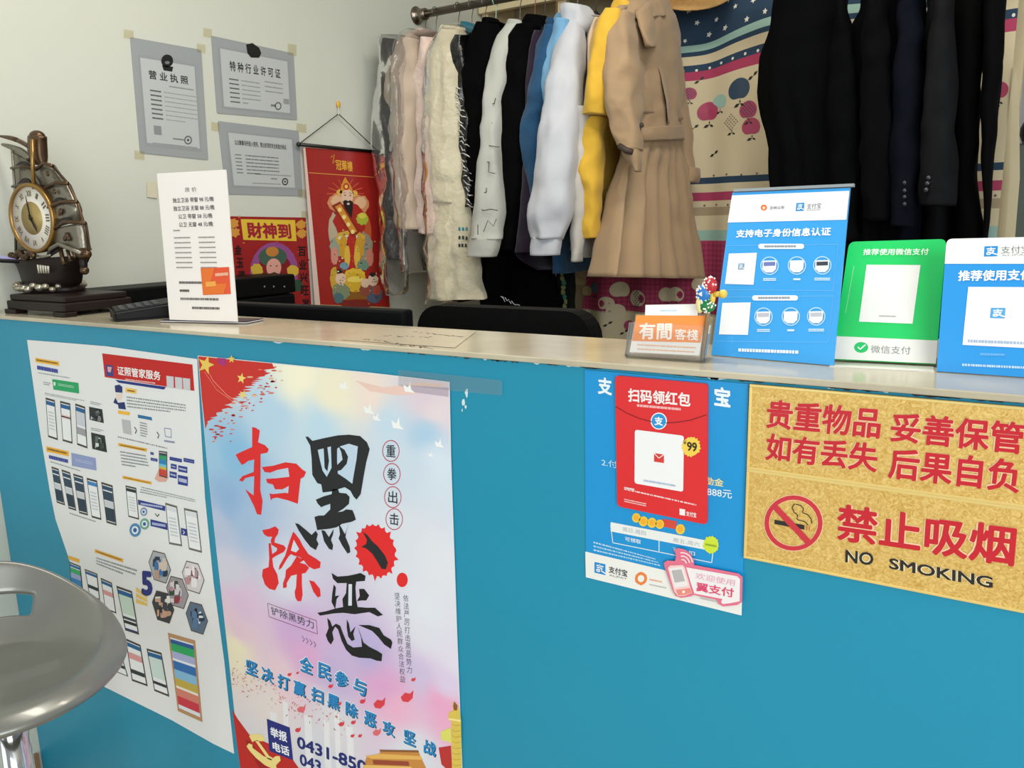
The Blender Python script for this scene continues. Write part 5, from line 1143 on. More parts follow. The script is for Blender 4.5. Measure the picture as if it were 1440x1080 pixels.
s.rows(f(.18, .50), f(.30, .50), f(.30, .86), f(.18, .86), 6, '#585b5e', .3, 4, dash=(.15, .3)); s.rows(f(.33, .50), f(.56, .50), f(.56, .86), f(.33, .86), 6, '#7d8184', .24, 5, last=.3); s.rows(f(.62, .46), f(.84, .46), f(.84, .66), f(.62, .66), 3, '#7d8184', .24, 6)
s.ring(f(.77, .82), 4.6, 5.6, .3, '#4f5255', 2, 'seal_print'); s.poly([f(.84, .70), f(.91, .70), f(.91, .78), f(.84, .78)], '#8a8e90', 2, 'print'); s.rows(f(.68, .80), f(.74, .80), f(.74, .84), f(.68, .84), 1, '#55585b', .8, 8); s.done()
q3 = [(306, 170), (420, 184), (426, 276), (318, 273)]
s, f = cert('landscape laminated certificate with long heading, lower of the right pair', q3, None, (.09, .12, .93, .90))
s.text('公众聚集场所投入使用、营业前消防安全检查合格证', f(.18, .31), f(.83, .31), f(.18, .235), '#2c2e30', 3, .02)
s.rows(f(.17, .42), f(.25, .42), f(.25, .72), f(.17, .72), 6, '#66696c', .28, 4, dash=(.2, .4)); s.rows(f(.30, .42), f(.72, .42), f(.72, .72), f(.30, .72), 6, '#5d6063', .34, 9, last=.4); s.rows(f(.4, .69), f(.86, .69), f(.86, .71), f(.4, .71), 1, '#7d8184', .8, 3)
s.ring(f(.78, .79), 4.4, 5.2, .35, '#2d2f31', 2, 'seal_print'); s.ell(f(.78, .79), 1.3, 1.5, '#2d2f31', 3, 'seal_print'); s.rows(f(.6, .745), f(.68, .745), f(.68, .765), f(.6, .765), 1, '#55585b', .8, 2); s.rows(f(.36, .825), f(.72, .825), f(.72, .84), f(.36, .84), 1, '#66696c', .7, 2); s.done()
tapem = clear_mat('old_tape', (.95, .93, .86), .04, .4, dens=.05)
taped = M('masking_tape', '#cbc5ad', .7, var=.05)
for c, w_, h_, lab, mt in (((181, 48), 7, 6, 'yellowed tape at the top left corner of the portrait certificate', tapem), ((283, 68), 6, 6, 'yellowed tape at the top right corner of the portrait certificate', tapem), ((196, 218), 7, 6, 'yellowed tape at the bottom left corner of the portrait certificate', tapem),
                           ((292, 46), 6, 6, 'yellowed tape at the top left corner of the emblem certificate', tapem), ((411, 70), 6, 8, 'yellowed tape at the top right corner of the emblem certificate', tapem), ((303, 178), 6, 6, 'yellowed tape at the left corner of the long heading certificate', tapem), ((424, 180), 7, 6, 'yellowed tape at the right corner of the long heading certificate', tapem), ((425, 272), 6, 6, 'yellowed tape at the bottom right corner of the long heading certificate', tapem),
                           ((214, 267), 7, 11, 'square of beige tape left on the wall beside the price card', taped), ((430, 302), 6, 5, 'yellowed tape above the wealth poster', tapem)):
    s = wallsheet('tape_piece', lab, 'tape', [(c[0]-w_, c[1]-h_-1), (c[0]+w_, c[1]-h_+1), (c[0]+w_, c[1]+h_+1), (c[0]-w_, c[1]+h_-1)], .0002, mt, -2.0966, 'tape on the left wall'); s.done()

# wealth poster
WQ = [(319, 304), (430, 306), (438, 432), (336, 428)]
s = wallsheet('wealth_poster', 'dark red fortune poster with yellow heading, left of the hanging scroll', 'poster', WQ, m=M('poster_red', '#931c1e', .4, var=.15, vs=40))
f = bil(WQ); rr = random.Random(3)
for k in range(60):
    x, y = rr.random(), rr.random(); s.ell(f(x, y), rr.uniform(.8, 2.2), rr.uniform(.5, 1.6), rr.choice(['#b8403c', '#6e1418', '#a02a2a', '#c4783c']), 1, 'print', 6)
s.poly([f(.17, .03), f(.86, .03), f(.86, .265), f(.17, .265)], '#d8b63a', 2, 'print'); s.text('財神到', f(.23, .245), f(.80, .245), f(.23, .06), '#9a2030', 4, .04)
s.ell(f(.53, .62), 34, 42, '#8c4a86', 2, 'figure_print'); s.ell(f(.53, .66), 26, 34, '#7c1a20', 2.6, 'figure_print'); s.ell(f(.53, .45), 20, 14, '#3f5a4c', 3, 'figure_print'); s.ell(f(.53, .39), 9, 7, '#b87a34', 3.4, 'figure_print'); s.ell(f(.53, .57), 10.5, 13, '#d49a8c', 3.8, 'figure_print')
s.ell(f(.49, .55), 1.5, .8, '#2a1a18', 4.6, 'figure_print', 8); s.ell(f(.57, .55), 1.5, .8, '#2a1a18', 4.6, 'figure_print', 8); s.poly([f(.45, .645), f(.53, .62), f(.61, .645), f(.58, .73), f(.53, .82), f(.48, .73)], '#241a1a', 4.4, 'figure_print'); s.line([f(.505, .64), f(.53, .65), f(.555, .64)], .0016, '#b04a44', 5, 'figure_print')
for x in (.3, .78): s.ell(f(x, .60), 8, 8, '#c9a83e', 3, 'figure_print', spikes=8, seed=int(x*9)); s.ell(f(x+.04, .76), 8, 8, '#2f4a38', 3, 'figure_print', spikes=9, seed=int(x*5))
for k in range(4): s.line([f(.27, .72+k*.04), f(.40, .735+k*.04)], .002, '#cfc0b4', 3, 'figure_print')
for k, t in enumerate('百业兴旺发'): s.char(t, f(.92, .38+k*.145), 11, 14, '#1d1413', 4, .03)
for k, t in enumerate('金玉满堂'): s.char(t, f(.085, .38+k*.145), 10, 14, '#1d1413', 4, .03)
for x, y in ((.07, .08), (.07, .18), (.93, .08), (.93, .18)): s.ell(f(x, y), 6, 6, '#c98f3c', 2, 'print', spikes=7, sp=1.5, seed=int(x*10))
s.done()

# hanging scroll
SQ = [(426, 207), (532, 215), (549, 440), (443, 436)]
scr = thing('hanging_scroll', 'red hanging scroll with golden robed figure, on the left wall by the clothes', 'scroll', at(476, 160, 'x', -2.085))
s = Sheet('scroll_cloth', '', '', (-2.085, 0, 0), (0, 1, 0), (0, 0, 1), [(426, 207), (532, 215), (540, 325), (549, 440), (443, 436), (436, 330)], .001, M('scroll_red', '#9a1f1b', .45, var=.06, vs=15), parent=scr, bg='cloth')
f = bil(SQ); rr = random.Random(6)
s.poly([f(0, .0), f(.03, .0), f(.075, 1), f(0, 1)], '#d8bfb4', 1, 'border_print'); s.line([f(.05, .155), f(1, .155)], .0022, '#d8984a', 1, 'border_print'); s.poly([f(.06, .965), f(1, .965), f(1, 1), f(.06, 1)], '#b8a878', 1.4, 'border_print')
s.text('冠華樓', f(.42, .125), f(.64, .13), f(.42, .06), '#d9a63a', 3, .02); s.line([f(.36, .05), f(.41, .03), f(.38, .09), f(.42, .07)], .003, '#d9a63a', 3)
for k in range(16): a = k*PI/8; s.line([f(.52, .27), (f(.52, .27)[0]+math.cos(a)*26, f(.52, .27)[1]+math.sin(a)*22)], .003, '#cf5a34', 1.2, 'figure_print')
FIG = [((.40, .33), 13, 12, '#c98a5e'), ((.70, .33), 13, 12, '#c98a5e'), ((.40, .32), 8, 8, '#d9b08a'), ((.71, .32), 8, 8, '#d9b08a'), ((.33, .50), 8, 22, '#b3a58c'), ((.36, .60), 10, 14, '#8f9a8c'), ((.31, .66), 5, 12, '#c98a7a'),
       ((.76, .50), 7, 20, '#b6552e'), ((.72, .60), 11, 20, '#8e8a78'), ((.78, .66), 5, 12, '#c07a68'), ((.55, .44), 21, 26, '#a3281f'), ((.54, .55), 20, 12, '#c9a23a'), ((.53, .545), 17, 4, '#d8cdb8'), ((.44, .60), 6, 16, '#c4962f'), ((.55, .62), 8, 26, '#b12c24'), ((.65, .60), 6, 16, '#c4962f'), ((.48, .66), 4, 15, '#d9b045'), ((.61, .66), 4, 15, '#d9b045'),
       ((.43, .72), 6, 5, '#6f97a8'), ((.68, .71), 8, 7, '#6a8a76'), ((.56, .77), 14, 8, '#dcb83a'), ((.56, .82), 16, 13, '#d0a92e'), ((.56, .80), 11, 4, '#e8d060'), ((.56, .91), 19, 7, '#8a5a22'), ((.57, .95), 24, 6, '#7a2a22'), ((.28, .80), 5, 16, '#c7a23a'),
       ((.36, .88), 12, 12, '#7c8a6a'), ((.32, .92), 7, 7, '#4f6f78'), ((.37, .80), 7.5, 8, '#dcc0a8'), ((.36, .755), 4, 3, '#2a2220'), ((.80, .89), 11, 12, '#4f5a70'), ((.84, .86), 6, 7, '#a84a3a'), ((.80, .80), 7, 8, '#d8bca4'), ((.80, .765), 4, 3, '#2a2220'), ((.69, .86), 8, 9, '#8a4a3a'), ((.69, .82), 5.5, 6, '#d8bca4'), ((.72, .42), 8, 8, '#a7b23c'), ((.72, .40), 5, 4, '#d2c650')]
for i, (c, rx, ry, col) in enumerate(FIG): s.ell(f(*c), rx, ry, col, 2+i*.1, 'figure_print', spikes=9, sp=1.2, seed=i)
s.poly([f(.44, .27), f(.47, .22), f(.50, .19), f(.53, .165), f(.56, .19), f(.60, .22), f(.63, .27)], '#c98f34', 5.9, 'figure_print'); s.ell(f(.535, .225), 4.5, 5, '#b5382e', 6.1, 'figure_print'); s.ell(f(.535, .225), 2.2, 2.6, '#e3c25a', 6.2, 'figure_print')
for x in (.435, .64): s.ell(f(x, .265), 4, 4, '#d9a94a', 5.9, 'figure_print', spikes=6, seed=2)
s.ell(f(.54, .285), 8.5, 9.5, '#dcb8a0', 6, 'figure_print'); s.line([f(.49, .268), f(.52, .262)], .0018, '#2a1c18', 6.4, 'figure_print'); s.line([f(.565, .262), f(.60, .268)], .0018, '#2a1c18', 6.4, 'figure_print')
s.ell(f(.51, .28), 1.3, .8, '#221a16', 6.4, 'figure_print', 8); s.ell(f(.58, .28), 1.3, .8, '#221a16', 6.4, 'figure_print', 8)
s.poly([f(.475, .32), f(.51, .308), f(.545, .315), f(.575, .308), f(.61, .32), f(.60, .36), f(.575, .42), f(.555, .46), f(.53, .42), f(.50, .37)], '#1f1a18', 6.3, 'figure_print'); s.ell(f(.545, .332), 2.2, 1.6, '#d8c0b0', 6.5, 'figure_print', 8)
s.poly([f(.32, .35), f(.44, .32), f(.68, .50), f(.57, .54)], '#8c2a20', 6.6, 'figure_print'); s.poly([f(.365, .355), f(.44, .336), f(.635, .50), f(.565, .52)], '#c98a34', 6.8, 'figure_print')
for k in range(4): s.ell(f(.425+k*.05, .372+k*.044), 3, 3.2, '#e8d084', 7, 'figure_print', 8)
for k in range(70):
    x, y = rr.uniform(.25, .88), rr.uniform(.48, .95)
    s.ell(f(x, y), rr.uniform(.6, 1.7), rr.uniform(.5, 1.3), rr.choice(['#d9b45a', '#8a3a2a', '#e0cdb8', '#4f6a5c', '#c9623a', '#3a2a24']), 5.6, 'figure_print', 6)
for c in ((.36, .81), (.39, .81), (.79, .81), (.82, .81)): s.ell(f(*c), .9, .8, '#2a201c', 6.4, 'figure_print', 6)
for k in range(5): s.line([f(.17, .28+k*.03), f(.19, .295+k*.03)], .0012, '#5a1a14', 2)
s.done()
b = MB(); p0, p1 = at(420, 203, 'x', -2.082), at(533, 214, 'x', -2.082); b.tube([p0, p1], .006, M('rod_black', '#0b0b0b', .4), 10); b.ball(p0, .008, M('rod_black')); b.ball(p1, .008, M('rod_black')); b.build('top_rod', scr)
b = MB(); p0b, p1b = at(443, 438, 'x', -2.082), at(550, 442, 'x', -2.082); b.tube([p0b, p1b], .006, M('rod_black'), 10); b.build('bottom_rod', scr)
b = MB(); pk = at(476, 160, 'x', -2.082); b.tube([p0, pk, p1], .0017, M('cord_dark', '#2a2320', .7), 6); b.build('hanging_cord', scr)
hk = thing('wall_hook', 'small yellow adhesive hook holding the scroll cord', 'hook', at(476, 150, 'x', -2.098))
b = MB(); b.ball(at(476, 147, 'x', -2.093), .011, M('hook_yellow', '#d9a52c', .3), (.45, .8, 1.1)); b.build('pad', hk)
b = MB(); b.tube([at(476, 150, 'x', -2.092), at(476, 158, 'x', -2.088), at(476, 162, 'x', -2.08), at(476, 159, 'x', -2.073)], .002, M('hook_white', '#d8d4c8', .3), 8); b.build('hook_wire', hk)

# ---------------------------------------------------------------- things on the counter
# sailing ship clock
K = Z(0, 180, 3.857)
pewter = M('pewter', '#817c70', .34, .75, var=.25, vs=25, bump=.2, bs=60); bronze = M('bronze', '#5a4634', .34, .8, var=.3, vs=40); darkw = M('dark_resin', '#1d1412', .42, 0, var=.2, vs=20, spec=.25); brass = M('brass', '#94733f', .32, .75)
CYK = 1.06
ck = lambda x, y, Y=CYK: at(*K((x, y))[0], 'y', Y)
fl_, fr_ = at(4, 441, 'z', CT), at(91, 447, 'z', CT)
clock = thing('ship_clock', 'bronze sailing ship clock on a dark footed plinth, at the left end of counter', 'clock', (-1.9, 1.05, CT))
x0, x1, y0, y1 = fl_.x, fr_.x, min(fl_.y, fr_.y)+.004, 1.126
ph = ck(350, 920, y0).z
b = MB()
b.box((x0+.006, y0+.004, CT+.010), (x1-.006, y1, CT+.030), darkw, .003); b.box((x0+.012, y0+.010, CT+.030), (x1-.012, y1-.006, ph), darkw, .003); b.build('plinth', clock)
for xa in (x0, x1-.045):
    for ya in (y0, y1-.03):
        b = MB(); b.box((xa, ya, CT), (xa+.045, ya+.03, CT+.0105), darkw, .002); b.build('foot', clock)
def ckl(name, rows, th, m, Y=CYK, **k):
    b = MB()
    L = []
    for r in rows:
        a = K((r[0], r[1]))[0]; c = K((r[2], r[3]))[0]; YY = r[4] if len(r) > 4 else Y
        L.append((a[0], a[1], YY, c[0], c[1], YY))
    loft(b, L, th, m, n=k.pop('n', 12), seg=20, wr=k.pop('wr', .0), **k); return b
cx = ck(280, 880)
b = MB(); b.ball((cx.x, CYK+.005, ph+.006), .095, darkw, (1, .6, .30), 24); b.build('sea_mount', clock)
b = MB(); rr = random.Random(2); silver = M('silver_foam', '#b2ab9a', .3, .7, var=.3, vs=60)
for k in range(34):
    a = 2*PI*k/34; b.ball((cx.x+math.cos(a)*.085, CYK-.002+math.sin(a)*.066, ck(280, 858).z+rr.uniform(-.006, .008)), rr.uniform(.007, .0105), silver, (1, 1, .8), 8)
b.build('wave_ornament', clock)['kind'] = 'stuff'
b = ckl('hull', [(95, 715, 470, 690), (118, 745, 455, 725), (140, 790, 425, 775), (160, 840, 410, 840), (190, 870, 385, 870)], .085, darkw, pw=.9); b.build('hull', clock)
b = MB()
for k in range(5): b.tube([ck(205+k*14, 742+k*2, CYK-.046), ck(212+k*13, 786, CYK-.042)], .0022, M('ivory', '#d8d2c2', .4), 6)
b.tube([ck(185, 690, CYK-.04), ck(230, 700, CYK-.05), ck(275, 690, CYK-.045)], .003, pewter, 8); b.build('hull_stripe', clock)
# bow scroll ornament
b = MB(); rr = random.Random(4)
for k in range(15):
    c = ck(62+k*8.5, 690+14*math.sin(k*.9), CYK-.045); b.ball(c, .0085, bronze, (1, .9, .9), 9)
b.build('bow_scroll', clock)
# left sail panel behind the dial
b = ckl('s', [(62, 118, 165, 178), (78, 200, 190, 230), (82, 320, 235, 330), (84, 450, 262, 460), (86, 560, 262, 560), (90, 668, 225, 668)], [.012, .016, .022, .026, .026, .02], pewter, Y=CYK-.012); b.build('sail', clock)
b = MB()
for (xa, ya), (xb, yb) in (((62, 218), (175, 212)), ((68, 318), (185, 310)), ((66, 425), (110, 420)), ((72, 543), (110, 545))):
    b.tube([ck(xa, ya, CYK-.03), ck((xa+xb)/2, (ya+yb)/2-9, CYK-.036), ck(xb, yb, CYK-.03)], .0035, bronze, 8)
b.tube([ck(66, 120, CYK-.026), ck(80, 330, CYK-.03), ck(86, 670, CYK-.03)], .003, pewter, 8); b.build('yard', clock)
b = MB()
for xa, xb, y, h in ((82, 160, 205, 26), (92, 175, 305, 34)):
    pts = [ck(xa+(xb-xa)*t/8, y-h*math.sin(PI*t/8), CYK-.036) for t in range(9)]; b.prism(pts, (0, .004, 0), darkw)
b.build('sail_arch', clock)
# mast and flags
b = ckl('m', [(162, 60, 240, 62), (166, 42, 238, 44), (170, 90, 236, 80), (172, 150, 240, 160), (176, 200, 245, 200)], [.02, .03, .034, .034, .02], bronze, Y=CYK-.01); b.ball(ck(202, 48, CYK-.01), .0205, bronze, (1, .8, .7), 14); b.build('mast_head', clock)
b = MB(); b.tube([ck(176, 60, CYK-.032), ck(176, 180, CYK-.036), ck(184, 330, CYK-.04)], .0045, brass, 10); b.tube([ck(215, 215), ck(240, 330, CYK-.02), ck(262, 450, CYK-.02), ck(285, 640, CYK-.01)], .006, darkw, 8); b.build('mast', clock)
for rows in ([(0, 38, 8, 52), (60, 42, 70, 70), (110, 62, 110, 85), (165, 96, 160, 112)], [(20, 82, 24, 100), (70, 92, 75, 125), (120, 110, 118, 150), (168, 150, 160, 185)]):
    b = ckl('f', rows, .014, bronze if rows[0][0] == 0 else pewter, Y=CYK-.02); b.build('flag', clock)
# right sails
for rows, th in (([(195, 215, 285, 198), (205, 250, 318, 245), (228, 280, 342, 280), (245, 320, 365, 300)], .03), ([(248, 330, 370, 302), (268, 355, 388, 345), (262, 400, 408, 395)], .034), ([(268, 428, 416, 400), (278, 460, 432, 445), (280, 480, 425, 505)], .038), ([(284, 560, 458, 516), (282, 590, 468, 580), (300, 615, 474, 630), (350, 640, 480, 664)], .042)):
    b = ckl('s', rows, th, pewter, Y=CYK-.012); b.build('sail', clock)
b = MB()
for pts in ([(195, 225), (235, 192), (285, 205)], [(245, 325), (300, 296), (368, 300)], [(262, 432), (330, 400), (418, 400)], [(280, 560), (350, 508), (462, 515)]):
    b.tube([ck(x, y, CYK-.034) for x, y in pts], .0042, bronze, 8)
b.tube([ck(284, 205, CYK-.02), ck(368, 300, CYK-.02), ck(418, 400, CYK-.02), ck(455, 515, CYK-.02), ck(482, 665, CYK-.02)], .003, bronze, 8); b.build('yard', clock)
b = MB()
for xa, ya, xb, yb, h in ((275, 422, 350, 402, 36), (284, 545, 398, 510, 42), (265, 700, 345, 650, 48)):
    pts = [ck(xa+(xb-xa)*t/8, ya+(yb-ya)*t/8-h*math.sin(PI*t/8), CYK-.036) for t in range(9)]; b.prism(pts, (0, .004, 0), darkw)
b.build('sail_arch', clock)
b = MB()
for (x, y), r_ in (((258, 247), .0065), ((295, 345), .006), ((328, 452), .007), ((322, 465), .005), ((362, 585), .008), ((350, 600), .006), ((372, 600), .006)): b.ball(ck(x, y, CYK-.034), r_, bronze, (1, .4, 1), 8)
b.build('sail_emblem', clock)
b = MB(); b.tube([ck(262, 700, CYK-.03), ck(275, 655, CYK-.04), ck(320, 630, CYK-.045), ck(380, 655, CYK-.04), ck(440, 680, CYK-.035)], .005, pewter, 8); b.tube([ck(325, 650, CYK-.035), ck(350, 742, CYK-.04)], .005, bronze, 8); b.tube([ck(365, 660, CYK-.035), ck(385, 725, CYK-.035)], .004, bronze, 8); b.tube([ck(395, 670, CYK-.03), ck(410, 705, CYK-.03)], .004, bronze, 8); b.build('stern_rail', clock)
b = MB(); b.ball(ck(452, 682, CYK-.02), .017, bronze, (1.5, .8, .8), 12); b.ball(ck(452, 735, CYK-.02), .011, darkw, (.8, .8, 1.6), 10); b.ball(ck(458, 772, CYK-.02), .010, bronze, (1, 1, 1), 10); b.build('stern_lantern', clock)
# dial
dc = ck(180, 490, CYK-.040); nd = Vector((.10, -1, 0)).normalized(); rD = .079
b = MB(); b.lathe([(.001, -.012), (rD*.98, -.012), (rD*1.0, .004), (rD*.97, .0075), (rD*.90, .0075), (rD*.885, .003)], dc, nd, brass, 48, False); rim = b.build('dial_rim', clock)
b = MB(); b.lathe([(.0005, .0028), (rD*.89, .0028), (rD*.89, .001)], dc, nd, M('dial_white', '#dcd8cc', .35), 48, False); b.lathe([(.0005, .0034), (rD*.47, .0034), (rD*.47, .002)], dc, nd, M('dial_gold', '#a5905a', .45, .4), 40, False); dial = b.build('dial', clock)
ud = Vector((0, 0, 1)); rdv = ud.cross(nd)*-1
s = Sheet('x', '', '', dc+nd*.0030, rdv if rdv.x > 0 else -rdv, ud, None, 0, None, parent=dial)
for k, t in enumerate(('XII', 'I', 'II', 'III', 'IIII', 'V', 'VI', 'VII', 'VIII', 'IX', 'X', 'XI')):
    a = k*PI/6; c = (math.sin(a)*rD*.70, math.cos(a)*rD*.70); w_ = .0045*len(t)**.7; h_ = .013
    ex = Vector((math.cos(a), -math.sin(a))); ey = Vector((math.sin(a), math.cos(a))); cc = Vector(c)
    q_ = [cc-ex*w_/1.2-ey*h_/2, cc+ex*w_/1.2-ey*h_/2, cc-ex*w_/1.2+ey*h_/2]
    s.text(t, (*q_[0], 0), (*q_[1], 0), (*q_[2], 0), '#6a5c44', 1, .02, 'numeral')
s.done()
b = MB()
for a, L_, w_ in ((R(150), .036, .0022), (R(-8), .052, .0016)):
    d_ = s.U*math.sin(a)+ud*math.cos(a); b.tube([dc+nd*.0065-d_*.008, dc+nd*.0065+d_*L_*.6, dc+nd*.0065+d_*L_], [w_, w_, .0004], darkw, 6)
b.ball(dc+nd*.0065, .004, darkw); b.build('clock_hand', clock)

# tablet on the wall, only its corner in the picture
tb = thing('tablet', 'dark tablet with lilac lit screen, its corner jutting in at the left edge', 'tablet', (-2.09, .985, 1.25))
a_, c_, d_ = at(28, 371, 'y', .985), at(-60, 355, 'y', .99), at(0, 362, 'y', 1.0)
U_ = Vector((-1, .12, .10)).normalized(); V_ = Vector((-.02, -1, .10)).normalized(); V_ = (V_-U_*U_.dot(V_)).normalized(); N_ = U_.cross(V_)
if N_.z < 0: N_ = -N_
b = MB(); b.obox(a_, U_, V_, N_, .10, .12, .009, M('tablet_black', '#0d0d12', .3), .003); b.build('body', tb)
b = MB(); b.obox(a_+U_*.006+V_*.006+N_*.0092, U_, V_, N_, .09, .108, .0006, M('screen_lilac', '#7d78b4', .2, emit=.35)); b.build('screen', tb)
b = MB(); e_ = a_+U_*.09+V_*.06; b.tube([e_, (-2.097, e_.y, e_.z-.03)], .008, M('tablet_black'), 8); b.build('wall_arm', tb)

# telephone
O_ = at(122, 449, 'z', CT+.0005); E_ = at(161, 453, 'z', CT+.0005); G_ = at(240, 447, 'z', CT+.0005)
tel = thing('telephone', 'black keypad telephone lying between the ship clock and the price card', 'telephone', E_)
U_ = (G_-E_); LW = U_.length; U_.normalize(); V_ = Vector((-U_.y, U_.x, 0)); W_ = .075
pb_ = M('phone_black', '#060708', .45, spec=.2)
b = MB(); LW = max(LW, .14)
base_ = [E_, E_+U_*LW, E_+U_*LW+V_*W_, E_+V_*W_]; hts = [.020, .034, .040, .026]
t_ = [p+Vector((0, 0, h)) for p, h in zip(base_, hts)]
bm_ = bmesh.new(); vv = [bm_.verts.new(p) for p in base_+t_]
for f_ in ((3, 2, 1, 0), (4, 5, 6, 7), (0, 1, 5, 4), (1, 2, 6, 5), (2, 3, 7, 6), (3, 0, 4, 7)): bm_.faces.new([vv[i] for i in f_])
bmesh.ops.bevel(bm_, geom=bm_.edges[:], offset=.005, segments=3, affect='EDGES'); b.bm(bm_, pb_); b.build('body', tel)
tp = lambda u, v: (t_[0]*(1-u)+t_[1]*u)*(1-v)+(t_[3]*(1-u)+t_[2]*u)*v
kn = (t_[1]-t_[0]).cross(t_[3]-t_[0]).normalized()
keym = M('key_grey', '#4a4d50', .5, spec=.3)
for i in range(5):
    for j in range(3):
        b = MB(); c0 = tp(.10+i*.115, .20+j*.23); b.obox(c0, U_, V_, kn, LW*.075, W_*.13, .0028, keym, .001); b.build('button', tel)
b = MB(); b.obox(tp(.72, .18), U_, V_, kn, LW*.22, W_*.6, .001, M('lcd_grey', '#3a4240', .15)); b.build('display', tel)

# price card on a T base
PA, PB = at(238, 449.5, 'z', CT+.006), at(334, 452.5, 'z', CT+.006)
U_ = (PB-PA).normalized(); nh = Vector((U_.y, -U_.x, 0)); lean = R(2); V_ = Vector((0, 0, 1))*math.cos(lean)-nh*math.sin(lean)
pc = thing('price_card', 'tall white price card in an acrylic stand with orange sticker', 'card', PA)
acr = clear_mat('acrylic', (.98, .985, .985), .12, .04, dens=.06)
b = MB(); c0 = at(226, 453.5, 'z', CT); c1 = at(346, 456, 'z', CT); u_ = (c1-c0); L_ = u_.length; u_.normalize(); v_ = Vector((-u_.y, u_.x, 0))
b.obox(c0, u_, v_, Vector((0, 0, 1)), L_, .055, .0018, M('base_dark', '#2b2238', .3)); b.obox(c0-v_*.0002+Vector((0, 0, .0018)), u_, v_, Vector((0, 0, 1)), L_, .055, .0016, M('base_white', '#dcd8da', .2)); b.obox(c0+Vector((0, 0, .0034)), u_, v_, Vector((0, 0, 1)), L_, .055, .0016, M('base_dark', '#2b2238', .3)); b.build('base', pc)
PQ = [(220.5, 244), (317, 238.5), (333.5, 452.5), (238.5, 449.5)]
s = Sheet('x', '', '', PA, U_, V_, PQ, .003, M('card_white', '#e6e1de', .35), parent=pc, bg='card'); f = bil(PQ)
s.text('房 价', f(.39, .135), f(.56, .135), f(.39, .105), '#4a4644', 2); 
for k, (t, xa, xb) in enumerate((('独立卫浴 带窗 98 元/晚', .20, .80), ('独立卫浴 无窗 88 元/晚', .20, .80), ('公卫 带窗 58 元/晚', .26, .76), ('公卫 无窗 48 元/晚', .26, .76))):
    y = .205+k*.055; s.text(t, f(xa, y), f(xb, y), f(xa, y-.033), '#3f3b3a', 2, .012)
s.rows(f(.17, .385), f(.27, .385), f(.27, .40), f(.17, .40), 1, '#8f8a88', .6, 1)
for x in (.17, .53): s.rows(f(x, .425), f(x+.24, .425), f(x+.24, .66), f(x, .66), 7, '#8f8a88', .26, int(x*10), dash=(.03, .07))
s.rows(f(.19, .735), f(.55, .735), f(.55, .755), f(.19, .755), 1, '#55504e', .8, 4, dash=(.018, .035)); s.rows(f(.19, .79), f(.33, .79), f(.33, .81), f(.19, .81), 1, '#55504e', .8, 5, dash=(.05, .1)); s.rows(f(.19, .845), f(.76, .845), f(.76, .865), f(.19, .865), 1, '#55504e', .8, 6, dash=(.012, .025)); s.rows(f(.35, .905), f(.76, .905), f(.76, .925), f(.35, .925), 1, '#55504e', .8, 7, dash=(.015, .03))
s.done()
st = Sheet('price_sticker', 'orange red square sticker on the lower right of the price card', 'sticker', PA-V_.cross(U_)*.0006, U_, V_, [(282, 377), (322, 375.5), (324.5, 413.5), (285.5, 415)], .0004, M('sticker_orange', '#d8502c', .3)); f = bil([(282, 377), (322, 375.5), (324.5, 413.5), (285.5, 415)])
st.poly([f(.02, .02), f(.5, .02), f(.3, .6), f(.9, .6), f(.75, .98), f(.02, .98)], '#d9702e', 1, 'print'); st.rows(f(.5, .2), f(.96, .18), f(.96, .32), f(.5, .34), 1, '#e9b79a', .8, 3); st.rows(f(.14, .5), f(.5, .48), f(.5, .7), f(.14, .72), 1, '#e3a24e', .8, 4, dash=(.1, .2)); st.done()

# card stands
def lean_plane(bl, br, z, deg):
    A_ = at(*bl, 'z', z); B2 = at(*br, 'z', z); U = (B2-A_).normalized(); nh = Vector((U.y, -U.x, 0)); t = R(deg)
    return A_, U, Vector((0, 0, 1))*math.cos(t)-nh*math.sin(t), nh
def stand_leg(root, A_, U, V, w_, h_):
    """clear acrylic back leg folding from the upper back down to the counter"""
    N = U.cross(V); top = A_+V*h_*.62+U*w_*.5-N*.005; b = MB()
    foot = Vector((top.x, top.y, CT+.002))-Vector((N.x, N.y, 0)).normalized()*.045+Vector((0, 0, 0))
    d = foot-top; n_ = U.cross(d.normalized())
    b.obox(top-U*w_*.3, U, d.normalized(), n_, w_*.6, d.length, .0025, acr); b.build('back_leg', root)
GS = 'card stands on the counter'
bl, br = (1000, 499), (1172, 514)
A_, U_, V_, nh = lean_plane(bl, br, CT+.001, 13)
AQ = [(1030, 271), (1195.5, 264), (1172, 514), (1000, 499)]
s = Sheet('id_notice_stand', 'blue and white notice in a leaning acrylic frame, tallest card on the counter', 'card stand', A_, U_, V_, AQ, .003, M('notice_blue', '#3a9ee4', .22), GS, bg='notice_sheet')
stand_leg(s.root, A_, U_, V_, .159, .217)
b = MB(); b.obox(A_+U_*.004+V_*.2165-U_.cross(V_)*.003, U_, V_, U_.cross(V_), .152, .0035, .0045, M('acrylic_edge', '#8f979c', .12)); b.build('frame_edge', s.root)
G6 = Z(860, 260, 4.114)
s.poly([(1029.5, 275), (1194.5, 268.5), (1190.3, 309), (1023.5, 313)], '#e8e9ec', 1, 'header_band')
s.ell(G6((882, 132))[0], 4.5, 4.3, '#e2703c', 2, 'logo'); s.ell(G6((882, 134))[0], 1.9, 2, '#f1d2b8', 3, 'logo'); s.text('吉林公安', *G6((915, 143), (1000, 140), (917, 124)), '#6c6f76', 3, .01)
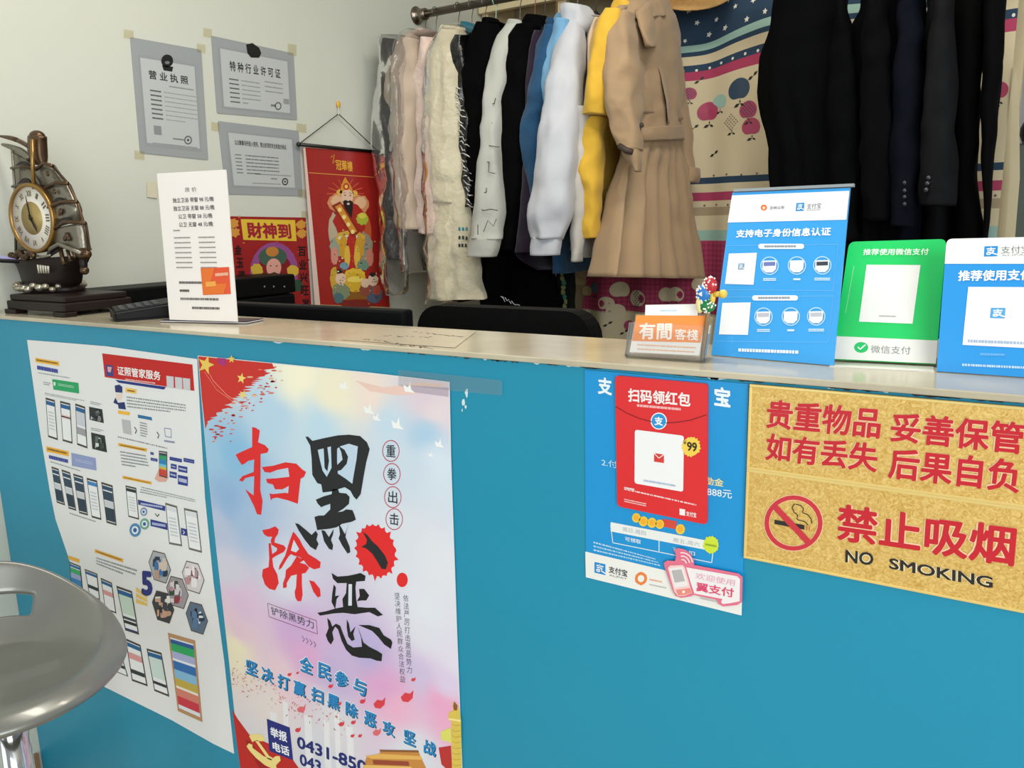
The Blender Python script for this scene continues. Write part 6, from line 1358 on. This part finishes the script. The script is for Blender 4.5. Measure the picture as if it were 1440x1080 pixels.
pay_logo(s, G6((1070, 106), (1116, 103), (1114, 150), (1066, 153))); s.text('支付宝', *G6((1130, 142), (1212, 137), (1132, 109)), '#6c6f76', 3, .0); s.rows(*G6((1128, 144), (1208, 140), (1208, 148), (1128, 152)), 1, '#9a9da4', .5, 3)
s.text('支持电子身份信息认证', *G6((720, 306), (1268, 294), (724, 260)), '#f0f4f8', 3, .03)
def pill(s, a, c, ink='#e6edf4', l=2):
    pn = s.own('pill_label')
    y = (a[1]+c[1])/2; h = abs(c[1]-a[1])/2; pts = []
    for k in range(9): t = PI/2+k*PI/8; pts.append((a[0]+h+math.cos(t)*h, y-math.sin(t)*h))
    for k in range(9): t = -PI/2+k*PI/8; pts.append((c[0]-h+math.cos(t)*h, y-math.sin(t)*h))
    s.poly(pts, ink, l, pn)
for y0, qr, ys, off in ((342, ((680, 398), (842, 393), (822, 578), (657, 573)), 468, 0), (640, ((642, 683), (806, 680), (790, 868), (622, 865)), 763, -36)):
    pill(s, *G6((850+off, y0-1), (1115+off, y0+29))); s.rows(*G6((885+off, y0+8), (1070+off, y0+7), (1070+off, y0+20), (885+off, y0+21)), 1, '#8b93a0', .9, 4, 3, dash=(.06, .09))
    s.frame(G6((665+off, y0+10), (1312+off*.8, y0+2), (1282+off*.8, y0+270), (630+off, y0+265)), .0005, '#6fb6ea', 1)
    s.poly(G6(*qr), '#eceef0', 2, s.own('white_panel'))
    for i, x in enumerate((915, 1073, 1220)):
        sn_ = s.own('step_picture'); c = G6((x+off*.98, ys-i*1))[0]; s.ring(c, 13, 13, .12, '#a9d4f2', 2, sn_); s.poly([(c[0]-9.5, c[1]-7), (c[0]+10, c[1]-7.5), (c[0]+9, c[1]+5), (c[0]+4, c[1]+9.5), (c[0]-5, c[1]+9.5), (c[0]-10, c[1]+5)], '#e6e9ee', 3, sn_)
        if i != 1: s.poly([(c[0]-8, c[1]-5), (c[0]+8, c[1]-5.5), (c[0]+8, c[1]), (c[0]-8, c[1]+.5)], ['#6a78b4', 0, '#38404c'][i] if y0 < 500 else '#b8bac4', 4, sn_)
        w_ = (9, 5, 11)[i]; s.rows((c[0]-w_, c[1]+17), (c[0]+w_, c[1]+17), (c[0]+w_, c[1]+21.5), (c[0]-w_, c[1]+21.5), 2 if i != 1 else 1, '#cfe4f4', .6, i, 2, dash=(.1, .2))
pay_logo(s, G6((735, 455), (770, 454), (767, 490), (732, 491)), '#79b4e4')
s.rows(*G6((735, 945), (1085, 958), (1083, 978), (735, 965)), 1, '#e2eef8', .9, 6, 3, dash=(.03, .05)); s.done()
# green card
A_, U_, V_, nh = lean_plane((1170, 505), (1316, 512), CT+.004, 26)
WQ = [(1194, 340), (1331, 336), (1316, 512), (1170, 505)]
o_ = rounded([WQ[0], WQ[1], (1316.5, 505), (1171, 498)], 9)[:10]+[(1316, 512), (1170, 505)]
s = Sheet('payment_card_stand', 'green payment code card on a leaning acrylic stand, middle of the three', 'card stand', A_, U_, V_, o_, .003, M('card_green', '#1fc866', .2), GS, bg='card')
b = MB(); d_ = Vector((nh.x, nh.y, 0)); LW = .112; b.obox(A_+Vector((0, 0, -.003)), U_, d_*1.0, U_.cross(d_), LW, .034, .003, M('acrylic_foot', '#d9d8d0', .06, spec=.8)); b.build('foot', s.root); stand_leg(s.root, A_, U_, V_, .112, .16)
H7 = Z(1160, 320, 4.909)
s.poly([(1175, 472.8), (1318.5, 479), (1316, 511.5), (1170.3, 504.5)], '#e4e4de', 1, 'footer_band'); s.text('推荐使用微信支付', *H7((262, 192), (714, 190), (268, 148)), '#dff3e4', 3, .02)
s.poly(H7((288, 258), (660, 260), (605, 665), (235, 650)), '#e9e9e4', 2, 'white_panel'); s.rows(*H7((375, 605), (490, 608), (488, 622), (373, 618)), 1, '#b4b4b0', .8, 3, 3)
s.ell((1211, 488.7), 10, 7.6, '#22bb66', 2, 'logo'); s.line([(1206.5, 488), (1209.5, 491.5), (1217, 485)], .0016, '#eef5ee', 3, 'logo'); s.text('微信支付', *H7((315, 866), (590, 878), (318, 812)), '#8a8c8a', 3, .0)
s.line([(1201, 374), (1189, 440)], .0008, '#7fe0a4', 1, 'print')
s.done()
# blue card
A_, U_, V_, nh = lean_plane((1317, 522), (1447, 531), CT+.001, 15)
o_ = rounded([(1331, 336), (1464, 333), (1455, 525), (1318, 515)], 9)[:10]+[(1454.5, 531.5), (1317, 522)]
s = Sheet('payment_card_stand', 'blue payment code card with white top, at the right edge', 'card stand', A_, U_, V_, o_, .003, M('card_blue', '#2b92dc', .2), GS, bg='card'); stand_leg(s.root, A_, U_, V_, .11, .16)
hp = rounded([(1331, 336), (1464, 333), (1462, 371), (1329, 371)], 9)
s.poly(hp[:10]+[(1462, 371), (1328.5, 371)], '#e6e7e6', 1, 'header_band'); pay_logo(s, [(1384.5, 346.5), (1403.5, 346), (1402.5, 360.5), (1383.5, 361)]); s.text('支付宝', (1407.5, 357), (1449, 356), (1407.5, 346.5), '#77797c', 3, .0); s.text('ALIPAY', (1408, 360.5), (1448, 359.5), (1408, 358), '#9a9da0', 3)
s.text('推荐使用支付宝', (1347, 395.5), (1470, 394), (1348, 380.5), '#edf3f8', 3, .03)
s.poly([(1361.7, 403.5), (1459, 404), (1453, 490), (1353.5, 485)], '#e9eaea', 2, 'white_panel'); pay_logo(s, [(1393.5, 433), (1414, 433), (1413, 448), (1392, 447.5)], '#4f9fd8', l=3)
s.rows((1361, 477), (1447, 480.5), (1447, 485.5), (1361, 482), 1, '#9fb0cc', .8, 3, 3, dash=(.03, .05)); s.rows((1378, 496), (1413, 497), (1413, 501), (1378, 500), 1, '#5fa8e0', .8, 4, 2, dash=(.08, .12)); s.rows((1353, 511), (1440, 515), (1440, 519), (1353, 515), 1, '#b4d4ee', .8, 5, 2, dash=(.02, .04)); s.done()
# business card holder
A_, U_, V_, nh = lean_plane((882, 501), (985, 508), CT+.002, 20)
hold = thing('card_holder', 'clear acrylic holder with an orange business card facing out', 'card holder', A_)
N_ = U_.cross(V_)
s = Sheet('x', '', '', A_, U_, V_, [(895, 443.5), (992.5, 444), (982.8, 500), (885.3, 495)], .0012, M('card_paper', '#ebe8e6', .5), parent=hold, bg='orange_card')
s.poly([(895, 443.5), (992.5, 444), (985.3, 482), (888.9, 479.5)], '#ee8c42', 1, 'print'); s.text('有間', *G6((158, 894), (348, 896), (163, 798)), '#f6ebe2', 3, .03); s.text('客棧', *G6((365, 895), (502, 902), (368, 832)), '#f6ebe2', 3, .02)
s.rows(*G6((150, 920), (490, 938), (488, 948), (148, 930)), 1, '#edb48e', .8, 3, 2); s.rows(*G6((150, 945), (480, 963), (478, 972), (148, 954)), 1, '#edb48e', .8, 4, 2); s.done()
b = MB()
w_ = .106; b.obox(A_-U_*.002-Vector((0, 0, .002)), U_, Vector((-nh.x, -nh.y, 0)), Vector((0, 0, 1)), w_, .04, .002, acr)
b.obox(A_-U_*.002+N_*.003, U_, V_, N_, w_, .045, .0018, acr); b.obox(A_-U_*.002-nh*.016, U_, V_, N_, w_, .055, .0018, acr)
for k in (0, w_-.002): b.obox(A_+U_*(k-.002), V_, -nh, V_.cross(-nh), .045, .02, .0018, acr)
b.build('holder', hold)
for k in range(3):
    sc_ = Sheet('white_card', 'white business card standing behind the orange card, %s' % ('front of its stack', 'middle of its stack', 'rear of its stack')[k], 'card', A_-nh*(.006+k*.0022), U_, V_, [(908.5-k*.4, 430-k*.6), (982-k*.4, 428.4-k*.5), (979, 470), (905, 470)], .0009, M('card_paper'), 'white business cards in the holder')
    if k == 0: sc_.rows(*G6((280, 722), (380, 722), (380, 732), (280, 732)), 1, '#b4d0e4', .8, 3)
    sc_.done()
# polka dot toy on the holder's right corner
ty = A_+U_*.108-nh*.004
t0 = at(985, 420, 'y', ty.y)
toy = thing('polka_dot_toy', 'small polka dot toy with red, blue and green lobes beside the card holder', 'toy', (t0.x, ty.y, CT))
TY = ty.y+.004
dotm = M('dot_white', '#ecebe6', .4)
def lobe(zx, zy, r_, sc_, col, name, rot=0):
    c = at(*G6((zx, zy))[0], 'y', TY); b = MB(); b.ball(c, r_, M('toy_'+name, col, .35), sc_, 16); o_ = b.build(name, toy)
    b = MB(); rr = random.Random(zx)
    for k in range(26):
        d = Vector((rr.gauss(0, 1), -abs(rr.gauss(0, 1)), rr.gauss(0, 1))).normalized(); p = c+Vector((d.x*sc_[0], d.y*sc_[1], d.z*sc_[2]))*r_*1.0
        b.ball(p, r_*.12, dotm, (1, 1, 1), 6)
    b.build('dots', o_)['kind'] = 'stuff'
lobe(570, 582, .0105, (.85, .6, 1.05), '#b8202e', 'red_lobe'); lobe(534, 628, .0115, (.85, .6, 1.0), '#1f78c4', 'blue_lobe'); lobe(552, 700, .011, (1.0, .6, .75), '#127a3c', 'green_lobe')
b = MB(); b.tube([at(*G6((595, 632))[0], 'y', TY), at(*G6((640, 632))[0], 'y', TY)], [.004, .0028], M('toy_yellow', '#e3c04a', .4), 8); b.ball(at(*G6((645, 631))[0], 'y', TY), .0055, M('toy_yellow')); b.ball(at(*G6((585, 655))[0], 'y', TY), .006, M('toy_yellow'), (.6, .6, 1.3)); b.build('yellow_arm', toy)
b = MB(); b.ball(at(*G6((512, 690))[0], 'y', TY), .009, M('toy_cream', '#e6dc98', .4), (.6, .6, 1.3)); b.build('cream_lobe', toy)
b = MB(); b.tube([at(*G6((555, 650))[0], 'y', TY+.004), at(*G6((558, 740))[0], 'y', TY+.004), (t0.x+.001, TY+.004, CT+.001)], .003, M('toy_wood', '#8d6f4a', .5), 8); b.build('stick', toy)
# worn paper notice lying on the counter
nq = [at(*p, 'z', CT+.0006) for p in ((480, 478), (640, 489), (670, 466), (530, 460))]
nt_ = thing('counter_notice', 'worn translucent notice with faded black brush strokes lying on the countertop', 'notice', nq[0])
b = MB(); b.prism(nq, (0, 0, .0003), M('worn_sheet', '#b9b09a', .22, var=.05)); b.build('sheet', nt_)
b = MB(); rr = random.Random(17)
for px, py, w_ in [(512+k*6.3, 477+k*.85, 5) for k in range(16)]+[(540+k*8, 472+k*.3, 6) for k in range(9)]+[(580+k*9, 467+k*.9, 7) for k in range(8)]:
    p = at(px+rr.uniform(-2, 2), py+rr.uniform(-1.2, 1.2), 'z', CT+.001); q = at(px+rr.uniform(.3, 1)*w_, py+rr.uniform(-1, 1.6), 'z', CT+.001)
    d = (q-p); n_ = Vector((-d.y, d.x, 0)).normalized()*rr.uniform(.002, .005); b.prism([p, q, q+n_, p+n_*.6], (0, 0, .0001), P('#4d473c'))
o_ = b.build('faded_strokes', nt_); o_['kind'] = 'stuff'

# ---------------------------------------------------------------- behind the counter
mon = thing('computer_monitor', 'wide black computer monitor seen from behind, right of the price card', 'monitor', (-1.3, 1.24, .75))
mbk = M('monitor_black', '#050609', .5, spec=.15); zt_ = at(330, 425.5, 'y', 1.2).z
x1 = at(567, 440, 'y', 1.2).x
b = MB(); b.box((x1-.62, 1.2, zt_-.36), (x1, 1.232, zt_), mbk, .006); b.build('back_shell', mon)
b = MB(); b.box((x1-.61, 1.232, zt_-.35), (x1-.01, 1.236, zt_-.01), M('screen_dark', '#10141c', .1)); b.build('screen', mon)
b = MB(); b.tube([(x1-.31, 1.25, .765), (x1-.31, 1.25, zt_-.2)], .02, mbk, 12); b.box((x1-.36, 1.232, zt_-.24), (x1-.26, 1.26, zt_-.14), mbk, .004); b.build('stand_post', mon)
b = MB(); b.box((x1-.43, 1.16, .7505), (x1-.19, 1.36, .765), mbk, .005); b.build('stand_base', mon)
xp = -1.95
pl_, pr_ = at(138, 399, 'x', xp), at(414, 393, 'x', xp)
prn = thing('printer', 'black office machine behind the counter, in front of the fortune poster', 'printer', (-2.0, 1.5, .75))
tz = (pl_.z+pr_.z)/2
b = MB(); b.box((-2.092, pl_.y, .7505), (xp, pr_.y, tz-.06), mbk, .008); b.build('body', prn)
b = MB(); b.box((-2.092, pl_.y-.002, tz-.058), (xp+.003, pr_.y+.002, tz), M('printer_lid', '#050607', .5, spec=.15), .006); b.build('lid', prn)
b = MB()
for px in (372, 385, 400): b.ball(at(px, 403, 'x', xp+.0035), .003, M('led_pale', '#8a8f92', .3), (.4, 1, 1), 8)
b.build('indicator', prn)
ch = thing('office_chair', 'black office chair whose rounded backrest shows above the counter', 'chair', (-1.02, 1.62, FZ))
chm = M('chair_black', '#050506', .65, spec=.15, bump=.1, bs=80)
cz_ = at(640, 431, 'y', 1.5).z; cx0 = at(586, 450, 'y', 1.5).x; cw = .46
b = MB(); bmx = bmesh.new()
pts = []; r_ = .06
for cx_, cz0, a0 in ((cx0+r_, cz_-r_, 90), (cx0+r_, cz_-.5+r_, 180), (cx0+cw-r_, cz_-.5+r_, 270), (cx0+cw-r_, cz_-r_, 0)):
    for k in range(7): a = R(a0+90-k*15) if False else R(a0+k*15); pts.append((cx_+math.cos(a)*r_, 1.5, cz0+math.sin(a)*r_))
b.prism(pts, (0, .055, 0), chm); b.build('backrest', ch)
cxm = cx0+cw/2
b = MB(); b.box((cxm-.24, 1.56, .44), (cxm+.24, 2.04, .51), chm, .02); b.build('seat', ch)
b = MB(); b.box((cxm-.03, 1.535, .42), (cxm+.03, 1.56, .9), chm, .004); b.build('back_bar', ch)
b = MB(); b.tube([(cxm, 1.8, FZ+.08), (cxm, 1.8, .44)], .025, M('chrome', '#c8c8c8', .12, 1), 12); b.build('gas_column', ch)
for k in range(5):
    a = 2*PI*k/5+.3; e_ = Vector((cxm+math.cos(a)*.27, 1.8+math.sin(a)*.27, FZ+.07))
    b = MB(); b.tube([(cxm, 1.8, FZ+.10), e_], [.022, .014], chm, 8); lg = b.build('base_leg', ch)
    b = MB(); b.ball(e_-Vector((0, 0, .04)), .03, chm, (.6, .6, 1), 10); b.build('caster', lg)

# ---------------------------------------------------------------- bar stool in front of the counter
SCN = Vector((-1.375, .575, FZ))
stm = M('stool_silver', '#74756f', .30, .35, spec=.5, coat=.35); chrome = M('chrome', '#c8c8c8', .12, 1)
stool = thing('bar_stool', 'silver grey plastic bar stool with slotted low back on chrome post', 'stool', SCN)
zs = .735
bd = Vector((-.93, .30, 0)).normalized(); sd = Vector((bd.y, -bd.x, 0))     # backwards, sideways
def seat_pt(r_, th):
    """shell: th = 0 at the back"""
    a, c = .200, .176
    k = max(0, math.cos(th)); kk = (max(0, math.cos(th)*.75+.25))**1.5
    rise = (.115*kk)*max(0, (r_-.52)/.48)**1.6
    dish = -.040*(1-min(1, r_)**2)**1.2
    lip = -.022*max(0, (r_-.86)/.14)**2*(1-kk)
    x = math.cos(th)*a*r_*(1-.10*k*max(0, r_-.6)); y = math.sin(th)*c*r_
    return SCN+bd*x+sd*y+Vector((0, 0, zs+dish+rise+lip))
NR, NT = 28, 96
vs = [seat_pt(0, 0)]; fs = []
for i in range(1, NR+1):
    for j in range(NT): vs.append(seat_pt(i/NR, 2*PI*j/NT-PI))
for j in range(NT): fs.append([0, 1+j, 1+(j+1) % NT])
for i in range(NR-1):
    for j in range(NT):
        rm = (i+1.5)/NR; th = 2*PI*(j+.5)/NT-PI
        if .75 < rm < .86 and abs(th) < .60: continue
        fs.append([1+i*NT+j, 1+(i+1)*NT+j, 1+(i+1)*NT+(j+1) % NT, 1+i*NT+(j+1) % NT])
b = MB(); b.add(vs, fs, stm, True); so = b.build('seat_shell', stool)
md = so.modifiers.new('thick', 'SOLIDIFY'); md.thickness = .020; md.offset = -1
md = so.modifiers.new('bev', 'BEVEL'); md.width = .006; md.segments = 2; md.limit_method = 'ANGLE'; md.angle_limit = R(50)
md = so.modifiers.new('sub', 'SUBSURF'); md.levels = 1; md.render_levels = 2
b = MB(); b.lathe([(.001, zs-.062), (.085, zs-.062), (.088, zs-.07), (.05, zs-.082), (.03, zs-.085)], SCN, (0, 0, 1), chrome, 28); b.build('seat_plate', stool)
b = MB(); b.lathe([(.025, .02), (.025, .33), (.027, .335), (.027, zs-.08)], SCN, (0, 0, 1), chrome, 24); b.build('post', stool)
b = MB(); b.lathe([(.001, .001), (.205, .001), (.205, .008), (.18, .018), (.08, .032), (.03, .05)], SCN, (0, 0, 1), chrome, 40); b.build('base', stool)
b = MB(); b.tube([SCN+Vector((math.cos(a)*.15, math.sin(a)*.15-.06, .27)) for a in [R(-200+k*22) for k in range(11)]], .011, chrome, 10); b.tube([SCN+Vector((0, 0, .27)), SCN+Vector((0, -.21, .27))], .011, chrome, 10); b.build('footrest', stool)
